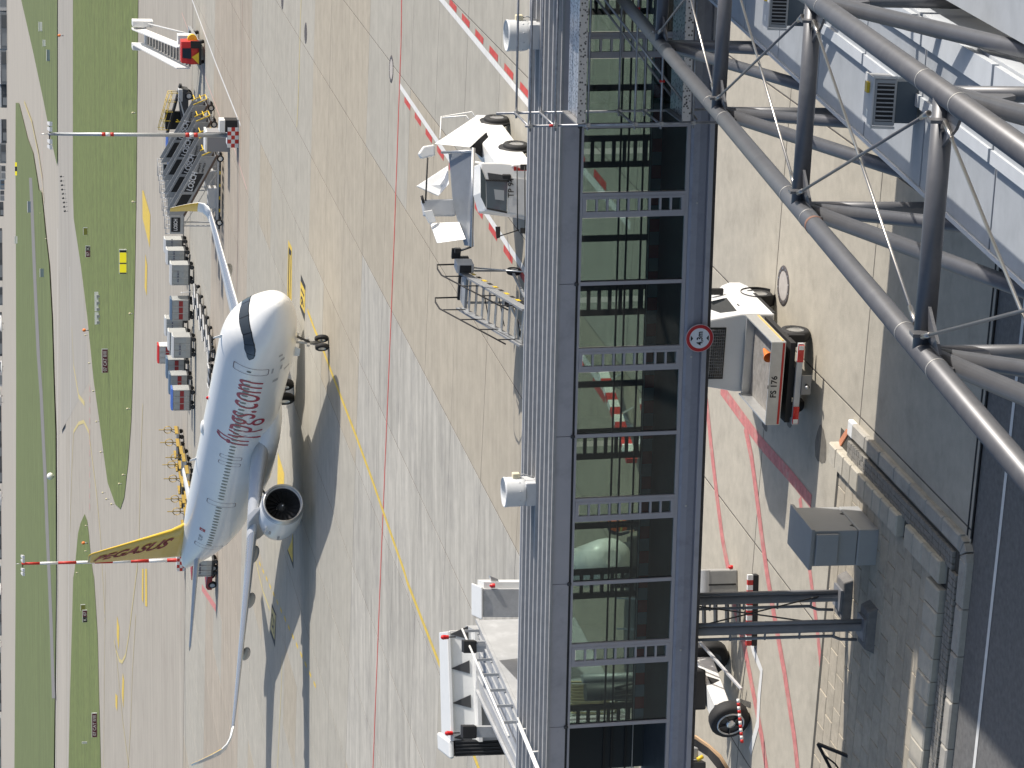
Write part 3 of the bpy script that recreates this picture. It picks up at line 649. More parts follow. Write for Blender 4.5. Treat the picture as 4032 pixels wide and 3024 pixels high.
for x in (0, TWD):
    ch = MB().cyl((x, y0, 0), (x, y1, 0), ra, n=24).build('top_chord', TP, TR)
    MB().cyl((x, y0, TD), (x, y1, TD), ra, n=20).build('bottom_chord', TP, TR)
    for yn_ in nodes:
        for dy in (-0.62, 0.75): MB().cyl((x, yn_+dy-0.012, 0), (x, yn_+dy+0.012, 0), ra+0.004, n=24).build('weld_bead', mat('pale_weld', (0.4, 0.39, 0.37), 0.5, 0.5), ch)
MB().cyl((0, -TL*2-0.97, 0), (0, -TL*2-1.05, 0), ra+0.003, n=24).build('rust_band', mat('rust_primer', (0.2, 0.11, 0.08), 0.8), TR)
for k, yn_ in enumerate(nodes):
    MB().cyl((0, yn_, 0), (TWD, yn_, 0), 0.10, n=20).build('cross_tube', TP, TR)
    for x, s in ((0, 1), (TWD, -1)):
        MB().cyl((x, yn_, 0), (x, yn_+0.34, TD), 0.075, n=16).build('post_tube', TP, TR)
        if k+1 < len(nodes): MB().cyl((x, yn_-0.1, -0.05), (x, nodes[k+1], TD), 0.09, n=18).build('diagonal_tube', TP, TR)
        MB().cyl((x, yn_-0.05, -0.05), (x+s*0.35, yn_-3.1, TD), 0.08, n=16).build('inner_diagonal', TP, TR)
        g_ = [(0.0, yn_+0.25, -0.02), (0.0, yn_-0.75, -0.02), (0.0, yn_-0.12, -0.62), (0.0, yn_+0.1, -0.62)]
        MB().prism([(x-0.02, y, z) for _, y, z in g_], (0.04, 0, 0)).build('gusset', TP, TR)
        hx = x+s*0.13
        MB().prism([(hx, yn_+0.02*s, -0.05), (hx+s*0.42, yn_+0.06, -0.02), (hx+s*0.1, yn_-0.55, -0.02), (hx, yn_-0.55, -0.05)], (0, 0, 0.03)).build('corner_plate', TP, TR)
        MB().box((x+s*0.22, yn_-0.16, 0.08), (0.03, 0.16, 0.16)).build('rod_lug', TP, TR)
    if k+1 < len(nodes):
        yb = nodes[k+1]
        for (xa, xb, zz) in ((0.22, TWD-0.22, 0.07), (TWD-0.22, 0.22, 0.03)):
            p, q = Vector((xa, yn_-0.25, zz)), Vector((xb, yb+0.25, zz))
            rd = MB().cyl(p, q, 0.017, n=8).build('tie_rod', ROD if xa > 1 else TP, TR)
            d = (q-p).normalized()
            for e0, e1 in ((p, p+d*0.3), (q, q-d*0.3)): MB().cyl(e0, e1, 0.030, 0.024, n=8).build('rod_sleeve', ROD, rd)

# the closed gangway inside the truss
GW = empty('gangway', mw=TM); tag(GW, 'closed pale grey metal gangway with stepped roof panels inside the tube truss', 'gangway')
zr = -1.30; gx0, gx1 = 0.30, 2.28
MB().bb((gx0+0.04, y1, TD+0.25), (gx1-0.04, y0, zr-0.05)).build('gangway_body', CLAD, GW)
MB().bb((gx0, y1, zr-0.18), (gx0+0.05, y0, zr+0.02)).build('eaves_trim', FLASH, GW)
MB().bb((gx1-0.05, y1, zr-0.18), (gx1, y0, zr+0.02)).build('eaves_trim', FLASH, GW)
PW = (gx1-gx0)/2
npan = 10; pl = 3.344
for k in range(npan+1):
    ya = y0-k*pl
    for j, (xa, xb, dz) in enumerate(((gx0+0.052, gx0+1.0, 0.0), (gx0+1.0, gx1-0.052, 0.05))):
        MB().bb((xa, ya-pl+0.03, zr-0.055), (xb, ya-0.03, zr+dz)).build('roof_panel', CLAD, GW, bevel=0.008)
    MB().bb((gx0+0.96, ya-pl+0.05, zr+0.03), (gx0+1.10, ya-0.05, zr+0.085)).build('ridge_flashing', FLASH, GW)
    MB().bb((gx0+0.055, ya-0.029, zr-0.05), (gx1-0.055, ya+0.029, zr-0.02)).build('panel_joint', DARK, GW)
    MB().bb((gx1-0.30, ya-pl+0.05, zr+0.05), (gx1-0.02, ya-0.05, zr+0.12)).build('edge_flashing', FLASH, GW)
STAINR = mat('rust_streak', (0.35, 0.31, 0.25), 0.8)
# ventilation boxes on the gangway roof
def ventbox(px, py, label):
    p = TPL(px, py, zr+0.05); e = empty('roof_vent_box', mw=TM @ Matrix.Translation((p.x, p.y, zr+0.05))); tag(e, label, 'vent box', 'vent boxes on the gangway roof')
    BXM = mat('vent_box_grey', (0.33, 0.34, 0.35), 0.45, var=0.04)
    MB().bb((-0.24, -0.19, 0), (0.24, 0.19, 0.26)).build('duct', mat('dark_duct', (0.07, 0.09, 0.11), 0.4, 0.3), e)
    MB().bb((-0.27, -0.23, 0.26), (0.27, 0.23, 0.52)).build('housing', BXM, e, bevel=0.015)
    MB().bb((-0.28, -0.24, 0.521), (0.28, 0.24, 0.54)).build('lid', LGREY, e)
    MB().bb((-0.22, -0.233, 0.29), (0.22, -0.231, 0.49)).build('grille_recess', BLACK, e)
    for k in range(9): MB().box((-0.2+k*0.05, -0.243, 0.39), (0.014, 0.02, 0.2)).build('louvre', GREY, e)
    MB().bb((0.08, -0.06, 0.541), (0.2, 0.06, 0.575)).build('yellow_cap', YEL, e)
    MB().bb((-0.2, -0.05, 0.541), (-0.12, 0.05, 0.544)).build('type_plate', WHITE, e)
    for sx in (-0.29, 0.29): MB().bb((sx-0.012, -0.25, 0.26), (sx+0.012, -0.21, 0.54)).build('corner_strip', STEEL, e)
ventbox(3600, 395, 'grey ventilation box with louvres on the gangway roof, the whole one')
ventbox(3165, 30, 'grey ventilation box on the gangway roof, cut by the photo top edge')

# lower white roof beside the gangway and, out of frame, a building block added to cast shade
AN = empty('annexe_roof', mw=TM); tag(AN, 'bright white flat roof strip beyond the gangway at the corner of the photo', 'roof')
MB().bb((2.54, y1, zr-0.3), (5.18, y0-3, zr-0.05)).build('grey_roof_sheet', CLAD, AN)
MB().bb((5.2, y1, zr-0.3), (7.0, y0-3, zr+0.06)).build('roof_sheet', mat('white_roof_sheet', (0.7, 0.7, 0.68), 0.5, var=0.05), AN)
for k in range(8): MB().bb((5.21, y1+k*3.3, zr+0.061), (7.0, y1+k*3.3+0.05, zr+0.085)).build('roof_seam', LGREY, AN)
TB = empty('shade_block', (11.8, 50.2, 0), R(-16.2)); tag(TB, 'unseen building block beyond the right edge, added to shade the road', 'building')
TBM = mat('shade_block_wall', (0.5, 0.5, 0.5), 0.6, var=0.05)
MB().bb((0, -9, 0), (25, 0, 10.2)).build('wall', TBM, TB)
MB().bb((-0.15, -9.15, 10.2), (25.2, 0.15, 10.35)).build('roof', DARK, TB)
for k in range(2): MB().bb((-0.03, -3-k*3.4, 4.2), (0.0, -0.8-k*3.4, 7.4)).build('window', DGLASS, TB)
# ================================================================== the airliner
PL = empty('airliner', (4.396, 139.9, 0), R(-68.417))     # local: x forward from the nose (negative aft), y to port, z up
tag(PL, 'white airliner with yellow tail fin and red lettering taxiing on the apron', 'aircraft')
AW = mat('airliner_white', (0.85, 0.85, 0.83), 0.28, var=0.02, vscale=1.0, coat=0.3)
AG = mat('airliner_grey', (0.36, 0.37, 0.38), 0.35, 0.1, var=0.04, vscale=1.5)
AY = mat('tail_yellow', (0.72, 0.47, 0.05), 0.35, var=0.03, coat=0.2)
AR = mat('livery_red', (0.40, 0.012, 0.04), 0.4)
AK = mat('door_outline', (0.13, 0.06, 0.08), 0.5)
LIP = mat('polished_lip', (0.55, 0.55, 0.54), 0.35, 0.85)
FUS = [  # aft distance, widest height, upper radius, lower radius, half width
 (0.0, 3.28, 0.03, 0.03, 0.03), (0.06, 3.28, 0.24, 0.24, 0.26), (0.22, 3.29, 0.46, 0.46, 0.50), (0.5, 3.31, 0.68, 0.70, 0.77), (0.9, 3.35, 0.88, 0.93, 1.04), (1.35, 3.40, 1.06, 1.14, 1.27),
 (1.75, 3.45, 1.24, 1.30, 1.43), (2.15, 3.50, 1.54, 1.43, 1.56), (2.6, 3.56, 1.81, 1.54, 1.67), (3.1, 3.64, 1.97, 1.67, 1.77), (3.8, 3.74, 2.05, 1.84, 1.87), (4.6, 3.82, 2.07, 1.97, 1.94), (5.6, 3.87, 2.07, 2.05, 1.975),
 (8, 3.87, 2.07, 2.07, 1.975), (14, 3.87, 2.07, 2.07, 1.975), (20, 3.87, 2.07, 2.07, 1.975), (26, 3.87, 2.07, 2.07, 1.975), (30.5, 3.87, 2.07, 2.07, 1.975), (32.5, 3.9, 2.04, 1.93, 1.95), (34.5, 4.02, 1.9, 1.72, 1.86), (36.5, 4.2, 1.69, 1.42, 1.66),
 (38.5, 4.42, 1.43, 1.12, 1.38), (40.5, 4.68, 1.1, 0.82, 1.02), (42.3, 4.93, 0.75, 0.54, 0.66), (43.6, 5.1, 0.46, 0.33, 0.38), (44.2, 5.18, 0.28, 0.22, 0.24), (44.45, 5.2, 0.12, 0.1, 0.1)]
def fus(xa):
    xa = min(max(xa, 0), 44.45)
    for k in range(len(FUS)-1):
        a, b = FUS[k], FUS[k+1]
        if a[0] <= xa <= b[0]:
            h = b[0]-a[0]; t = (xa-a[0])/h; p = FUS[k-1] if k else a; q = FUS[k+2] if k+2 < len(FUS) else b; out = []
            for j in range(1, 5):
                s0 = (b[j]-a[j])/h; sm = (a[j]-p[j])/(a[0]-p[0]) if k else s0*2; sp = (q[j]-b[j])/(q[0]-b[0]) if q is not b else s0
                m0 = 0 if s0*sm <= 0 else 2*s0*sm/(s0+sm); m1 = 0 if s0*sp <= 0 else 2*s0*sp/(s0+sp)
                out.append((2*t**3-3*t*t+1)*a[j]+(t**3-2*t*t+t)*h*m0+(3*t*t-2*t**3)*b[j]+(t**3-t*t)*h*m1)
            return out
def fpt(xa, th, off=0.0):
    """point on the skin; th measured from the starboard horizontal, up positive"""
    zc, rt, rb, ry_ = fus(xa); r = rt if math.sin(th) >= 0 else rb
    return Vector((-xa, -(ry_+off)*math.cos(th), zc+(r+off)*math.sin(th)))
def th_at(xa, z):
    zc, rt, rb, _ = fus(xa); r = rt if z >= zc else rb
    return math.asin(max(-1, min(1, (z-zc)/r)))
sts = [s_[0] for s_ in FUS]
xs_ = []
for a, b in zip(sts[:-1], sts[1:]):
    n = max(4 if b < 6 else 2, int((b-a)/0.6)); xs_ += [a+(b-a)*k/n for k in range(n)]
xs_.append(sts[-1])
fz = MB().loft([[fpt(x, 2*math.pi*j/72) for j in range(72)] for x in xs_]).build('fuselage', AW, PL)
# cockpit glazing
def patch(outline, m, name, off=0.012, parent=fz):
    """outline: (aft, angle in degrees) corners in order; filled as a fan-free grid between two edges"""
    lo, hi = outline
    n = 28; mb = MB(); rows = []
    for t in range(n+1):
        t /= n
        def ip(pl):
            k = t*(len(pl)-1); i = min(int(k), len(pl)-2); f = k-i; return (pl[i][0]+(pl[i+1][0]-pl[i][0])*f, pl[i][1]+(pl[i+1][1]-pl[i][1])*f)
        a, b = ip(lo), ip(hi)
        rows.append([fpt(a[0]+(b[0]-a[0])*s/8, R(a[1]+(b[1]-a[1])*s/8), off) for s in range(9)])
    return mb.loft(rows, closed=False, cap=False).build(name, m, parent)
def cw(lo, hi, side=1):
    for s in ((1, -1)):
        f = (lambda p: p) if s == 1 else (lambda p: (p[0], 180-p[1]))
        patch(([f(p) for p in lo], [f(p) for p in hi]), mat('cockpit_glass', (0.045, 0.055, 0.065), 0.05, spec=0.8), 'cockpit_window', 0.022)
cw([(1.72, 89), (1.78, 71), (1.90, 54)], [(2.21, 89), (2.24, 73), (2.32, 59)])
cw([(1.94, 52), (2.12, 41), (2.38, 31)], [(2.36, 57), (2.50, 50), (2.70, 44)])
cw([(2.43, 30), (2.8, 23.5), (3.15, 20.5)], [(2.74, 43), (3.0, 38), (3.2, 33)])
cw([(3.2, 20), (3.4, 20), (3.6, 22)], [(3.25, 31.5), (3.45, 29), (3.64, 25)])
for s in (1, -1):
    f = (lambda p: p) if s == 1 else (lambda p: (p[0], 180-p[1]))
    patch(([f(p) for p in [(1.66, 90), (1.74, 70), (1.88, 52), (2.08, 40), (2.36, 29), (2.75, 21.5), (3.2, 18), (3.5, 18), (3.76, 22.5)]], [f(p) for p in [(2.26, 90), (2.28, 73), (2.38, 58), (2.54, 50), (2.76, 43.5), (3.05, 38), (3.3, 32), (3.55, 28.5), (3.78, 23.5)]]), mat('cockpit_mask', (0.02, 0.022, 0.026), 0.25), 'cockpit_mask', 0.012)
# cabin windows
def oval(xa, z, w, h, n=12):
    return [(xa+w/2*math.copysign(abs(math.cos(2*math.pi*k/n))**0.8, math.cos(2*math.pi*k/n)), z+h/2*math.copysign(abs(math.sin(2*math.pi*k/n))**0.8, math.sin(2*math.pi*k/n))) for k in range(n)]
WINM = mat('cabin_window', (0.10, 0.115, 0.13), 0.15)
w0 = MB().poly([fpt(10+p[0]*1.0, th_at(10, p[1]), 0.012)-fpt(10, th_at(10, 4.40), 0.0) for p in oval(0, 4.40, 0.25, 0.36)]).mesh('cabin_window', WINM)
wp = MB().poly([Vector((q.x, -q.y, q.z)) for q in [v.co for v in w0.vertices]]).mesh('cabin_window', WINM)
x = 6.35; k = 0
while x < 35.0:
    if not (26.0 < x < 27.0) and abs(x-18.33) > 0.0:
        if x < 30.5:
            p = fpt(x, th_at(x, 4.40)); inst(w0, 'cabin_window', fz, p)
            inst(wp, 'cabin_window', fz, (p.x, -p.y, p.z))
        elif x < 34.7:
            MB().poly([fpt(q[0], th_at(q[0], q[1]), 0.012) for q in oval(x, 4.40+0.012*(x-30.5), 0.25, 0.34)]).build('cabin_window', WINM, fz)
    x += 0.533; k += 1
# doors: dark outlines
def outline(xa, z0, z1, w, name='door_outline', m=AK, lw=0.035, side=1, rad=0.12):
    pts = []
    for cx, cz, a0 in ((xa+w/2-rad, z1-rad, 0), (xa-w/2+rad, z1-rad, 90), (xa-w/2+rad, z0+rad, 180), (xa+w/2-rad, z0+rad, 270)):
        for s in range(4):
            a = R(a0+30*s); pts.append((cx+rad*math.cos(a), cz+rad*math.sin(a)))
    dense = []
    for i in range(len(pts)):
        a, b = pts[i], pts[(i+1) % len(pts)]; n = max(1, int(math.hypot(b[0]-a[0], b[1]-a[1])/0.25)); dense += [(a[0]+(b[0]-a[0])*s/n, a[1]+(b[1]-a[1])*s/n) for s in range(n)]
    mb = MB(); r1, r2_ = [], []
    zc = (z0+z1)/2
    for px_, pz in dense:
        fx = (px_-xa)/(w/2); fz_ = (pz-zc)/((z1-z0)/2)
        q = (px_-lw*fx*1.0, pz-lw*fz_*1.0)
        r1.append(fpt(px_, th_at(px_, pz), 0.014)); r2_.append(fpt(q[0], th_at(q[0], q[1]), 0.014))
    if side < 0: r1 = [Vector((p.x, -p.y, p.z)) for p in r1]; r2_ = [Vector((p.x, -p.y, p.z)) for p in r2_]
    mb.loft([r1, r2_], cap=False); return mb.build(name, m, fz)
for sd_ in (1, -1):
    outline(5.0, 3.40, 5.27, 0.80, side=sd_); outline(26.55, 3.42, 5.15, 0.72, side=sd_); outline(35.3, 3.55, 5.3, 0.72, side=sd_)
    for xe in (18.35, 19.40): outline(xe, 3.72, 5.0, 0.52, side=sd_, lw=0.03)
MB().poly([fpt(q[0], th_at(q[0], q[1]), 0.016) for q in oval(5.05, 4.45, 0.2, 0.26)]).build('door_window', DGLASS, fz)
for (xa, z, w, h) in ((4.0, 2.75, 0.25, 0.22), (5.0, 2.72, 0.5, 0.10), (5.7, 2.35, 0.22, 0.3), (3.4, 2.9, 0.2, 0.2), (5.0, 3.2, 0.62, 0.10), (35.6, 3.2, 0.5, 0.12), (6.6, 2.9, 0.35, 0.3)):
    MB().poly([fpt(xa+dx*w/2, th_at(xa+dx*w/2, z+dz*h/2), 0.013) for dx, dz in ((-1, -1), (1, -1), (1, 1), (-1, 1))]).build('service_panel', mat('panel_grey', (0.42, 0.42, 0.43), 0.4), fz)
# lettering on the starboard side, wrapped on the skin
def wrap(me, xa0, zmid, name, m):
    bm = bmesh.new(); bm.from_mesh(me)
    bmesh.ops.subdivide_edges(bm, edges=[e for e in bm.edges if e.calc_length() > 0.35], cuts=3)
    for v in bm.verts:
        xa = xa0-v.co.x; z = zmid+v.co.y; th0 = th_at(xa, zmid); zc, rt, rb, ry_ = fus(xa); th = th0+v.co.y/2.02
        v.co = fpt(xa, th, 0.016)
    bm.to_mesh(me); bm.free(); me.materials.clear(); me.materials.append(m)
    o = bpy.data.objects.new(name, me); COL.objects.link(o); o.parent = fz; return o
t = text_mesh('flypgs.com', 2.55, AR, depth=0.0, shear=0.28, res=6, bold=-0.012)
w = max(v.co.x for v in t.vertices)-min(v.co.x for v in t.vertices); mn = min(v.co.x for v in t.vertices)
for v in t.vertices: v.co.x = (v.co.x-mn)*9.9/w; v.co.y *= 1.12
wrap(t, 16.15, 4.42, 'lettering', AR)
t = text_mesh('TC-RP', 0.42, mat('registration_grey', (0.2, 0.21, 0.24), 0.5), depth=0.0, res=3); wrap(t, 34.35, 5.02, 'registration', MATS['registration_grey'])
MB().poly([fpt(xa, th_at(xa, z), 0.016) for xa, z in ((32.35, 4.87), (31.85, 4.87), (31.85, 5.2), (32.35, 5.2))]).build('flag', RED, fz)
MB().poly([fpt(xa, th_at(xa, z), 0.02) for xa, z in ((32.17, 5.0), (32.03, 5.0), (32.03, 5.1), (32.17, 5.1))]).build('flag_crescent', WHITE, fz)
# antennas and beacon
MB().prism([(-4.3, -0.01, 5.85), (-4.75, -0.01, 5.88), (-4.85, -0.01, 6.3), (-4.7, -0.01, 6.3)], (0, 0.02, 0)).build('blade_antenna', AW, fz)
MB().prism([(-23.3, -0.01, 5.9), (-23.8, -0.01, 5.92), (-23.95, -0.01, 6.3), (-23.75, -0.01, 6.3)], (0, 0.02, 0)).build('blade_antenna', AW, fz)
MB().ball((-13.6, 0, 5.95), (0.16, 0.1, 0.12)).build('beacon', LAMP_R, fz)
MB().ball((-18.2, 0, 5.93), (0.7, 0.35, 0.14), 14, 8).build('satellite_dome', AW, fz)
# belly fairing
secs = []
for xa, hw, zb, zt in ((13.6, 0.3, 1.85, 2.3), (14.3, 1.2, 1.72, 2.75), (15.2, 1.95, 1.62, 3.1), (16.5, 2.22, 1.56, 3.2), (19, 2.28, 1.52, 3.2), (22, 2.25, 1.52, 3.1), (24, 2.05, 1.6, 2.95), (25.8, 1.3, 1.72, 2.55), (27.0, 0.3, 1.85, 2.2)):
    zc = (zb+zt)/2
    secs.append([(-xa, hw*math.copysign(abs(math.cos(a))**0.75, math.cos(a)), zc+(zt-zb)/2*math.copysign(abs(math.sin(a))**0.85, math.sin(a))) for a in [2*math.pi*j/32 for j in range(32)]])
MB().loft(secs).build('belly_fairing', AW, PL)
# wings with sharklets
def airfoil(n=14, th=0.12):
    up, lo = [], []
    for k in range(n+1):
        t = (1-math.cos(math.pi*k/n))/2
        yt = 5*th*(0.2969*math.sqrt(t)-0.126*t-0.3516*t*t+0.2843*t**3-0.1015*t**4); cam_ = 0.02*4*t*(1-t)
        up.append((t, cam_+yt)); lo.append((t, cam_-yt))
    return up[::-1]+lo[1:-1]
WS = [(1.5, 15.6, 7.4, 2.55, 0.14, 0, 0), (2.6, 16.35, 6.7, 2.75, 0.135, 0, 0), (4.5, 17.35, 5.5, 3.0, 0.125, 0, 0), (6.4, 18.4, 4.3, 3.22, 0.12, 0, 0), (9.0, 19.8, 3.55, 3.50, 0.115, 0, 0), (12.0, 21.4, 2.75, 3.85, 0.11, 0, 0), (15.0, 23.0, 1.98, 4.2, 0.105, 0, 0), (16.4, 23.75, 1.65, 4.38, 0.1, 8, 0)]
SH = [(16.4, 23.75, 1.65, 4.38, 0.1, 8, 0), (16.95, 24.1, 1.52, 4.52, 0.1, 22, 0), (17.3, 24.4, 1.42, 4.74, 0.1, 45, 0), (17.52, 24.75, 1.3, 5.05, 0.09, 66, 0), (17.68, 25.25, 1.1, 5.55, 0.085, 78, 0), (17.82, 25.85, 0.82, 6.15, 0.08, 80, 0), (17.92, 26.4, 0.52, 6.7, 0.08, 80, 0)]
def wsec(y, le, c, z, th, tilt, _, side):
    out = []
    for t, h in airfoil(th=th):
        dy, dz = -math.sin(R(tilt))*h*c, math.cos(R(tilt))*h*c
        out.append((-(le+t*c), -side*(y+dy), z+dz-0.02*t*c))
    return out
WGREY = mat('wing_grey', (0.58, 0.59, 0.60), 0.35, 0.1, var=0.05, vscale=1.5)
for side in (1, -1):                                      # 1 = starboard
    wg = MB().loft([wsec(*s_, side) for s_ in WS]).build('wing', WGREY, PL)
    sl = MB()
    for a, b in zip(WS[3:-1], WS[4:]):
        A_ = [(-(a[1]+t*a[2]), -side*a[0], a[3]+h*a[2]*1.06-0.02*t*a[2]) for t, h in airfoil(th=a[4])[9:20]]
        B_ = [(-(b[1]+t*b[2]), -side*b[0], b[3]+h*b[2]*1.06-0.02*t*b[2]) for t, h in airfoil(th=b[4])[9:20]]
        sl.loft([[Vector(p)+Vector((0.012, 0, 0)) for p in A_], [Vector(p)+Vector((0.012, 0, 0)) for p in B_]], closed=False, cap=False)
    sl.build('leading_edge_slat', mat('slat_metal', (0.7, 0.7, 0.7), 0.25, 0.7), wg)
    MB().loft([wsec(*s_, side) for s_ in SH]).build('sharklet', AW, wg)
    ins = [[Vector(p)+Vector((0, side*0.012, 0.004)) for p in wsec(*s_, side)[:15]] for s_ in SH[3:]]
    MB().loft(ins, closed=False, cap=False).build('sharklet_inner_face', AY, wg)
    for yf_, l_ in ((6.6, 3.2), (9.2, 2.9), (12.2, 2.5)):
        i = 3 if yf_ < 9 else (4 if yf_ < 12 else 5); a, b = WS[i], WS[i+1]; t = (yf_-a[0])/(b[0]-a[0]); te = (a[1]+a[2])+(b[1]+b[2]-a[1]-a[2])*t; z = a[3]+(b[3]-a[3])*t
        MB().ball((-(te-0.7), -side*yf_, z-0.34), (l_/2, 0.2, 0.27), 12, 8).build('flap_track_fairing', AG, wg)
    # engine
    ex, ey, ez = 15.35, 5.75, 1.80
    en = MB().lathe([(0.55, 1.0), (0.22, 0.985), (0.06, 1.02), (0.0, 1.09), (0.05, 1.15), (0.25, 1.20), (0.7, 1.245), (1.5, 1.26), (2.3, 1.23), (3.1, 1.12), (3.75, 0.98), (3.74, 0.9), (3.0, 0.95)], (-ex, -side*ey, ez), (-1, 0, 0), 48).build('engine_nacelle', AW, PL)
    MB().lathe([(0.30, 0.988), (0.05, 1.018), (-0.012, 1.09), (0.04, 1.155), (0.34, 1.218)], (-ex, -side*ey, ez), (-1, 0, 0), 48).build('inlet_lip', LIP, en)
    MB().lathe([(0.3, 0.986), (0.95, 0.985), (1.0, 0.3)], (-ex, -side*ey, ez), (-1, 0, 0), 40).build('inlet_duct', mat('inlet_dark', (0.03, 0.03, 0.033), 0.5), en)
    FAN = mat('fan_blade', (0.10, 0.10, 0.105), 0.3, 0.6)
    for k in range(18):
        a = 2*math.pi*k/18; mb = MB(); rows = []
        for r_, tw_, ch_ in ((0.25, 20, 0.11), (0.5, 38, 0.14), (0.75, 52, 0.17), (0.97, 62, 0.18)):
            aa = a+0.25*(r_-0.25)
            rad = Vector((0, math.cos(aa), math.sin(aa))); tan = Vector((0, -math.sin(aa), math.cos(aa)))
            c0 = Vector((-(ex+0.78), -side*ey, ez))+rad*r_
            d = Vector((1, 0, 0))*math.cos(R(tw_))+tan*math.sin(R(tw_))
            rows.append([c0-d*ch_, c0, c0+d*ch_])
        mb.loft(rows, closed=False, cap=False).build('fan_blade', FAN, en)
    MB().lathe([(0.42, 0.001), (0.47, 0.08), (0.6, 0.19), (0.8, 0.3)], (-ex, -side*ey, ez), (-1, 0, 0), 20).build('spinner', DARK, en)
    MB().lathe([(0.405, 0.001), (0.435, 0.045)], (-ex, -side*ey, ez), (-1, 0, 0), 10).build('spinner_tip', WHITE, en)
    MB().lathe([(3.2, 0.72), (4.2, 0.58), (4.9, 0.42), (4.88, 0.3), (5.6, 0.02)], (-ex, -side*ey, ez), (-1, 0, 0), 28).build('core_nozzle', mat('hot_metal', (0.25, 0.22, 0.2), 0.4, 0.8), en)
    py_ = []
    for xa, zb, zt, hw in ((16.0, 2.9, 3.0, 0.05), (16.8, 2.85, 3.3, 0.2), (18.0, 2.7, 3.55, 0.26), (19.5, 2.3, 3.5, 0.26), (21.0, 2.6, 3.3, 0.18), (22.2, 2.95, 3.2, 0.05)):
        py_.append([(-xa, -side*ey-hw, zb), (-xa, -side*ey+hw, zb), (-xa, -side*ey+hw, zt), (-xa, -side*ey-hw, zt)])
    MB().loft(py_, smooth=False).build('pylon', AG, PL, bevel=0.06)
    for s2 in (1, -1):
        th = R(42); c_, s__ = math.cos(th), math.sin(th)
        def q(xa, r_): return (-xa, -side*ey+s2*r_*c_, ez+r_*s__)
        MB().poly([q(16.4, 1.24), q(17.6, 1.25), q(17.6, 1.5), q(17.0, 1.42)]).build('nacelle_strake', AW, en)
    for a_, xa in ((150, 17.4), (175, 17.9)):
        aa = R(a_); MB().box((-xa, -side*ey+side*1.255*math.cos(aa), ez+1.255*math.sin(aa)), (0.5, 0.03, 0.12)).build('vent_panel', AG, en)
    # horizontal tail
    hs = [(0.6, 38.6, 3.6, 4.75, 0.11, 0, 0), (1.2, 39.0, 3.3, 4.82, 0.1, 0, 0), (6.2, 42.25, 1.35, 5.28, 0.09, 0, 0)]
    MB().loft([wsec(*s_, side) for s_ in hs]).build('tailplane', WGREY, PL)
# fin
fs = []
for z, le, c, th in ((5.5, 34.9, 7.6, 0.09), (6.1, 36.1, 6.35, 0.1), (6.6, 36.85, 5.7, 0.1), (8.0, 38.15, 4.65, 0.1), (10.0, 39.95, 3.2, 0.095), (11.55, 41.35, 2.0, 0.09), (11.76, 41.75, 1.5, 0.05)):
    fs.append([(-(le+t*c), h*c, z) for t, h in [(t, h-0.08*t*(1-t)) for t, h in airfoil(th=th)]])
fin = MB().loft(fs).build('tail_fin', AY, PL)
t = text_mesh('PEGASUS', 1.0, AR, depth=0.006, res=4, bold=0.03, xs=1.05)
w = max(v.co.x for v in t.vertices)-min(v.co.x for v in t.vertices); mn = min(v.co.x for v in t.vertices)
FZ = [(6.1, 36.1, 6.35, 0.1), (6.6, 36.85, 5.7, 0.1), (8.0, 38.15, 4.65, 0.1), (10.0, 39.95, 3.2, 0.095), (11.76, 41.5, 1.9, 0.09)]
def fin_half(xa, z):
    for p, q in zip(FZ[:-1], FZ[1:]):
        if p[0] <= z <= q[0]:
            f = (z-p[0])/(q[0]-p[0]); le, c, th = (p[j]+(q[j]-p[j])*f for j in (1, 2, 3)); t = min(max((xa-le)/c, 0), 1)
            return 5*th*(0.2969*math.sqrt(t)-0.126*t-0.3516*t*t+0.2843*t**3-0.1015*t**4)*c
    return 0.1
bm = bmesh.new(); bm.from_mesh(t); bmesh.ops.subdivide_edges(bm, edges=[e for e in bm.edges if e.calc_length() > 0.3], cuts=2)
for v in bm.verts:
    f = (v.co.x-mn)/w                                     # 0 at the tip end, 1 at the root end
    hgt = 11.25-f*4.55; cx = 38.72+(hgt-6.7)*0.79; k_ = 0.62+0.38*f
    xa = cx-v.co.y*3.0*k_; z = hgt-v.co.y*0.9*k_
    v.co = Vector((-xa, -(fin_half(xa, z)+0.02), z))
bm.to_mesh(t); bm.free()
o = bpy.data.objects.new('lettering', t); COL.objects.link(o); o.parent = fin
# landing gear
def wheel(p, r, w, parent, rim=ALU):
    t = MB().lathe([(-w/2, r*0.55), (-w/2, r*0.86), (-w*0.38, r*0.97), (-w*0.2, r), (w*0.2, r), (w*0.38, r*0.97), (w/2, r*0.86), (w/2, r*0.55)], p, (0, 1, 0), 28).build('tyre', TYRE, parent)
    MB().lathe([(-w*0.42, 0.001), (-w*0.44, r*0.3), (-w*0.36, r*0.5), (-w*0.5, r*0.56), (w*0.5, r*0.56), (w*0.36, r*0.5), (w*0.44, r*0.3), (w*0.42, 0.001)], p, (0, 1, 0), 24).build('rim', rim, t)
ng = empty('nose_gear'); ng.parent = PL; bpy.data.objects.remove(ng)
xa = 5.6
leg = MB().cyl((-xa+0.25, 0, 2.2), (-xa, 0, 0.42), 0.09, n=12).cyl((-xa, 0, 0.75), (-xa, 0, 0.38), 0.065, n=10).cyl((-xa, -0.26, 0.38), (-xa, 0.26, 0.38), 0.05, n=10).build('nose_gear_leg', STEEL, PL)
MB().bar((-xa+0.08, 0, 1.0), (-xa+1.2, 0, 2.1), 0.10, 0.08).build('drag_strut', DARK, leg); MB().bar((-xa-0.02, 0, 1.1), (-xa-0.25, 0, 0.65), 0.10, 0.05).build('torque_link', GREY, leg)
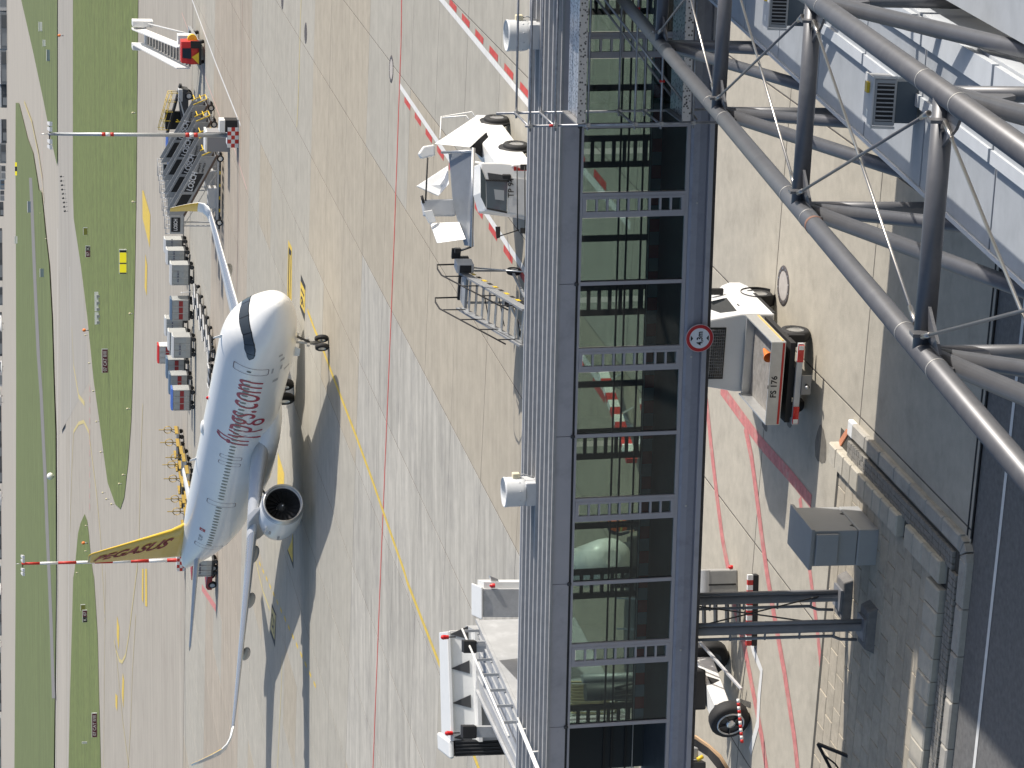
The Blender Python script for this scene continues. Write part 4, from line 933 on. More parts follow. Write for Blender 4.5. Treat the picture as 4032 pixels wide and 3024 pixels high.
for s in (-1, 1): MB().box((-xa+0.2, s*0.18, 1.15), (0.16, 0.15, 0.16)).build('taxi_light', ALU, leg); wheel((-xa, s*0.25, 0.38), 0.38, 0.22, PL)
for s in (-1, 1): MB().prism([(-xa+0.5, s*0.40, 1.95), (-xa-0.8, s*0.40, 1.92), (-xa-0.7, s*0.48, 1.55), (-xa+0.3, s*0.48, 1.60)], (0, 0.03, 0)).build('gear_door', AW, PL)
for s in (-1, 1):
    xm, ym = -22.4, s*3.795
    leg = MB().cyl((xm, ym+s*0.1, 2.9), (xm, ym, 0.58), 0.14, n=14).cyl((xm, ym-0.55, 0.58), (xm, ym+0.55, 0.58), 0.09, n=10).build('main_gear_leg', STEEL, PL)
    MB().bar((xm, ym, 1.3), (xm, ym-s*1.6, 2.4), 0.12).build('side_stay', GREY, leg)
    for q in (-0.46, 0.46): wheel((xm, ym+q, 0.585), 0.585, 0.43, PL)
    MB().prism([(xm+0.7, ym+s*0.25, 2.8), (xm-0.7, ym+s*0.25, 2.8), (xm-0.55, ym+s*0.4, 1.2), (xm+0.55, ym+s*0.4, 1.2)], (0, 0.04, 0)).build('gear_door', AW, PL)
# ================================================================== equipment standing on the apron
def car_wheel(parent, p, r, w, ax=(0, 1, 0), rim=ALU, name='wheel'):
    t = MB().lathe([(-w/2, r*0.6), (-w/2, r*0.9), (-w*0.3, r), (w*0.3, r), (w/2, r*0.9), (w/2, r*0.6)], p, ax, 20).build(name, TYRE, parent)
    MB().lathe([(-w*0.46, 0.001), (-w*0.46, r*0.3), (-w*0.36, r*0.55), (-w*0.5, r*0.62), (w*0.5, r*0.62), (w*0.36, r*0.55), (w*0.46, r*0.3), (w*0.46, 0.001)], p, ax, 16).build('rim', rim, t)
    return t
def solve_z(px, py, Y): return AT(px, py, Y).z
# ---- floodlight masts
MASTM = mat('mast_grey', (0.42, 0.44, 0.45), 0.4, 0.5); M_RED = mat('mast_red', (0.5, 0.03, 0.02), 0.5); M_WH = mat('mast_white', (0.75, 0.75, 0.74), 0.5)
def mast(p, h, bands, label, segs=False, bw=1.5):
    e = empty('light_mast', p, GRZ); tag(e, label, 'light mast')
    if not segs: MB().cyl((0, 0, 0), (0, 0, h), 0.17, 0.11, n=14).build('pole', MASTM, e)
    for a, b, m in bands: MB().cyl((0, 0, a), (0, 0, b), 0.182-0.06*a/h, 0.182-0.06*b/h, n=14).build('painted_band', m, e)
    n = 5; c = bw/n
    for i in range(n):
        for j in range(3): MB().bb((-bw/2+i*c, -bw/2, j*0.27), (-bw/2+(i+1)*c, -bw/2+0.05, (j+1)*0.27)).build('checker_square', M_RED if (i+j) % 2 else M_WH, e)
    for i in range(n):
        for j in range(3): MB().bb((bw/2-0.05, -bw/2+i*c+0.051, j*0.27), (bw/2, -bw/2+(i+1)*c, (j+1)*0.27)).build('checker_square', M_WH if (i+j) % 2 else M_RED, e)
    MB().bb((-bw/2+0.051, -bw/2+0.051, 0), (bw/2-0.051, bw/2, 0.78)).build('base_block', M_WH, e)
    MB().bar((-0.9, 0, h-0.1), (0.9, 0, h-0.1), 0.1).build('cross_arm', DARK, e)
    for x in (-0.85, -0.45, 0.45, 0.85):
        l_ = MB().loft([[(x-0.1, -0.2, h-0.12), (x+0.1, -0.2, h-0.12), (x+0.1, -0.15, h+0.08), (x-0.1, -0.15, h+0.08)], [(x-0.17, -0.55, h-0.28), (x+0.17, -0.55, h-0.28), (x+0.17, -0.5, h-0.08), (x-0.17, -0.5, h-0.08)]], smooth=False).build('floodlight', M_WH, e)
    MB().cyl((0, 0, h), (0, 0, h+0.5), 0.03, n=6).build('lightning_rod', STEEL, e)
    return e
P = G(936, 533); h = solve_z(190, 518, P.y)
def frac(px): return solve_z(px, 525, P.y)
mast(P, h, [(frac(415), frac(400), M_RED), (frac(434), frac(415.5), M_WH), (frac(448), frac(434.5), M_RED), (frac(745), frac(730), M_RED), (frac(762), frac(745.5), M_WH), (frac(778), frac(762.5), M_RED)], 'tall grey light mast with two red and white bands beside the parked grey stairs')
P = G(728, 2205); h = solve_z(85, 2210, P.y); n = 9
mast(P, h, [(h*k/n, h*(k+1)/n, M_RED if k % 2 == 0 else M_WH) for k in range(n)], 'tall mast striped red and white all the way, behind the airliner tail', True, 1.6)
e = empty('generator_cabinet', G(938, 492), GRZ); tag(e, 'black and white generator cabinet beside the base of the grey light mast', 'cabinet')
MB().bb((-0.45, -0.5, 0.1), (0.45, 0.5, 1.0)).build('housing', BLACK, e, bevel=0.03); MB().bb((-0.45, -0.52, 1.0), (0.45, 0.5, 1.4)).build('upper_housing', WHITE, e, bevel=0.03); MB().bb((-0.5, -0.5, 0), (0.5, 0.5, 0.1)).build('skid', GREY, e)
e = empty('equipment_hut', G(905, 560), GRZ); tag(e, 'low grey and white equipment hut behind the checkered mast base', 'hut')
MB().bb((-0.75, 0, 0), (0.75, 1.6, 1.7)).build('wall', mat('hut_grey', (0.25, 0.25, 0.26), 0.6), e); MB().bb((-0.8, -0.05, 1.7), (0.8, 1.65, 1.85)).build('roof', WHITE, e)  # plain grey walls under a white roof

# ---- mobile passenger stairs, grey with panels
ST_G = mat('stair_panel_grey', (0.33, 0.34, 0.35), 0.45, 0.3, var=0.06, vscale=3); ST_L = mat('stair_panel_light', (0.42, 0.43, 0.43), 0.5, var=0.05); LETK = mat('lettering_black', (0.015, 0.015, 0.018), 0.6); LETW = mat('lettering_white', (0.75, 0.75, 0.75), 0.5)
def stairs_grey(p, label, rz, top_sign=True):
    e = empty('passenger_stairs', p, rz); tag(e, label, 'passenger stairs', 'grey stairs parked in a row')
    L_, H_ = 4.7, 2.55                                    # local x runs from the foot towards the top
    for y in (-0.85, 0.85):
        sd_ = MB().prism([(0, y-0.03, 0.55), (L_, y-0.03, 0.55+H_), (L_, y-0.03, 0.55+H_+1.15), (0, y-0.03, 0.55+1.15)], (0, 0.06, 0)).build('side_panel', ST_G, e)
        MB().bar((-0.1, y, 0.5), (L_+0.1, y, 0.5+H_), 0.09, 0.16).build('stringer', mat('stringer_brown', (0.12, 0.08, 0.06), 0.6), e)
    sl = math.atan2(H_, L_); dx = Vector((math.cos(sl), 0, math.sin(sl))); up = Vector((0, 0, 1)); y = -0.882
    def q(s, v): return Vector((s*math.cos(sl), y, 0.55+s*math.sin(sl)+v))
    for s0, s1, m in ((1.55, 3.2, LETK), (3.45, 4.85, BLACK)):
        MB().prism([q(s0, 0.22), q(s1, 0.22), q(s1, 0.98), q(s0, 0.98)], (0, -0.006, 0)).build('sign_block', m, e)
    mme = text_mesh('LOSCH', 0.62, LETW, depth=0.002, bold=0.012, xs=0.86)
    o = bpy.data.objects.new('lettering', mme); COL.objects.link(o); o.parent = e
    o.matrix_local = frame(-dx, Vector((0, 0, 1)), Vector((0, -1, 0)), q(3.12, 0.58)+Vector((0, -0.012, 0)))
    for txt, v in (('airport', 0.78), ('service', 0.44)):
        mme = text_mesh(txt, 0.3, LETK, depth=0.002, bold=0.004)
        o = bpy.data.objects.new('lettering', mme); COL.objects.link(o); o.parent = e
        o.matrix_local = frame(-dx, Vector((0, 0, 1)), Vector((0, -1, 0)), q(1.45, v)+Vector((0, -0.004, 0)))
    for k in range(13):
        t = (k+0.5)/13; MB().bb((t*L_-0.16, -0.8, 0.5+t*H_), (t*L_+0.16, 0.8, 0.54+t*H_)).build('tread', STEEL, e)
    # platform
    MB().bb((L_, -0.9, 0.45+H_), (L_+1.5, 0.9, 0.55+H_)).build('platform', GREY, e)
    MB().bb((L_+0.05, -0.93, 0.56+H_), (L_+1.45, -0.87, 1.55+H_)).build('platform_side', ST_L, e)
    for x in (L_+0.1, L_+0.75, L_+1.45):
        for y2 in (-0.85, 0.85): MB().cyl((x, y2, 0.55+H_), (x, y2, 1.85+H_), 0.03, n=6).build('rail_post', LGREY, e)
    for z in (1.2, 1.52, 1.85):
        for y2 in (-0.85, 0.85): MB().cyl((L_, y2, z+H_), (L_+1.5, y2, z+H_), 0.028, n=6).build('platform_rail', LGREY, e)
    if top_sign:
        MB().bb((L_+0.15, -0.95, 0.75+H_), (L_+1.3, -0.931, 1.45+H_)).build('sign_block', LETK, e)
        mme = text_mesh('LOSCH', 0.4, LETW, depth=0.002, bold=0.01, xs=0.75)
        o = bpy.data.objects.new('lettering', mme); COL.objects.link(o); o.parent = e
        o.matrix_local = frame(Vector((-1, 0, 0)), Vector((0, 0, 1)), Vector((0, -1, 0)), Vector((L_+1.2, -0.955, 1.1+H_)))
    # chassis
    for y2 in (-0.7, 0.7): MB().bar((-0.3, y2, 0.42), (L_+1.2, y2, 0.42), 0.1, 0.14).build('chassis_beam', LGREY, e)
    for k in range(12): MB().bb((-0.3+k*0.5, -0.79, 0.22), (-0.05+k*0.5, -0.76, 0.32)).build('hazard_stripe', YEL if k % 2 else BLACK, e)
    MB().bb((-0.3, -0.76, 0.2), (5.8, -0.72, 0.34)).build('lower_beam', DARK, e)
    for x in (1.2, L_+0.9):
        for y2 in (-0.6, 0.6): MB().bar((x, y2, 0.45), (x if x > 3 else x+0.1, y2, 0.45+H_*min(1, x/L_)), 0.09).build('support_leg', LGREY, e)
    MB().bar((1.3, -0.6, 0.5), (L_+0.8, -0.6, 0.4+H_), 0.06).build('brace', STEEL, e)
    MB().bb((2.6, -0.5, 0.45), (4.2, 0.5, 1.15)).build('power_unit', LGREY, e, bevel=0.04)
    for x in (0.2, L_+0.6):
        for y2 in (-0.75, 0.75): car_wheel(e, (x, y2, 0.27), 0.27, 0.2)
    for y2 in (-0.85, 0.85): MB().bar((-0.55, y2, 0.6), (-0.05, y2, 1.7), 0.07).build('yellow_post', YEL, e)
    for z in (0.62, 1.1, 1.6): MB().bar((-0.5, -0.85, z), (-0.5, 0.85, z), 0.06).build('yellow_bar', YEL, e)
    return e
s0 = G(878, 606)
def stairs_row():
    for k, lab in enumerate(('grey passenger stairs with hazard stripes, front one of the row beside the light mast', 'grey passenger stairs, second from the front in the row beside the light mast', 'grey passenger stairs, third from the front in the row beside the light mast', 'grey passenger stairs at the back of the row, half hidden by the others')):
        o = stairs_grey(s0+EB*(k*3.0)+EA*(k*0.7), lab, GRZ, k in (0, 3))
        o.scale = (-1, 1, 1)
stairs_row()

# ---- white stair truck with a red, black and yellow cab
c0 = G(806, 207); e = empty('stair_truck', c0, GRZ+0.05); tag(e, 'white passenger stair truck with red, black and yellow cab, far right', 'stair truck')
sc_ = 1.0
MB().bb((-1.0, 0.3, 0.45), (1.0, 9.5, 0.7)).build('chassis', GREY, e)
cab = MB().loft([[(-0.95, -0.2, 0.35), (0.95, -0.2, 0.35), (0.95, 1.6, 0.35), (-0.95, 1.6, 0.35)], [(-0.98, -0.35, 1.1), (0.98, -0.35, 1.1), (0.98, 1.6, 1.1), (-0.98, 1.6, 1.1)], [(-0.9, 0.0, 1.95), (0.9, 0.0, 1.95), (0.9, 1.6, 1.95), (-0.9, 1.6, 1.95)]], smooth=False).build('cab', RED, e, bevel=0.06)
MB().prism([(-0.98, -0.365, 0.45), (0.1, -0.365, 0.45), (-0.35, -0.37, 1.1)], (0, -0.012, 0)).build('yellow_wedge', YEL, cab)
MB().prism([(-0.5, -0.345, 1.15), (0.4, -0.345, 1.15), (0.35, -0.1, 1.85), (-0.45, -0.1, 1.85)], (0, -0.02, 0.01)).build('windscreen', DGLASS, cab)
MB().bb((-1.0, -0.40, 0.3), (1.0, -0.2, 0.5)).build('bumper', BLACK, e); MB().bb((0.4, -0.42, 0.5), (1.0, -0.30, 1.2)).build('engine_grille', BLACK, e)
MB().cyl((1.05, 0.3, 1.0), (1.05, 0.9, 1.0), 0.4, n=18).build('spare_wheel', YEL, e)
for y2 in (0.6, 6.5):
    for x in (-0.85, 0.85): car_wheel(e, (x, y2, 0.42), 0.42, 0.28, (1, 0, 0))
pts = ((-1.55, 4.2, 0.85), (-0.35, 11.5, 4.35))
for x0, x1 in ((-1.95, -0.85), (-0.2, 0.45)):
    a, b = Vector((x0, 4.0, 0.9)), Vector((x1, 10.5, 4.3))
    MB().prism([a, b, b+Vector((0, 0.9, 0)), b+Vector((0, 0.9, 1.15)), b+Vector((0, 0, 1.15)), a+Vector((0, 0, 1.15))], (0.10, 0, 0)).build('side_panel', WHITE, e)
for k in range(15):
    t = (k+0.5)/15; xl_, xr_ = -1.85+t*1.1, -0.2+t*0.65; MB().bb((xl_, 4.0+t*6.5-0.15, 0.85+t*3.4), (xr_, 4.15+t*6.5, 0.9+t*3.4)).build('tread', STEEL, e)
    MB().bb((xl_, 4.12+t*6.5, 0.7+t*3.4), (xr_, 4.15+t*6.5, 0.85+t*3.4)).build('riser', mat('riser_grey', (0.25, 0.26, 0.28), 0.5), e)
MB().bb((-0.8, 10.4, 4.2), (0.6, 12.3, 4.3)).build('platform', LGREY, e)
for x, w in ((0.95, 0.55), (-1.15, 0.4)): MB().bb((x-w/2, 10.6, 3.6), (x+w/2, 12.3, 5.4)).build('canopy_side', WHITE, e, bevel=0.06)
MB().cyl((0.95, 4.6, 1.0), (0.98, 10.6, 4.0), 0.07, n=8).build('lift_ram', LGREY, e); MB().bb((0.2, 3.2, 0.7), (1.0, 4.6, 2.0)).build('side_locker', WHITE, e, bevel=0.04)

# ---- belt loader, black with yellow rails
e = empty('belt_loader', G(757, 425), GRZ+0.03); tag(e, 'black belt loader with yellow hand rails, far right behind the mast', 'belt loader')
bd = MB().prism([(1.75, -0.8, 0.4), (1.85, -0.8, 1.0), (1.2, -0.8, 1.25), (-1.9, -0.8, 0.9), (-1.95, -0.8, 0.4)], (0, 1.6, 0)).build('body', DARK, e, bevel=0.05)
MB().bb((0.7, -0.85, 0.9), (1.8, 0.0, 1.3)).build('front_hood', LGREY, e, bevel=0.06)
MB().prism([(-2.3, -0.45, 2.1), (2.1, -0.45, 0.95), (2.1, -0.45, 1.15), (-2.3, -0.45, 2.3)], (0, 0.9, 0)).build('conveyor', BLACK, e)
MB().bb((-2.0, 0.2, 1.0), (-0.4, 0.85, 2.35)).build('operator_cab', BLACK, e, bevel=0.08)
for y2 in (-0.5, 0.5):
    for x in (-1.9, -1.1, -0.3, 0.6, 1.4): z = 1.75-(x)*0.26; MB().cyl((x, y2, z-0.1), (x, y2, z+0.75), 0.03, n=6).build('rail_post', YEL, e)
    for dz in (0.4, 0.75): MB().cyl((-1.9, y2, 2.24+dz), (1.4, y2, 1.38+dz), 0.03, n=6).build('hand_rail', YEL, e)
MB().bar((-1.7, -0.86, 0.6), (-0.9, -0.86, 1.4), 0.08).build('yellow_frame', YEL, e); MB().bar((-1.1, -0.86, 0.7), (-1.1, -0.86, 1.5), 0.08).build('yellow_frame', YEL, e)
MB().bar((-1.6, -0.8, 0.5), (1.0, -0.8, 1.2), 0.1, 0.12).build('lift_arm', LGREY, e)
for x in (-1.25, 1.2):
    for y2 in (-0.75, 0.75): car_wheel(e, (x, y2, 0.36), 0.36, 0.25, rim=LGREY)

# ---- closed baggage carts
CART = mat('cart_grey', (0.42, 0.43, 0.42), 0.45, 0.3, var=0.06, vscale=5); CART_W = mat('cart_pale', (0.55, 0.56, 0.55), 0.5, var=0.05)
ROOF_B = BLUE; ROOF_S = mat('cart_roof_slate', (0.14, 0.20, 0.28), 0.35, 0.4, var=0.1); ROOF_L = mat('cart_roof_light', (0.6, 0.61, 0.6), 0.4, 0.3)
def dolly(e, w=2.0, d=1.6):
    MB().bb((-w/2, -d/2, 0.36), (w/2, d/2, 0.48)).build('dolly_frame', DARK, e)
    for x in (-w*0.36, w*0.36):
        for y2 in (-d*0.42, d*0.42): car_wheel(e, (x, y2, 0.2), 0.2, 0.14, (0, 1, 0), rim=DARK)
    MB().bar((w/2, 0, 0.35), (w/2+0.75, 0, 0.30), 0.07).build('tow_bar', DARK, e)
def cart(px, py, body, roof, stripe, label, w=1.9, rz=0.0, hh=1.45):
    e = empty('baggage_cart', G(px, py), GRZ+rz); tag(e, label, 'baggage cart', 'covered baggage carts parked in a row')
    dolly(e, w, 1.55)
    bx_ = MB().loft([[(-w/2, -0.75, 0.49), (w/2, -0.75, 0.49), (w/2, 0.75, 0.49), (-w/2, 0.75, 0.49)], [(-w/2, -0.78, 0.9), (w/2, -0.78, 0.9), (w/2, 0.78, 0.9), (-w/2, 0.78, 0.9)], [(-w/2, -0.70, 0.5+hh), (w/2, -0.70, 0.5+hh), (w/2, 0.70, 0.5+hh), (-w/2, 0.70, 0.5+hh)]], smooth=False).build('cart_body', body, e, bevel=0.03)
    MB().prism([(-w/2-0.05, -0.76, 0.505+hh), (-w/2-0.05, 0.76, 0.505+hh), (-w/2-0.05, 0.45, 0.66+hh), (-w/2-0.05, -0.45, 0.66+hh)], (w+0.1, 0, 0)).build('cart_roof', roof, e, bevel=0.03)
    if stripe:
        MB().prism([(-w/2+0.08, -0.775, 1.0), (w/2-0.08, -0.775, 1.0), (w/2-0.08, -0.755, 1.35), (-w/2+0.08, -0.755, 1.35)], (0, -0.02, 0)).build('colour_stripe', stripe, bx_)
    else:
        for k in range(5): MB().box((-w/2+0.35+k*0.22, -0.79, 1.42), (0.15, 0.03, 0.1)).build('printed_letter', mat('cart_print', (0.1, 0.1, 0.16), 0.5), bx_)
    for x in (-w/2, -w/6, w/6, w/2): MB().box((x*0.98, -0.78, 0.5+hh/2), (0.05, 0.08, hh-0.05)).build('body_post', STEEL, bx_)
    return e
RS = mat('stripe_red', (0.33, 0.03, 0.03), 0.5)
carts = [(746, 565, CART_W, ROOF_B, RS, 1.7, 'blue roofed baggage cart beside the light mast, the rear one of the pair'), (752, 622, CART_W, ROOF_B, RS, 1.7, 'blue roofed baggage cart beside the light mast, the front one of the pair'),
 (736, 962, CART, ROOF_L, None, 1.2, 'grey baggage cart next to the yellow wing tip, first of the row'), (745, 1006, CART, ROOF_L, None, 1.3, 'grey baggage cart, second from the yellow wing tip'), (762, 1074, CART, ROOF_L, None, 1.85, 'larger grey baggage cart, third from the yellow wing tip'),
 (762, 1212, CART, ROOF_S, RS, 1.85, 'baggage cart with slate blue roof and red stripe, behind the far wing root'), (738, 1280, CART, ROOF_L, None, 1.6, 'pale baggage cart half hidden between the slate roofed cart and two grey carts'), (752, 1335, CART, ROOF_L, None, 1.7, 'grey baggage cart behind another one, above the airliner nose'), (770, 1358, CART, ROOF_L, None, 1.9, 'grey baggage cart nearest the airliner nose'),
 (706, 1388, CART_W, RED, RS, 1.7, 'white baggage cart with red roof at the back of the row'), (744, 1443, CART, ROOF_S, RS, 1.8, 'baggage cart with slate roof and dark red stripe, second from the bright blue one'), (756, 1505, CART, ROOF_S, RS, 1.8, 'baggage cart with slate roof next to the bright blue roofed one'), (766, 1565, CART, BLUE, RS, 1.9, 'baggage cart with bright blue roof at the left end of the row')]
for px_, py_, b_, r_, s_, w_, lab in carts: cart(px_, py_, b_, r_, s_, lab, w_)

# ---- empty flat dollies
def flat(px, py, label, rz=0.0, w=1.7):
    e = empty('flat_dolly', G(px, py), GRZ+rz); tag(e, label, 'dolly', 'empty flat dollies')
    dolly(e, w, 1.5)
    for k in range(4): MB().bb((-w/2+k*w/4+0.02, -0.75, 0.485), (-w/2+(k+1)*w/4-0.02, 0.75, 0.53)).build('deck_board', GREY if k % 2 else DARK, e)
    for x in (-w/2, w/2): MB().bar((x, -0.75, 0.55), (x, 0.75, 0.55), 0.06, 0.1).build('end_stop', LGREY, e)
ords = ('first', 'second', 'third', 'fourth', 'fifth', 'sixth')
for k, (x, y) in enumerate(((788, 1168), (800, 1208), (812, 1250), (824, 1292), (836, 1332), (846, 1374))): flat(x, y, 'empty dark flat dolly, %s from the right in the chain in front of the carts' % ords[k], R(-38))
flat(846, 1480, 'empty dark flat dolly standing alone beside the airliner cockpit roof')
e = empty('tow_fork', G(770, 1148), GRZ); tag(e, 'thin upright tow bar fork at the head of the dolly chain', 'tow bar'); MB().cyl((0, 0, 0), (-0.1, 0, 1.3), 0.03, n=6).cyl((-0.1, -0.3, 1.25), (-0.1, 0.3, 1.25), 0.025, n=6).build('handle', LGREY, e); MB().bar((0, 0, 0.1), (-0.9, 0, 0.25), 0.07).build('bar', DARK, e)
# ---- yellow pallet dollies with upright tow poles
POLY = mat('pallet_yellow', (0.32, 0.215, 0.04), 0.6, var=0.2)
PFR = mat('pallet_frame_dark', (0.09, 0.075, 0.05), 0.6, var=0.2)
def ydolly(px, py, label, pole=True, deck=None, rz=0):
    e = empty('pallet_dolly', G(px, py), GRZ+rz); tag(e, label, 'pallet dolly', 'yellow pallet dollies behind the airliner')
    MB().bb((-1.3, -0.8, 0.40), (1.3, 0.8, 0.55)).build('frame', PFR, e)
    for k in range(6): MB().bb((-1.25+k*0.42, -0.72, 0.551), (-0.9+k*0.42, 0.72, 0.62)).build('roller', deck or GREY, e)
    for x in (-1.3, 1.3): MB().bb((x-0.05, -0.8, 0.55), (x+0.05, 0.8, 0.85)).build('end_board', POLY, e)
    MB().bb((-1.3, -0.83, 0.5), (1.3, -0.79, 0.72)).build('side_board', LGREY if deck else PFR, e)
    for x in (-0.9, 0.9):
        for y2 in (-0.6, 0.6): car_wheel(e, (x, y2, 0.22), 0.22, 0.16, rim=DARK)
    if pole:
        MB().cyl((1.1, 0.5, 0.5), (1.1, 0.5, 2.3), 0.045, n=8).build('tow_pole', POLY, e)
        MB().lathe([(0, 0.36), (0.05, 0.4), (0.1, 0.36), (0.05, 0.32), (0, 0.36)], (1.1, 0.45, 1.45), (0, 1, 0), 16).build('tow_ring', POLY, e)
        MB().cyl((1.1, 0.5, 1.3), (0.8, 0.2, 0.6), 0.03, n=6).build('pole_stay', DARK, e)
for k, (x, y, pl_, dk) in enumerate(((722, 1742, True, STEEL), (728, 1792, True, None), (742, 1822, False, LGREY), (752, 1852, True, STEEL), (738, 1880, True, None), (765, 1900, False, LGREY), (744, 1935, True, None), (768, 1950, False, STEEL), (752, 2015, True, None), (760, 2065, True, None))):
    ydolly(x, y, ('rightmost', 'second', 'third', 'fourth', 'fifth', 'sixth', 'seventh', 'eighth', 'ninth', 'leftmost')[k] + (' yellow pallet dolly from the right behind the fuselage, with upright tow pole' if pl_ else ' yellow pallet dolly from the right behind the fuselage, flat without pole'), pl_, dk, R(-8))
# ---- tug and dolly under the tail
e = empty('baggage_tug', G(852, 2250), GRZ+R(160)); tag(e, 'dark red baggage tug standing under the airliner tail', 'tug')
MB().prism([(-1.5, -0.65, 0.35), (-1.5, -0.65, 1.0), (-0.3, -0.65, 1.1), (-0.1, -0.65, 0.75), (1.2, -0.65, 0.85), (1.45, -0.65, 0.7), (1.45, -0.65, 0.35)], (0, 1.3, 0)).build('body', mat('tug_red', (0.28, 0.02, 0.03), 0.4), e, bevel=0.05)
MB().bb((-0.9, -0.55, 1.05), (-0.3, 0.55, 1.4)).build('seat', BLACK, e, bevel=0.05)
for x in (-0.95, 0.9):
    for y2 in (-0.6, 0.6): car_wheel(e, (x, y2, 0.34), 0.34, 0.24, rim=LGREY)
for y2 in (-0.55, 0.55): MB().cyl((-1.3, y2, 1.0), (-1.2, y2, 2.0), 0.03, n=6).build('roof_post', BLACK, e)
MB().bb((-1.4, -0.65, 1.98), (0.3, 0.65, 2.05)).build('roof', mat('tug_roof', (0.3, 0.03, 0.04), 0.5), e)
cart(855, 2212, CART, ROOF_L, None, 'grey baggage cart coupled to the red tug under the airliner tail', 1.7, R(-20), 1.1)
# ================================================================== near ground: pavement, kerbs, cabinet
STONE = mat('paver_stone', (0.40, 0.355, 0.28), 0.85, var=0.12, vscale=5, rnd=0.09, dirt=(0.2, 0.18, 0.15, 0.4), dscale=3, bump=0.3, bscale=60)
COPE = mat('coping_stone', (0.43, 0.40, 0.335), 0.8, var=0.12, vscale=5, rnd=0.1, dirt=(0.18, 0.17, 0.15, 0.5), dscale=2.5, bump=0.3, bscale=60)
KERB = mat('kerb_stone', (0.36, 0.34, 0.30), 0.8, var=0.15, vscale=4, rnd=0.1, dirt=(0.12, 0.115, 0.1, 0.6), dscale=2, bump=0.4, bscale=50)
COBB = mat('cobble_stone', (0.20, 0.19, 0.17), 0.85, var=0.2, vscale=12, rnd=0.15)
SOIL = mat('pavement_bed', (0.07, 0.065, 0.055), 0.95)
pav = sheet([AB(-40, 45.5), AB(-18.0, 45.5), AB(-18.0, 53.06), AB(-40, 53.06)], 0.075, 'pavement', SOIL)
def blk(w, d, h, m, name, c=0.012):
    x, y = w/2, d/2
    return MB().loft([[(-x, -y, -h), (x, -y, -h), (x, y, -h), (-x, y, -h)], [(-x, -y, -c), (x, -y, -c), (x, y, -c), (-x, y, -c)], [(-x+c, -y+c, 0), (x-c, -y+c, 0), (x-c, y-c, 0), (-x+c, y-c, 0)]], smooth=False).mesh(name, m)
pw_, pd_ = 0.80, 0.50
pm = blk(pw_-0.014, pd_-0.014, 0.08, STONE, 'paver'); ph = blk(pw_/2-0.014, pd_-0.014, 0.08, STONE, 'paver')
j = 0; b = 46.85; rr = random.Random(11); npv = 0
while b+pd_ < 53.05:
    a = -18.86-pw_/2-(j % 2)*pw_*0.5
    if j % 2: inst(ph, 'paver', pav, AB(-18.86-pw_/4, b+pd_/2, 0.10), (0, 0, GRZ)); npv += 1
    while a > -29:
        p = AB(a, b+pd_/2)
        if in_view(p, 120) and npv < 300: inst(pm, 'paver', pav, p+Vector((0, 0, 0.10+rr.uniform(-0.004, 0.004))), (rr.uniform(-.004, .004), rr.uniform(-.004, .004), GRZ)); npv += 1
        a -= pw_
    b += pd_; j += 1
cm = blk(0.47, 0.74, 0.20, COPE, 'coping_block', 0.03); cme = blk(0.46, 0.50, 0.22, COPE, 'coping_block', 0.03)
k = 0; a = -19.2
while a > -28: inst(cm, 'coping_block', pav, AB(a, 46.35, 0.24+rr.uniform(-.008, .008)), (rr.uniform(-.01, .01), rr.uniform(-.01, .01), GRZ)); a -= 0.485
b = 46.3
while b < 53.0:
    if not 48.2 < b < 48.6: inst(cme, 'coping_block', pav, AB(-18.62, b, 0.26+rr.uniform(-.008, .008)), (rr.uniform(-.01, .01), rr.uniform(-.01, .01), GRZ))
    b += 0.515
kb = blk(0.95, 0.34, 0.2, KERB, 'kerb_block', 0.035); a = -18.5
while a > -28: inst(kb, 'kerb_block', pav, AB(a, 45.2, 0.13+rr.uniform(-.006, .006)), (rr.uniform(-.008, .008), rr.uniform(-.008, .008), GRZ+rr.uniform(-.006, .006))); a -= 0.97
kc = blk(0.34, 0.95, 0.2, KERB, 'kerb_block', 0.035); b = 46.0
while b < 52.2: inst(kc, 'kerb_block', pav, AB(-17.8, b, 0.13+rr.uniform(-.006, .006)), (rr.uniform(-.008, .008), rr.uniform(-.008, .008), GRZ+rr.uniform(-.006, .006))); b += 0.97
# rounded corner of the kerb
for t in range(3):
    t0, t1 = R(-90+t*30+2), R(-90+(t+1)*30-2); c = (-18.05, 45.45)
    q = [AB(c[0]+r_*math.cos(t_), c[1]+r_*math.sin(t_), -0.05) for r_, t_ in ((0.10, t0), (0.42, t0), (0.42, t1), (0.10, t1))]
    MB().prism(q, (0, 0, 0.18)).build('kerb_block', KERB, pav, bevel=0.02)
# painted end of the kerb
MB().prism([AB(-17.97, 52.17, 0), AB(-17.62, 52.17, 0), AB(-17.62, 52.50, 0), AB(-17.97, 52.50, 0)], (0, 0, 0.13)).build('kerb_block', WHITE_D, pav, bevel=0.03)
MB().prism([AB(-18.4, 52.95, 0), AB(-18.0, 52.55, 0), AB(-17.9, 52.65, 0), AB(-18.3, 53.05, 0)], (0, 0, 0.10)).build('kerb_block', mat('orange_faded_paint', (0.6, 0.25, 0.14), 0.8, var=0.1), pav)
cb = blk(0.115, 0.115, 0.06, COBB, 'cobble', 0.02)
mbc = MB(); n_ = 0
for i in range(52):
    for q in range(3):
        p = AB(-18.37+q*0.128, 45.75+i*0.128, 0.11+rr.uniform(-.006, .006)); mbc.box(p, (0.112, 0.112, 0.07), Matrix.Rotation(GRZ+rr.uniform(-.1, .1), 3, 'Z'))
for i in range(72):
    for q in range(3):
        p = AB(-18.5-i*0.128, 45.48+q*0.128, 0.11+rr.uniform(-.006, .006)); mbc.box(p, (0.112, 0.112, 0.07), Matrix.Rotation(GRZ+rr.uniform(-.1, .1), 3, 'Z'))
o = mbc.build('cobbles', COBB, pav); o['kind'] = 'stuff'

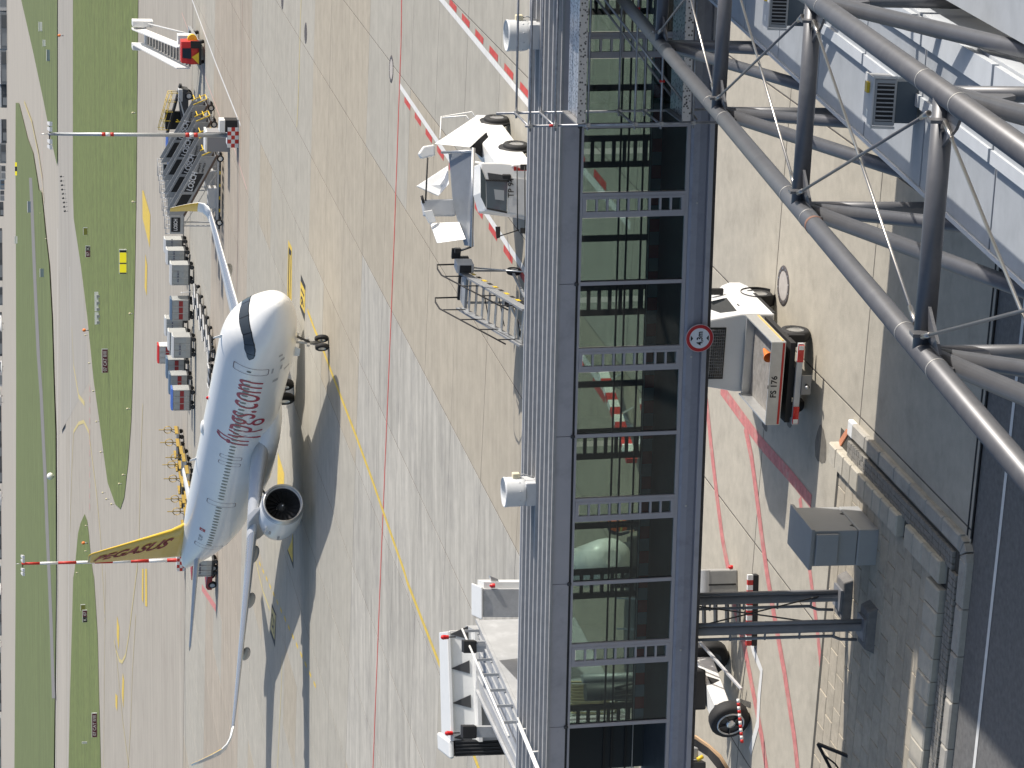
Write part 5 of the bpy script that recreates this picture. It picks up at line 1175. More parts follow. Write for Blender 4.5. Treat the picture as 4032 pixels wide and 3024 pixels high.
CABM = mat('cabinet_grey', (0.33, 0.335, 0.335), 0.5, var=0.04, vscale=3)
e = empty('utility_cabinet', AB(-19.62, 50.72, 0.08), GRZ); tag(e, 'large grey utility cabinet on the pavement beside the bridge post', 'cabinet')
MB().bb((-0.40, -0.72, 0), (0.40, 0.72, 0.46)).build('plinth', CABM, e, bevel=0.03)
MB().bb((-0.39, -0.71, 0.475), (0.39, 0.71, 1.42)).build('housing', CABM, e, bevel=0.012)
MB().loft([[(-0.44, -0.77, 1.42), (0.44, -0.77, 1.42), (0.44, 0.77, 1.42), (-0.44, 0.77, 1.42)], [(-0.45, -0.79, 1.50), (0.45, -0.79, 1.50), (0.45, 0.79, 1.50), (-0.45, 0.79, 1.50)]], smooth=False).build('lid', CABM, e, bevel=0.012)
MB().bb((-0.34, -0.80, 0.9), (0.34, -0.711, 1.38)).build('door_panel', CABM, e, bevel=0.015)
for y2 in (-0.5, 0.2): MB().prism([(0.391, y2, 0.49), (0.391, y2+0.14, 0.49), (0.391, y2+0.07, 0.57)], (0.006, 0, 0)).build('lock', BLACK, e)
e = empty('valve_bollard', AB(-20.15, 52.75, 0.08), GRZ); tag(e, 'small white capped valve bollard beside the grey cabinet', 'bollard')
MB().lathe([(0, 0.10), (0.32, 0.10), (0.36, 0.07), (0.38, 0.001)], ax=(0, 0, 1), n=16).build('cap', WHITE, e); MB().bb((-0.2, -0.2, 0.0), (0.2, 0.2, 0.06)).build('base', STONE, e)
e = empty('folded_bracket', G(3330, 2990), GRZ); tag(e, 'black folded steel bracket on the pavement at the left edge', 'bracket')
MB().bar((-0.7, -0.1, 0.05), (0.3, 0.2, 0.6), 0.06).build('arm', BLACK, e); MB().bar((0.3, 0.2, 0.6), (0.25, -0.4, 0.05), 0.06).build('arm', BLACK, e); MB().tube([(0.1, 0.1, 0.5), (0.0, -0.2, 0.3), (-0.3, -0.3, 0.1)], 0.02, 6).build('hose', BLACK, e)

# ================================================================== the white pickup
o_ = G(3188, 1300)-EA*0.92
PK = empty('pickup_truck', o_, GRZ); tag(PK, 'white dropside pickup truck numbered FS 176 parked under the bridge', 'pickup truck')
PW_ = mat('pickup_white', (0.70, 0.71, 0.72), 0.3, var=0.02, coat=0.4); PALU = mat('dropside_alu', (0.55, 0.56, 0.56), 0.35, 0.6, var=0.06, vscale=6)
# cab: lofted cross-sections from back wall to nose
def csec(y, w, zb, zt, tw): return [(-w, y, zb), (w, y, zb), (w, y, (zb+zt)*0.5), (tw, y, zt-0.10), (tw-0.10, y, zt), (-tw+0.10, y, zt), (-tw, y, zt-0.10), (-w, y, (zb+zt)*0.5)]
cab = MB().loft([csec(1.28, 0.93, 0.45, 2.05, 0.80), csec(1.36, 0.95, 0.45, 2.11, 0.82), csec(2.6, 0.95, 0.40, 2.12, 0.80), csec(3.0, 0.95, 0.40, 1.98, 0.78), csec(3.7, 0.94, 0.42, 1.22, 0.84), csec(4.2, 0.88, 0.45, 1.02, 0.80), csec(4.3, 0.80, 0.5, 0.9, 0.74)], smooth=False).build('cab', PW_, PK, bevel=0.05)
MB().bb((-0.62, 1.262, 1.58), (0.62, 1.285, 1.98)).build('rear_window_seal', BLACK, cab, bevel=0.05)
MB().bb((-0.58, 1.255, 1.61), (0.58, 1.266, 1.95)).build('rear_window', DGLASS, cab)
for k in range(16): MB().cyl((-0.56+k*0.075, 1.245, 1.61), (-0.56+k*0.075, 1.245, 1.95), 0.004, n=4, cap=False).build('window_grille_bar', GREY, cab)
for k in range(7): MB().cyl((-0.57, 1.247, 1.63+k*0.05), (0.57, 1.247, 1.63+k*0.05), 0.004, n=4, cap=False).build('window_grille_bar', GREY, cab)
for s in (-1, 1):
    MB().prism([(s*0.935, 1.5, 1.30), (s*0.935, 2.6, 1.25), (s*0.83, 2.55, 1.78), (s*0.83, 1.6, 1.80)], (s*0.02, 0, 0)).build('side_window', DGLASS, cab)
    MB().bb((s*1.02-0.08, 2.85, 1.25), (s*1.02+0.08, 2.95, 1.58)).build('door_mirror', BLACK, cab, bevel=0.03)
    MB().bb((s*0.952-0.008, 1.9, 1.12), (s*0.952+0.008, 2.05, 1.15)).build('door_handle', BLACK, cab)
    MB().bb((s*0.945-0.01, 1.32, 0.42), (s*0.945+0.01, 3.0, 0.50)).build('sill_trim', BLACK, cab)
MB().prism([(-0.72, 3.05, 1.84), (0.72, 3.05, 1.84), (0.80, 3.68, 1.26), (-0.80, 3.68, 1.26)], (0, 0.02, 0.02)).build('windscreen', DGLASS, cab)
MB().bb((-0.25, 1.9, 2.12), (0.25, 2.1, 2.21)).build('roof_beacon', YEL, cab, bevel=0.03)
# load bed
y0_, y1_ = -1.08, 1.18; zf, zt_ = 0.94, 1.20; hw = 0.965
bed = MB().bb((-hw+0.03, y0_+0.03, zf-0.05), (hw-0.03, y1_-0.03, zf)).build('bed_floor', mat('worn_plywood', (0.24, 0.225, 0.205), 0.8, var=0.25, vscale=6, dirt=(0.3, 0.3, 0.3, 0.5), dscale=5), PK)
for s in (-1, 1):
    MB().bb((s*(hw-0.015)-0.015, y0_+0.035, zf-0.08), (s*(hw-0.015)+0.015, y1_, zt_)).build('drop_side', PALU, PK)
    MB().bb((s*(hw+0.006)-0.006, y0_+0.1, zf-0.05), (s*(hw+0.006)+0.006, y1_-0.1, zf-0.01)).build('reflective_tape', mat('faded_yellow_tape', (0.6, 0.42, 0.14), 0.5), PK)
tg = MB().bb((-hw, y0_, zf-0.07), (hw, y0_+0.03, zt_)).build('tailgate', PALU, PK)
MB().bb((-hw+0.02, y0_-0.006, zf-0.05), (hw-0.02, y0_, zf+0.0)).build('red_tape', RED, tg)
lettering('FS 176', 0.19, SIGN_K, tg, (-0.33, y0_-0.004, zf+0.13), (1, 0, 0), (0, 0, 1), bold=0.004, depth=0.002)
MB().bb((-hw, y1_-0.02, zf-0.1), (hw, y1_+0.03, 1.14)).build('headboard', PALU, PK)
MB().bb((-0.12, y0_+0.005, zt_), (-0.04, y0_+0.025, zt_+0.012)).build('latch', BLACK, tg)
MB().lathe([(0, 0.13), (0.02, 0.13), (0.03, 0.10), (0.36, 0.03), (0.38, 0.001)], (0.45, -0.55, zf+0.13), (0.25, 0.95, 0.08), 14).build('traffic_cone', ORANGE, bed)
# chassis, lights, wheels
MB().bb((-0.35, -1.0, 0.45), (0.35, 3.9, 0.62)).build('chassis_frame', BLACK, PK); MB().bb((-0.93, -1.02, 0.62), (0.93, 1.1, 0.74)).build('under_frame', BLACK, PK)
bar = MB().bb((-0.95, -1.14, 0.47), (0.95, -1.07, 0.60)).build('light_bar', LGREY, PK)
for s in (-1, 1):
    MB().bb((s*0.72-0.20, -1.17, 0.465), (s*0.72+0.20, -1.141, 0.605)).build('tail_light', LAMP_R, bar, bevel=0.01)
    MB().bb((s*0.86-0.05, -1.175, 0.48), (s*0.86+0.05, -1.171, 0.59)).build('indicator_lens', WHITE, bar)
MB().bb((-0.22, -1.2, 0.25), (0.22, -1.15, 0.46)).build('number_plate', mat('plate_grey', (0.25, 0.25, 0.25), 0.5), bar)
MB().cyl((0, -1.0, 0.36), (0, -1.36, 0.36), 0.03, n=8).build('tow_hitch', BLACK, PK); MB().ball((0, -1.37, 0.40), 0.04).build('hitch_ball', STEEL, PK)
for s in (-1, 1):
    MB().bb((s*0.83-0.14, -0.55, 0.28), (s*0.83+0.14, -0.50, 0.65)).build('mud_flap', BLACK, PK)
    for y2, r_ in ((0.0, 0.345), (3.02, 0.345)): car_wheel(PK, (s*0.83, y2, r_), r_, 0.235, (1, 0, 0))
    MB().lathe([(-0.14, 0.40), (0.14, 0.42)], (s*0.84, 3.02, 0.36), (1, 0, 0), 24).build('wheel_arch', BLACK, PK)

# ================================================================== beyond the bridge: loader truck
w1, w2 = G(2003, 478), G(2082, 582); dv = (w1-w2); dv.z = 0; dv.normalize(); rv = Vector((dv.y, -dv.x, 0))
LT = empty('loader_truck', mw=frame(rv, dv, Vector((0, 0, 1)), w2)); tag(LT, 'white cargo loader truck TP 94 with raised metal tray, behind the bridge roof', 'loader truck')
LTI = LT.matrix_world.inverted()
TRAY = mat('tray_metal', (0.34, 0.36, 0.38), 0.4, 0.6, var=0.08, vscale=2)
MB().loft([[(-1.0, -2.2, 0.3), (0, -2.2, 0.3), (0, 4.6, 0.3), (-1.0, 4.6, 0.3)], [(-1.0, -2.3, 1.0), (0, -2.3, 1.0), (0, 4.7, 1.0), (-1.0, 4.7, 1.0)], [(-0.95, -2.1, 1.3), (-0.28, -2.1, 1.3), (-0.28, 4.6, 1.3), (-0.95, 4.6, 1.3)]], smooth=False).build('side_body', WHITE, LT, bevel=0.04)
for y2 in (0.0, (w1-w2).length):
    MB().lathe([(-0.01, 0.001), (-0.01, 0.54), (0.03, 0.56)], (0.02, y2, 0.50), (-1, 0, 0), 24).build('wheel_well', BLACK, LT); car_wheel(LT, (0.02, y2, 0.45), 0.45, 0.28, (1, 0, 0))
for k in range(3): MB().prism([(-0.92+k*0.3, -2.31, 0.5), (-0.77+k*0.3, -2.31, 0.5), (-0.65+k*0.3, -2.31, 0.95), (-0.80+k*0.3, -2.31, 0.95)], (0, -0.01, 0)).build('hazard_stripe', RED, LT)
MB().bb((-0.7, -2.45, 1.05), (-0.3, -2.2, 1.35)).build('work_lamp', BLACK, LT, bevel=0.04)
def L3(px, py, Y): return LTI @ AT(px, py, Y)
def slab3(pts, Y, th, name, m, parent=LT, bevel=0, dY=None):
    """a plate whose corners lie at their own depths, given real thickness"""
    ys = Y if isinstance(Y, (list, tuple)) else [Y]*len(pts)
    return MB().prism([L3(*p, y) for p, y in zip(pts, ys)], (LTI.to_3x3() @ Vector((0, th, 0)))).build(name, m, parent, bevel)
yc = 88.0
# driver's cab
cb_ = slab3([(1893, 648), (1893, 640), (1975, 640), (2140, 660), (2140, 870), (2070, 850), (1910, 830), (1890, 760)], yc, 1.3, 'cab', WHITE, bevel=0.05)
slab3([(1915, 712), (1998, 716), (1995, 832), (1918, 818)], yc-0.03, 0.02, 'windscreen', mat('blue_windscreen', (0.05, 0.075, 0.10), 0.08, spec=0.8), cb_)
slab3([(1912, 706), (2000, 710), (2001, 716), (1914, 712)], yc-0.05, 0.04, 'screen_frame', BLACK, cb_); slab3([(1917, 818), (1996, 833), (1997, 840), (1918, 824)], yc-0.05, 0.04, 'screen_frame', BLACK, cb_)
slab3([(1945, 745), (1985, 750), (1985, 790), (1950, 785)], yc-0.045, 0.01, 'seat_back', mat('pale_seat', (0.3, 0.32, 0.34), 0.6), cb_)
slab3([(1892, 655), (1912, 706), (1914, 818), (1893, 775)], yc-0.025, 0.02, 'windscreen_upper', mat('tinted_upper_glass', (0.05, 0.07, 0.08), 0.1), cb_)
slab3([(1920, 680), (1990, 690), (2005, 710), (1925, 706)], yc-0.04, 0.02, 'roof_hatch', DARK, cb_)
lettering('TP 94', 0.27, SIGN_K, cb_, L3(2013, 778, yc-0.05), LTI.to_3x3() @ Vector((1, 0, 0)), (0, 0, 1), bold=0.004, depth=0.002)
slab3([(2005, 700), (2140, 715), (2140, 860), (2003, 836)], yc-0.02, 0.02, 'front_panel', LGREY, cb_)
for y_ in (655, 905):
    slab3([(2050, y_-8), (2085, y_-8), (2085, y_+14), (2050, y_+14)], yc-0.6, 0.08, 'mirror', BLACK)
for x_ in (2036, 2066): MB().cyl(L3(x_, 655, yc-0.6), L3(x_+2, 905, yc-0.6), 0.02, n=6).build('mirror_bar', BLACK, LT)
slab3([(1952, 892), (1970, 892), (1970, 935), (1956, 940)], yc-0.5, 0.08, 'side_mirror', BLACK); MB().cyl(L3(1965, 930, yc-0.5), L3(2045, 905, yc-0.55), 0.02, n=6).build('mirror_arm', BLACK, LT)
# raised tray and flaps
slab3([(1768, 606), (1862, 588), (1866, 970), (1830, 966), (1785, 800)], [91.5, 90.0, 90.0, 91.0, 91.5], 0.08, 'tray_panel', TRAY)
MB().cyl(L3(1864, 582, 89.9), L3(1856, 972, 89.9), 0.065, n=12).build('tray_tube', STEEL, LT); MB().cyl(L3(1855, 972, 89.9), L3(1802, 990, 90.1), 0.04, n=8).build('tray_tube', DARK, LT)
MB().cyl(L3(1740, 600, 91.5), L3(1862, 595, 90), 0.05, n=10).build('tray_tube', STEEL, LT)
MB().box(L3(1802, 986, 90.1), (0.16, 0.16, 0.2)).build('sensor', BLACK, LT)
slab3([(1711, 566), (1879, 454), (1916, 520), (1850, 580)], [91.5, 93.5, 92.5, 90.8], 0.12, 'deck_panel', WHITE, bevel=0.02)
slab3([(1852, 580), (1916, 520), (1950, 620), (1940, 650), (1860, 590)], 91.8, 0.1, 'lift_mechanism', BLACK)
slab3([(1640, 733), (1764, 652), (1768, 724), (1727, 772)], [92.5, 92.0, 91.6, 92.0], 0.12, 'side_flap', WHITE, bevel=0.02)
slab3([(1694, 878), (1808, 874), (1835, 942), (1722, 957)], [91.8, 91.2, 90.6, 91.0], 0.12, 'side_flap', WHITE, bevel=0.02)
slab3([(1662, 786), (1795, 783), (1795, 850), (1672, 850)], 91.7, 0.35, 'control_box', LGREY, bevel=0.04)
slab3([(1668, 832), (1702, 826), (1718, 872), (1690, 880)], 91.5, 0.1, 'operator_seat', WHITE, bevel=0.02)
slab3([(1668, 575), (1712, 568), (1714, 612), (1660, 625), (1648, 605)], 91.6, 0.25, 'lamp_head', WHITE, bevel=0.05)
MB().cyl(L3(1684, 620, 91.6), L3(1676, 790, 91.7), 0.03, n=6).build('chain', BLACK, LT)
MB().cyl(L3(1660, 770, 91.7), L3(1668, 800, 91.7), 0.05, n=8).build('lamp', BLACK, LT)
MB().tube([L3(1733, 545, 93), L3(1737, 460, 94), L3(1858, 440, 94.2), L3(1870, 460, 94)], 0.025, 6).build('guard_rail', WHITE, LT); MB().tube([L3(1742, 463, 93.8), L3(1835, 455, 93.8), L3(1846, 470, 93.6)], 0.025, 6).build('guard_rail', WHITE, LT)
MB().cyl(L3(1872, 640, 90.5), L3(1975, 660, 90), 0.06, n=10).build('hydraulic_ram', WHITE, LT)

# ---- grey boarding steps behind the bridge
sp = G(2118, 1278); BS = empty('boarding_steps', sp, GRZ-R(6)); tag(BS, 'grey towable boarding steps with hazard tape and rails, behind the bridge roof', 'boarding steps')
for s in (-1, 1):
    sd_ = MB().prism([(s*0.62, -0.3, 0.35), (s*0.62, 3.1, 1.95), (s*0.62, 3.1, 2.25), (s*0.62, -0.3, 0.65)], (s*0.07, 0, 0)).build('side_beam', GREY, BS)
    for dz in (0.85,): MB().tube([(s*0.62, -0.2, 0.6+dz*0.6), (s*0.62, 3.0, 2.0+dz), (s*0.62, 3.6, 2.05+dz), (s*0.62, 4.0, 2.0+dz), (s*0.62, 4.05, 2.0)], 0.03, 6).build('hand_rail', BLACK, BS)
    for k in range(4): MB().cyl((s*0.62, 0.2+k*0.9, 0.7+k*0.42), (s*0.62, 0.2+k*0.9, 1.3+k*0.5), 0.022, n=6).build('rail_post', BLACK, BS)
for k in range(9):
    t = (k+0.5)/9; MB().bb((-0.6, -0.2+t*3.2-0.12, 0.42+t*1.5), (0.6, -0.2+t*3.2+0.12, 0.46+t*1.5)).build('tread', STEEL, BS)
for k in range(3): MB().bar((-0.55, 0.3+k*0.9, 0.5+k*0.4), (0.55, 0.9+k*0.9, 0.7+k*0.4), 0.03).build('under_brace', BLACK, BS)
MB().bb((-0.65, 3.05, 1.88), (0.65, 4.0, 1.98)).build('platform', GREY, BS); MB().bb((-0.7, 3.98, 1.75), (0.9, 4.15, 2.05)).build('bumper', BLACK, BS)
for k in range(10): MB().prism([(0.695, 0.1+k*0.3, 0.40+k*0.14), (0.695, 0.25+k*0.3, 0.47+k*0.14), (0.695, 0.25+k*0.3, 0.60+k*0.14), (0.695, 0.1+k*0.3, 0.53+k*0.14)], (0.012, 0, 0)).build('hazard_tape', YEL if k % 2 else BLACK, BS)
MB().bb((0.72, 2.9, 1.75), (1.05, 3.5, 2.35)).build('control_panel', LGREY, BS, bevel=0.03); MB().bb((0.75, 2.87, 1.85), (1.02, 2.9, 2.25)).build('instruments', BLACK, BS)
MB().bb((0.95, 3.7, 2.1), (1.3, 3.85, 2.4)).build('lamp_pair', BLACK, BS); MB().cyl((0.9, 3.0, 1.8), (1.5, 1.0, 0.2), 0.025, n=6).build('stay', STEEL, BS)
for s in (-0.6, 0.6):
    for y2 in (0.6, 3.4): car_wheel(BS, (s, y2, 0.25), 0.25, 0.16, (1, 0, 0))
    MB().bar((s, 3.5, 0.3), (s, 3.5, 1.9), 0.07).build('leg', GREY, BS)
MB().bar((-0.6, 0.2, 0.3), (-0.6, 3.7, 0.3), 0.08).build('frame_beam', GREY, BS); MB().bar((0.6, 0.2, 0.3), (0.6, 3.7, 0.3), 0.08).build('frame_beam', GREY, BS)

# ================================================================== the white boarding bridge at the left
JB = empty('boarding_bridge', G(2300, 2650, 0)); tag(JB, 'white and grey aircraft boarding bridge with red beacons behind the glazed bridge', 'boarding bridge')
JO = JB.location.copy()
JW = mat('boarding_bridge_white', (0.70, 0.71, 0.70), 0.4, var=0.05, vscale=2, dirt=(0.5, 0.5, 0.5, 0.4), dscale=2); JG = mat('boarding_bridge_grey', (0.38, 0.39, 0.40), 0.45, 0.1, var=0.08, vscale=2, dirt=(0.55, 0.57, 0.58, 0.35), dscale=2)
def jp(px, py, Y): return AT(px, py, Y)-JO
def jz(px, py, z): return G(px, py, z)-JO
def jprism(pts, th, name, m, parent=JB, bevel=0): return MB().prism(pts, th).build(name, m, parent, bevel)
# cabin: roof slab, fascia facing the camera, dark wedges standing in for recess shadows
zc_ = 5.75
c1, c2, c3, c4 = jz(1774, 2486, zc_), jz(1790, 2918, zc_), jz(1752, 2918, zc_), jz(1742, 2490, zc_)
jprism([c1, c2, c3, c4], (0, 0, 0.10), 'cabin_roof', JW, bevel=0.02)
fa = (c2-c1); n_ = 4
fd = Vector((0, 0.15, 0))
jprism([c1+fd, c2+fd, c2+fd+Vector((0, 0, -0.62)), c1+fd+Vector((0, 0, -0.62))], (0, 0.1, 0), 'fascia', JW)
for k in range(4):
    q = c1+fa*(0.03+k*0.315)+fd; jprism([q, q+fa*0.05+Vector((0, 0, -0.52)), q-fa*0.07+Vector((0, 0, -0.52))], (0, -0.03, 0), 'shadow_wedge', DARK)
l0 = c1+Vector((0, -0.35, -0.62)); l1 = c2+Vector((0, -0.35, -0.62))
jprism([l0, l1, l1+Vector((0, 0.6, 0)), l0+Vector((0, 0.6, 0))], (0, 0, -0.10), 'ledge', JW)
MB().prism([l0+Vector((0, 0.25, -0.1)), l1+Vector((0, 0.25, -0.1)), l1+Vector((0, 0.25, -2.2)), l0+Vector((0, 0.25, -2.2))], (0, 1.8, 0)).build('cabin_wall', JG, JB)
# bellows
for k in range(9):
    q = c2+fa*(0.005+k*0.016)+Vector((0, 0.10+0.05*(k % 2), -0.03)); jprism([q, q+fa*0.012, q+fa*0.012+Vector((0, 0, -2.0)), q+Vector((0, 0, -2.0))], (0, 0.12, 0), 'bellows_fold', DARK)
jprism([c2+Vector((0, 0.3, 0)), c2+fa*0.15+Vector((0, 0.3, 0)), c2+fa*0.15+Vector((0, 0.3, -2.0)), c2+Vector((0, 0.3, -2.0))], (0, 1.5, 0), 'bellows', BLACK)
jprism([c2+Vector((0, 0, 0.02)), c2+fa*0.16+Vector((0, 0, 0.02)), c2+fa*0.16+Vector((0, 2.0, 0.02)), c2+Vector((0, 2.0, 0.02))], (0, 0, 0.14), 'bellows_roof', JW, bevel=0.05)
# posts with black lamp boxes and red beacons
for y_, bx0, bcn in ((2546, 1826, (1744, 2509)), (2882, 1822, (1760, 2887))):
    Yp = G(1880, y_, 5.2).y-1.0
    MB().prism([jp(1877, y_-20, Yp), jp(1877, y_+22, Yp), jp(1985, y_+22, Yp), jp(1985, y_-20, Yp)], (0, 0.35, 0)).build('post', JG, JB)
    MB().prism([jp(bx0, y_-23, Yp-0.03), jp(bx0, y_+26, Yp-0.03), jp(1877, y_+26, Yp-0.03), jp(1877, y_-23, Yp-0.03)], (0, 0.36, 0)).build('lamp_box', BLACK, JB, bevel=0.02)
    q = jp(bcn[0]+8, bcn[1], Yp+1.5); MB().lathe([(-0.10, 0.055), (0.0, 0.065), (0.06, 0.07), (0.10, 0.05), (0.12, 0.001)], q, (0, 0, 1), 14).build('beacon', LAMP_R, JB); MB().cyl(q+Vector((0, 0, -0.3)), q, 0.02, n=6).build('beacon_stem', BLACK, JB)
# equipment box at the right end
Yb = 68.2
b0, b1, b2, b3 = jp(1900, 2318, Yb), jp(1900, 2430, Yb), jp(2085, 2430, Yb), jp(2085, 2318, Yb)
MB().prism([b0, b1, b2, b3], (0, 1.3, 0)).build('machine_box', JG, JB, bevel=0.02)
up = Vector((0, 0, 0.05)); MB().prism([b0+Vector((0.05, -0.05, 0)), b1+Vector((-0.05, -0.05, 0)), b1+Vector((-0.05, 1.35, 0)), b0+Vector((0.05, 1.35, 0))], up).build('machine_box_lid', JW, JB, bevel=0.02)
MB().prism([jp(1905, 2292, Yb+0.2), jp(1905, 2316, Yb+0.2), jp(2085, 2316, Yb+0.2), jp(2085, 2292, Yb+0.2)], (0, 0.9, 0)).build('side_board', JW, JB)
q = jp(1948, 2306, Yb); MB().lathe([(0, 0.06), (0.1, 0.06), (0.14, 0.001)], q, (0, 0, 1), 12).build('beacon', LAMP_R, JB)
MB().prism([jp(1930, 2268, Yb+0.3), jp(1960, 2280, Yb+0.3), jp(1975, 2312, Yb+0.3), jp(1940, 2312, Yb+0.3)], (0, 0.2, 0)).build('hinge_bracket', STEEL, JB)
# tunnel roof going to the lower left
zr_ = 5.15
t0, t1, t2, t3 = jz(1885, 2440, zr_), jz(2075, 2860, zr_), jz(2085, 3140, zr_), jz(1885, 2720, zr_)
MB().prism([t0, t1, t2, t3], (0, 0, -2.7)).build('tunnel', JG, JB, bevel=0.03)
for k in range(1, 5):
    a_, b_ = t0.lerp(t3, k/5), t1.lerp(t2, k/5); MB().bar(a_+Vector((0, 0, 0.02)), b_+Vector((0, 0, 0.02)), 0.05, 0.04).build('roof_seam', JG, JB)
MB().bar(t0+Vector((0, 0, 0.05)), t1+Vector((0, 0, 0.05)), 0.07, 0.08).build('roof_edge', JG, JB); MB().bar(t3+Vector((0, 0, 0.05)), t2+Vector((0, 0, 0.05)), 0.07, 0.08).build('roof_edge', JG, JB)
for k in range(7):
    p = t0.lerp(t1, k/7+0.02)+Vector((-0.25, 0.05, 0)); MB().bb(p+Vector((-0.035, -0.035, 0)), p+Vector((0.035, 0.035, 0.42))).build('rail_post', JG, JB)
MB().cyl(t0+Vector((-0.25, 0.05, 0.45)), t1+Vector((-0.25, 0.05, 0.45)), 0.03, n=8).build('roof_rail', WHITE, JB)
# drive column and bogie under it
nw, fw_ = G(2948, 2828), G(2866, 2586)
ax_ = (nw-fw_).normalized()
BG = empty('drive_bogie', (nw+fw_)/2); tag(BG, 'black wheeled drive bogie of the boarding bridge with white frame', 'bogie')
bo = BG.location
for p in (nw, fw_): car_wheel(BG, p-bo+Vector((0, 0, 0.50)), 0.50, 0.36, ax_, rim=DARK)
for p in (nw,):
    q = p-bo+Vector((0, 0, 0.5))+ax_*0.19; MB().lathe([(0, 0.30), (0.02, 0.31), (0.02, 0.34), (0, 0.35)], q, ax_, 24).build('rim_ring', STEEL, BG); MB().lathe([(0, 0.001), (0.03, 0.10), (0.0, 0.12)], q, ax_, 16).build('hub', ALU, BG)
    for k in range(5):
        a = 2*math.pi*k/5; side_ = ax_.cross(Vector((0, 0, 1))); d = side_*math.cos(a)+Vector((0, 0, 1))*math.sin(a); MB().bar(q+d*0.1, q+d*0.32, 0.05, 0.03).build('spoke', DARK, BG)
side_ = ax_.cross(Vector((0, 0, 1)))
m0, m1 = fw_-bo+ax_*0.25, nw-bo-ax_*0.25
if side_.y > 0: side_ = -side_
MB().prism([m0+side_*0.25+Vector((0, 0, 0.95)), m1+side_*0.25+Vector((0, 0, 0.85)), m1+side_*0.25+Vector((0, 0, 0.45)), m0+side_*0.25+Vector((0, 0, 0.5))], -side_*0.5).build('frame', WHITE_D, BG, bevel=0.02)
mid = (m0+m1)/2+side_*0.256; MB().prism([mid+ax_*-0.15+Vector((0, 0, 0.80)), mid+ax_*0.15+Vector((0, 0, 0.78)), mid+Vector((0, 0, 0.52))], side_*0.008).build('black_wedge', BLACK, BG)
MB().cyl((0, 0, 0.6), (0, 0, 3.9), 0.22, n=14).build('lift_column', DARK, BG); MB().cyl((0.3, 0.3, 0.7), (0.3, 0.3, 3.9), 0.12, n=12).build('lift_column', GREY, BG)
MB().bb((-0.5, -0.3, 0.9), (0.5, 0.5, 1.5)).build('drive_housing', BLACK, BG, bevel=0.05)
for k in range(5): MB().tube([(-0.35+k*0.15, -0.2, 1.4), (-0.4+k*0.2, -0.5, 2.0), (-0.3+k*0.1, -0.2, 3.2)], 0.03, 6).build('cable', BLACK, BG)
MB().bar(m0+side_*0.75+Vector((0, 0, 0.9)), m1+side_*0.75+Vector((0, 0, 0.25)), 0.06).build('guard_bar', LGREY, BG)
g0, g1 = AT(2906, 2752, 62.3), AT(2922, 2925, 62.3)
for k in range(12):
    a, b = g0.lerp(g1, k/12)-bo, g0.lerp(g1, (k+1)/12)-bo; MB().cyl(a, b, 0.04, n=8).build('striped_guard_pole', RED if k % 2 else WHITE, BG)
# white painted zone border under the bogie and striped barrier
struct(strip([G(2953, 2500), G(2968, 2560), G(3000, 2640), G(2990, 2740), G(2985, 2850), G(2955, 2960)], 0.24, 0.012).build('painted_white_curve', P_WHITE))
# service stair with cabinet beside it
SV = empty('service_stair', G(2945, 2425)); tag(SV, 'steel service stair of the boarding bridge seen between the two bridge posts', 'stair'); so_ = SV.location
for k in range(8):
    z = 0.15+k*0.24; MB().bb((-0.35, 0.1+k*0.2, z), (0.35, 0.32+k*0.2, z+0.05)).build('tread', DARK, SV)
for s in (-0.38, 0.38): MB().bar((s, 0.0, 0.0), (s, 1.7, 2.0), 0.05, 0.14).build('stringer', DARK, SV); MB().bar((s, 0.0, 0.9), (s, 1.7, 2.9), 0.04).build('hand_rail', STEEL, SV)
CT = empty('control_cabinet', G(2905, 2300)); tag(CT, 'grey round fronted control cabinet with a red lamp below the bridge', 'cabinet')
MB().loft([[(-0.36, 0.0, 0), (0.36, 0.0, 0), (0.36, 0.5, 0), (-0.36, 0.5, 0)], [(-0.36, 0.0, 0.9), (0.36, 0.0, 0.9), (0.36, 0.5, 0.9), (-0.36, 0.5, 0.9)]], smooth=False).build('housing', mat('cabinet_mid_grey', (0.3, 0.3, 0.29), 0.5, var=0.06), CT, bevel=0.03)
MB().lathe([(-0.36, 0.28), (0.36, 0.28)], (0, 0.25, 0.85), (1, 0, 0), 20).build('rounded_top', LGREY, CT); MB().bb((-0.02, -0.01, 0.05), (0.02, 0.0, 0.85)).build('door_gap', BLACK, CT)
MB().lathe([(0, 0.05), (0.08, 0.055), (0.12, 0.001)], (0.42, 0.1, 0.1), (0, 0, 1), 12).build('red_lamp', LAMP_R, CT)
BRR = empty('striped_barrier', G(3000, 2400)); tag(BRR, 'low red and white striped barrier on a dark base below the bridge', 'barrier'); o2 = BRR.location
e0, e1 = G(2985, 2262), G(2978, 2540)
MB().bar(e0-o2+Vector((0, 0.05, 0.06)), e1-o2+Vector((0, 0.05, 0.06)), 0.22, 0.12).build('base', BLACK, BRR)
for k in range(14): MB().bar(e0.lerp(e1, k/14)-o2+Vector((0, -0.0, 0.2)), e0.lerp(e1, (k+1)/14)-o2+Vector((0, 0, 0.2)), 0.10, 0.13).build('stripe', RED if k % 2 else WHITE, BRR)
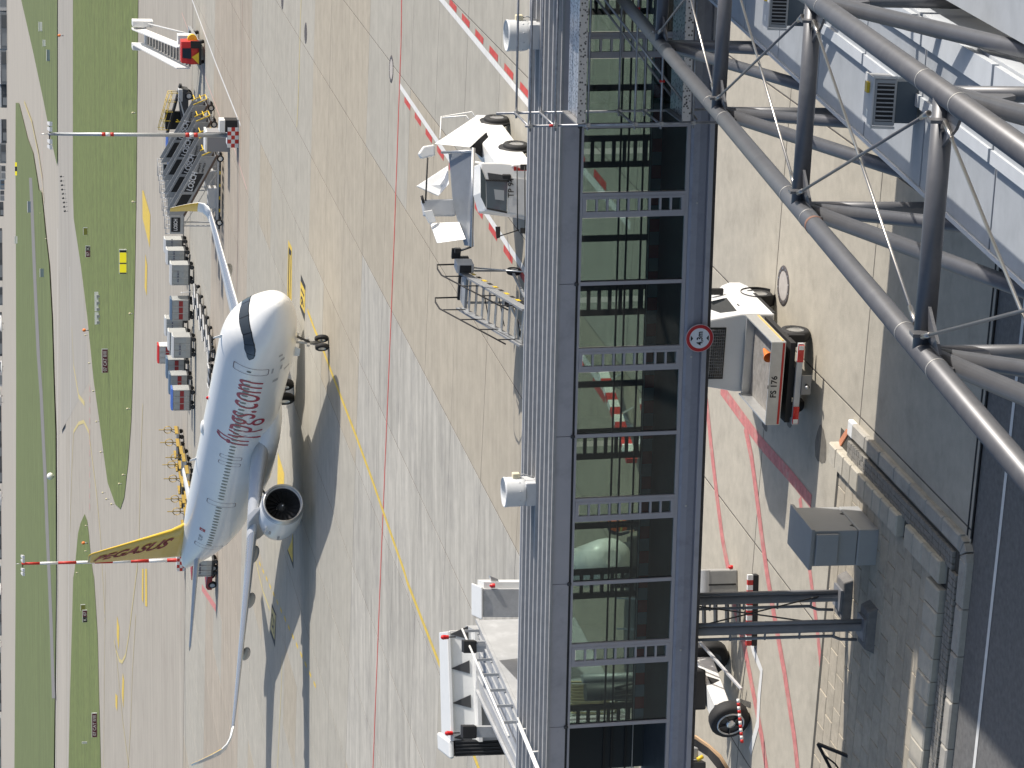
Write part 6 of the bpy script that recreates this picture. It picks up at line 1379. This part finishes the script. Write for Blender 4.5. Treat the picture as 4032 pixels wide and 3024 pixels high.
# hoses
HC = mat('cream_hose', (0.55, 0.45, 0.26), 0.6); HO = mat('orange_hose', (0.45, 0.3, 0.17), 0.6)
HS = empty('hose_bundle', G(2850, 2735)); tag(HS, 'bundle of hanging cream hoses seen through the bridge glass', 'hoses'); o3 = HS.location
for k in range(9):
    y_ = 2680+k*13; MB().tube([AT(2200, y_+4, 66)-o3, AT(2300, y_+6, 66)-o3, AT(2385+(k % 3)*12, y_+4, 66)-o3, AT(2405+(k % 3)*14, y_+14, 66.1)-o3, AT(2390+(k % 3)*10, y_+26, 66.3)-o3, AT(2250, y_+22, 66.3)-o3], 0.032, 6).build('hose', HC, HS)
CBL = empty('cable_loop', G(2900, 2990)); tag(CBL, 'thick loop of black and orange cables hanging under the bridge at the left', 'cables'); o4 = CBL.location
for k in range(8):
    d = k*7; MB().tube([AT(2690, 2890+d, 62.5)-o4, AT(2740+d*0.2, 2900+d, 62.3)-o4, AT(2790, 2935+d*0.8, 62)-o4, AT(2835-d*0.1, 2975+d, 61.8)-o4, AT(2875-d*0.2, 3040+d, 61.6)-o4], 0.035, 6).build('cable', HO if k in (0, 1) else BLACK, CBL)
JBX = empty('junction_boxes', G(2960, 2985)); tag(JBX, 'dark junction boxes with a yellow plug hanging under the bridge corner', 'junction box'); o5 = JBX.location
for a_, b_, c_, d_, m_ in ((2715, 2750, 2945, 2990, GREY), (2712, 2780, 3000, 3035, DARK)): MB().prism([AT(a_, c_, 61)-o5, AT(b_, c_, 61)-o5, AT(b_, d_, 61)-o5, AT(a_, d_, 61)-o5], (0, 0.35, 0)).build('box', m_, JBX, bevel=0.02)
MB().cyl(AT(2745, 2992, 60.9)-o5, AT(2768, 2978, 60.9)-o5, 0.05, n=8).build('plug', YEL, JBX)
# seen through the glass: tank trailer, striped tow bar, worker
TK = empty('tank_trailer', G(2560, 2200), R(8)); tag(TK, 'white rounded tank trailer seen through the bridge glass', 'trailer')
MB().loft([[(0.62*sx*math.cos(a), y2, 1.25+0.62*sx*math.sin(a)*1.15) for a in [2*math.pi*k/24 for k in range(24)]] for y2, sx in ((-0.6, 0.35), (-0.45, 0.8), (-0.2, 0.97), (0.3, 1), (2.6, 1), (3.0, 0.8), (3.1, 0.3))]).build('tank', WHITE, TK)
MB().bb((-0.5, -0.3, 0.4), (0.5, 2.9, 0.6)).build('chassis', DARK, TK)
for s in (-0.55, 0.55):
    for y2 in (0.2, 2.3): car_wheel(TK, (s, y2, 0.3), 0.3, 0.2, (1, 0, 0))
TB_ = empty('striped_tow_bar', G(2440, 1640)); tag(TB_, 'red and white striped tow bar lying on trestles, seen through the bridge glass', 'tow bar'); o6 = TB_.location
f0, f1 = G(2375, 1470, 0.55), G(2488, 1815, 0.45)
for k in range(12): MB().bar(f0.lerp(f1, k/12)-o6, f0.lerp(f1, (k+1)/12)-o6, 0.16, 0.3).build('stripe', RED if k % 2 else WHITE, TB_)
for t in (0.1, 0.5, 0.9):
    p = f0.lerp(f1, t)-o6
    for s in (-0.25, 0.25): MB().bar(p, (p.x+s, p.y+0.1, 0.0), 0.05).build('trestle_leg', LGREY, TB_)
TB2 = empty('striped_board', G(2600, 1620)); tag(TB2, 'short red and white striped warning board seen low through the bridge glass', 'warning board'); o7 = TB2.location
f0, f1 = G(2535, 1570, 0.2), G(2545, 1660, 0.2)
for k in range(4): MB().bar(f0.lerp(f1, k/4)-o7, f0.lerp(f1, (k+1)/4)-o7, 0.06, 0.25).build('stripe', RED if k % 2 else WHITE, TB2)
MB().bar(f0-o7+Vector((0, 0, -0.17)), f1-o7+Vector((0, 0, -0.17)), 0.25, 0.06).build('foot', DARK, TB2)

def person(p, rz, label):
    e = empty('person', p, rz); tag(e, label, 'person')
    V = [(0, 0, 0.95), (0, 0, 1.15), (0, 0.02, 1.38), (0, 0.02, 1.50), (0, 0.0, 1.60), (0, -0.01, 1.72), (0.10, 0, 0.90), (0.12, 0.05, 0.50), (0.12, 0, 0.10), (0.13, -0.14, 0.04), (-0.10, 0, 0.90), (-0.13, 0.12, 0.50), (-0.13, 0.10, 0.10), (-0.14, -0.04, 0.04), (0.20, 0.02, 1.42), (0.27, 0.02, 1.15), (0.22, -0.20, 1.02), (0.20, -0.30, 0.98), (-0.20, 0.02, 1.42), (-0.28, 0.0, 1.15), (-0.24, -0.16, 0.98), (-0.22, -0.25, 0.93)]
    E_ = [(0, 1), (1, 2), (2, 3), (3, 4), (4, 5), (0, 6), (6, 7), (7, 8), (8, 9), (0, 10), (10, 11), (11, 12), (12, 13), (2, 14), (14, 15), (15, 16), (16, 17), (2, 18), (18, 19), (19, 20), (20, 21)]
    rd = [0.15, 0.14, 0.15, 0.07, 0.09, 0.10, 0.10, 0.075, 0.055, 0.045, 0.10, 0.075, 0.055, 0.045, 0.075, 0.055, 0.045, 0.035, 0.075, 0.055, 0.045, 0.035]
    me = bpy.data.meshes.new('body'); me.from_pydata(V, E_, []); o = bpy.data.objects.new('body', me); COL.objects.link(o); o.parent = e
    me.materials.append(mat('dark_work_clothes', (0.03, 0.035, 0.05), 0.8))
    sk = o.modifiers.new('skin', 'SKIN')
    for i, r_ in enumerate(rd): me.skin_vertices[0].data[i].radius = (r_, r_*0.85)
    me.skin_vertices[0].data[0].use_root = True
    su = o.modifiers.new('sub', 'SUBSURF'); su.levels = 2; su.render_levels = 2
    MB().lathe([(0.98, 0.17), (1.1, 0.19), (1.35, 0.20), (1.46, 0.15), (1.5, 0.08)], (0, 0.01, 0), (0, 0, 1), 16).build('hi_vis_vest', mat('hi_vis_orange', (0.85, 0.16, 0.02), 0.6), e)
    MB().lathe([(1.12, 0.196), (1.17, 0.2)], (0, 0.01, 0), (0, 0, 1), 16).build('reflective_band', mat('reflective_yellow', (0.7, 0.8, 0.2), 0.4), e)
    MB().ball((0, -0.01, 1.68), (0.095, 0.115, 0.13), 14, 10).build('head', mat('skin', (0.45, 0.28, 0.2), 0.6), e)
    MB().ball((0, 0.01, 1.72), (0.10, 0.12, 0.11), 12, 8).build('cap', BLACK, e)
    MB().ball((0, -0.125, 1.67), (0.018, 0.02, 0.025), 6, 5).build('nose', MATS['skin'], e)
    for s in (-1, 1):
        MB().ball((s*0.035, -0.108, 1.70), 0.012, 6, 4).build('eye', BLACK, e); MB().ball((s*0.095, 0, 1.67), (0.015, 0.025, 0.035), 6, 5).build('ear', MATS['skin'], e)
        hx = 0.20 if s > 0 else -0.22; hy, hz = (-0.33, 0.96) if s > 0 else (-0.28, 0.91)
        MB().ball((hx, hy, hz), (0.03, 0.045, 0.05), 8, 6).build('palm', MATS['skin'], e)
        for k in range(4): MB().tube([(hx-0.024+k*0.016, hy-0.03, hz-0.02), (hx-0.024+k*0.016, hy-0.06, hz-0.05), (hx-0.024+k*0.016, hy-0.05, hz-0.085+0.004*k)], 0.008, 6).build('finger', MATS['skin'], e)
        MB().tube([(hx-s*0.03, hy, hz), (hx-s*0.05, hy-0.03, hz-0.02), (hx-s*0.045, hy-0.05, hz-0.035)], 0.009, 6).build('thumb', MATS['skin'], e)
    return e
person(G(2600, 2062), R(10), 'worker in orange hi-vis vest and dark clothes seen through the bridge glass')
# ================================================================== airfield signs, cabinets and the far edge
SB = mat('sign_black_face', (0.02, 0.02, 0.022), 0.5); SR = mat('sign_red_face', (0.10, 0.012, 0.03), 0.5); SY = mat('sign_yellow_glow', (0.78, 0.66, 0.02), 0.5); SY.node_tree.nodes['Principled BSDF'].inputs['Emission Color'].default_value = (0.85, 0.72, 0.03, 1); SY.node_tree.nodes['Principled BSDF'].inputs['Emission Strength'].default_value = 0.45; SWH = mat('sign_white_text', (0.6, 0.55, 0.56), 0.5)  # yellow face has a faint added glow, since the sun only grazes it
SYM = mat('sign_mustard_mark', (0.5, 0.42, 0.02), 0.6)
def scale_at(px): return (px-HZ)/CAMZ                      # photo pixels per metre for things standing at that row
def airsign(px_top, px_base, y0, y1, segs, label, rz=0.0, back=False, side=WHITE):
    """segs: (from, to, material, text, text material) as fractions of the length, right to left in the photo"""
    c = G(px_base, (y0+y1)/2); k = FPX/math.hypot(c.y, CAMZ); w = (y1-y0)/k; h = (px_base-px_top)/k
    e = empty('airfield_sign', c, rz); tag(e, label, 'airfield sign')
    bx_ = MB().bb((-w/2, 0, 0.12), (w/2, 0.35, h)).build('housing', side, e)
    for f0, f1, m, txt, tm in segs:
        x0, x1 = w/2-f0*w, w/2-f1*w
        MB().bb((min(x0, x1)+0.02, -0.03, 0.15), (max(x0, x1)-0.02, -0.001, h-0.06)).build('face', m, e)
        if txt:
            me = text_mesh(txt, h*0.72, tm, depth=0.004, bold=0.012, align='CENTER'); ww = max(v.co.x for v in me.vertices)-min(v.co.x for v in me.vertices); mx = abs(x1-x0)*0.86
            f = min(1.0, mx/ww)
            for v in me.vertices: v.co.x *= f
            o = bpy.data.objects.new('lettering', me); COL.objects.link(o); o.parent = e; o.matrix_local = frame(Vector((1, 0, 0)), Vector((0, 0, 1)), Vector((0, -1, 0)), Vector(((x0+x1)/2, -0.036, h*0.5+0.03)))
    MB().bb((w/2, -0.02, 0.12), (w/2+0.12, 0.36, h)).build('end_cap', side, e)  # end cap in the same paint as the housing
    for x in (-w*0.4, 0, w*0.4): MB().cyl((x, 0.15, 0), (x, 0.15, 0.14), 0.05, n=6).build('leg', DARK, e)
    return e
airsign(337, 358, 970, 1012, [(0, 0.42, SB, 'K', SWH), (0.42, 1, SR, '07', SWH)], 'black and dark red K 07 airfield sign on the long grass island')
airsign(402, 428, 1376, 1467, [(0, 1, SR, '07 CAT II/III', SWH)], 'dark red 07 CAT II/III airfield sign on the long grass island')
airsign(362, 385, 2810, 2902, [(0, 1, SR, '07 CAT II/III', SWH)], 'dark red 07 CAT II/III airfield sign at the left on the narrow grass wedge')
airsign(325, 346, 2404, 2450, [(0, 0.55, SR, '07', SWH), (0.55, 1, SB, 'K', SWH)], 'dark red and black 07 K airfield sign on the narrow grass wedge')
airsign(318, 338, 2382, 2405, [(0, 1, mat('sign_olive', (0.2, 0.2, 0.04), 0.6), None, None)], 'small olive airfield sign beside the 07 K sign on the narrow wedge')
airsign(328, 347, 898, 925, [(0, 1, mat('sign_olive', (0.2, 0.2, 0.04), 0.6), None, None)], 'small olive green airfield sign with white cap on the long grass island')
airsign(470, 502, 986, 1078, [(0, 0.09, SB, None, None), (0.09, 0.53, SY, None, None), (0.53, 0.58, SB, None, None), (0.58, 0.95, SY, None, None), (0.95, 1.0, SB, None, None)], 'bright yellow direction sign with black panels on the grass island', R(-9))
# white sign backs
e = empty('airfield_sign', G(394, 1213)); tag(e, 'long white two part sign seen from behind on the grass island', 'airfield sign'); k = FPX/e.location.y
for y0, y1 in ((1150, 1226), (1229, 1277)):
    x1_, x0_ = (1213.5-y0)/k, (1213.5-y1)/k
    b_ = MB().bb((x0_, 0, 0.25), (x1_, 0.3, 0.85)).build('panel_back', WHITE, e)
    n_ = int((x1_-x0_)/0.9)
    for q in range(n_): MB().bb((x0_+0.1+q*(x1_-x0_)/n_, -0.25, 0), (x0_+0.5+q*(x1_-x0_)/n_, 0.0, 0.55)).build('rear_leg', GREY, e)
def cabinet(px, py, w, h, m, label, top=WHITE):
    e = empty('equipment_cabinet', G(px, py)); tag(e, label, 'cabinet'); k = FPX/e.location.y; w /= k; h /= k
    MB().bb((-w/2, 0, 0.05), (w/2, w*0.5, h*0.85)).build('housing', m, e); MB().bb((-w/2-0.05, -0.05, h*0.85), (w/2+0.05, w*0.5+0.05, h)).build('roof', top, e); MB().bb((-w/2, 0, 0), (w/2, w*0.5, 0.05)).build('base', GREY, e)
BGY = mat('cabinet_blue_grey', (0.2, 0.26, 0.3), 0.5)
cabinet(167, 104, 34, 15, WHITE, 'white equipment cabinet on the far grass triangle, rightmost of three'); cabinet(180, 169, 24, 12, WHITE, 'white equipment cabinet on the far grass triangle, middle of three'); cabinet(197, 217, 42, 14, BGY, 'low grey equipment cabinet on the far grass triangle, leftmost of three')
cabinet(122, 814, 42, 14, BGY, 'blue grey equipment cabinet with white top in the far grass, farther of two'); cabinet(173, 1074, 32, 16, BGY, 'blue grey equipment cabinet with white top in the far grass, nearer of two'); cabinet(69, 944, 28, 11, WHITE, 'small white cabinet on the edge of the far grass')
e = empty('far_aerodrome_sign', G(68, 665)); tag(e, 'tiny black and yellow sign at the far end of the far grass', 'airfield sign'); MB().bb((-1.2, 0, 0.2), (1.2, 0.4, 1.2)).build('face', SB, e); 
for s in (-2.4, 2.4): MB().bb((s-1.1, 0, 0.2), (s+1.1, 0.4, 1.2)).build('side_face', SY, e)
e = empty('marker_ball', G(214, 1875)); tag(e, 'white round antenna housing beside the far taxiway', 'antenna housing'); MB().ball((0, 0, 1.1), (1.0, 0.8, 0.9), 14, 10).build('dome', WHITE, e); MB().cyl((0, 0, 0), (0, 0, 0.5), 0.4, n=10).build('foot', GREY, e)
e = empty('marker_post', G(344, 2924)); tag(e, 'short white marker post on the narrow grass wedge at the left', 'marker post'); MB().bb((-0.2, 0, 0), (0.2, 0.2, 0.9)).build('post', LGREY, e); MB().bb((-0.22, -0.02, 0.9), (0.22, 0.22, 1.0)).build('cap', WHITE, e)
def edge_light(px, py, lab, m=YEL, s=1.0):
    e = empty('edge_light', G(px, py)); tag(e, lab, 'edge light', 'edge lights along the taxiways'); MB().cyl((0, 0, 0), (0, 0, 0.35*s), 0.06*s, n=6).build('stem', GREY, e); MB().lathe([(0.3*s, 0.10*s), (0.42*s, 0.16*s), (0.55*s, 0.12*s), (0.6*s, 0.001)], ax=(0, 0, 1), n=8).build('lamp', m, e)
DL = mat('dull_lamp', (0.5, 0.46, 0.3), 0.6); NTH = ('first', 'second', 'third', 'fourth', 'fifth', 'sixth', 'seventh', 'eighth', 'ninth')
for rim, where in ((((450, 1985), (430, 1965), (415, 1940), (407, 1780), (390, 1660), (377, 1540), (360, 1430), (345, 1320)), 'from the tip along the runway side of the long grass island'), (((482, 1905), (497, 1870), (515, 1610), (525, 1235), (537, 795), (537, 445)), 'from the tip along the apron side of the long grass island'), (((347, 2070), (333, 2140), (345, 2170), (310, 2255)), 'from the tip of the narrow grass wedge'), (((163, 840), (185, 940)), 'from the right along the rim of the far grass')):
    for k, q in enumerate(rim): edge_light(q[0], q[1], 'small edge light, %s %s' % (NTH[k], where), DL)
edge_light(347, 2138, 'orange topped marker light on the narrow grass wedge', ORANGE, 2.0); edge_light(351, 1300, 'orange marker lamp with dark base at the rim of the grass island', ORANGE, 2.0); edge_light(250, 140, 'orange and black marker lamp beside the far runway strip', ORANGE, 2.2)
for k in range(9): edge_light(252+k*2-(k % 2), 695+k*17, 'low dark lamp beside the runway strip, %s of its row from the right' % NTH[k], DARK, 1.6)
# ---- far edge: sheds, trees, parked light aircraft
rr = random.Random(5)
SHED = [mat('shed_%s' % n_, c, 0.7, var=0.1, vscale=0.05) for n_, c in (('grey', (0.20, 0.22, 0.24)), ('white', (0.6, 0.6, 0.6)), ('dark', (0.08, 0.09, 0.10)), ('blue', (0.12, 0.2, 0.3)))]
def shed(px, py0, py1, hpx, m, roofm, label):
    c = G(px, (py0+py1)/2); k = FPX/c.y; w = (py1-py0)/k; h = hpx/k; e = empty('hangar', c); tag(e, label, 'hangar')
    MB().bb((-w/2, 0, 0), (w/2, w*0.4, h*0.8)).build('wall', m, e); MB().prism([(-w/2, -0.5, h*0.8), (-w/2, w*0.4, h*0.8), (-w/2, w*0.2, h)], (w, 0, 0)).build('roof', roofm, e)
    n_ = max(2, int(w/14))
    for q in range(n_): MB().bb((-w/2+(q+0.15)*w/n_, -0.4, 0), (-w/2+(q+0.85)*w/n_, -0.02, h*0.6)).build('hangar_door', SHED[2] if q % 2 else SHED[0], e)
cols_ = ('grey', 'white', 'dark', 'blue')
segs = [(25, -160, 40, 40, 1), (27, 50, 190, 32, 0), (26, 196, 330, 30, 0), (27, 335, 420, 26, 2), (26, 470, 560, 24, 2), (24, 565, 640, 30, 0), (22, 650, 705, 26, 1), (18, 708, 745, 22, 3), (17, 748, 790, 24, 1), (14, 795, 850, 20, 2), (9, 900, 1100, 26, 2), (10, 1130, 1200, 20, 0), (8, 1230, 1400, 24, 2), (8, 1420, 1520, 16, 1), (6, 1560, 1900, 22, 2), (5, 1930, 2200, 20, 2), (5, 2230, 2500, 20, 0), (4, 2530, 2800, 18, 2), (4, 2830, 3100, 18, 0)]
place = ('far right behind the runway', 'second from the right edge', 'third from the right edge', 'fourth from the right edge', 'fifth from the right edge', 'sixth from the right edge', 'seventh from the right edge', 'eighth from the right edge', 'ninth from the right edge', 'tenth from the right edge', 'above the yellow sign', 'above the white sign back', 'above the airliner nose', 'above the flypgs lettering', 'above the middle of the fuselage', 'above the tail fin', 'left of the tail mast', 'second from the left edge', 'at the left edge')
for (px, a, b_, h, mi), pl_ in zip(segs, place): shed(px, a, b_, h, SHED[mi], SHED[(mi+1) % 3], '%s hangar on the horizon, %s' % (cols_[mi], pl_))
def far_plane(px, py, s, label, hd):
    e = empty('light_aircraft', G(px, py), hd); tag(e, label, 'aircraft', 'parked aircraft on the far edge'); 
    MB().lathe([(-6*s, 0.05), (-5*s, 0.6*s), (-2*s, 0.9*s), (2*s, 0.85*s), (6*s, 0.3*s), (6.5*s, 0.05)], (0, 0, 1.9*s), (1, 0, 0), 12).build('fuselage', WHITE, e)
    MB().bb((-1.2*s, -7*s, 1.5*s), (1.0*s, 7*s, 1.75*s)).build('wing', LGREY, e); MB().prism([(4.6*s, -0.1, 2.2*s), (6.4*s, -0.1, 2.2*s), (6.6*s, -0.1, 4.6*s), (5.8*s, -0.1, 4.6*s)], (0, 0.2, 0)).build('fin', WHITE, e)
    for x, y in ((-4*s, 0), (0.3*s, 1.5*s), (0.3*s, -1.5*s)): MB().cyl((x, y, 0), (x, y, 1.4*s), 0.12*s, n=6).build('gear_leg', DARK, e)
far_plane(15, 1275, 1.3, 'white parked aircraft on the horizon above the airliner nose', 0.2); far_plane(12, 1560, 1.6, 'white parked aircraft on the horizon above the flypgs lettering', -0.2); far_plane(12, 1960, 1.4, 'white parked aircraft on the horizon above the rear cabin windows', 2.8); far_plane(9, 2320, 1.2, 'white parked aircraft on the horizon left of the tail fin', 0.3); far_plane(8, 2545, 1.3, 'white parked aircraft on the horizon above the near wing', 3.0); far_plane(14, 1445, 1.0, 'small white parked aircraft on the horizon beside the orange one', 0.1)
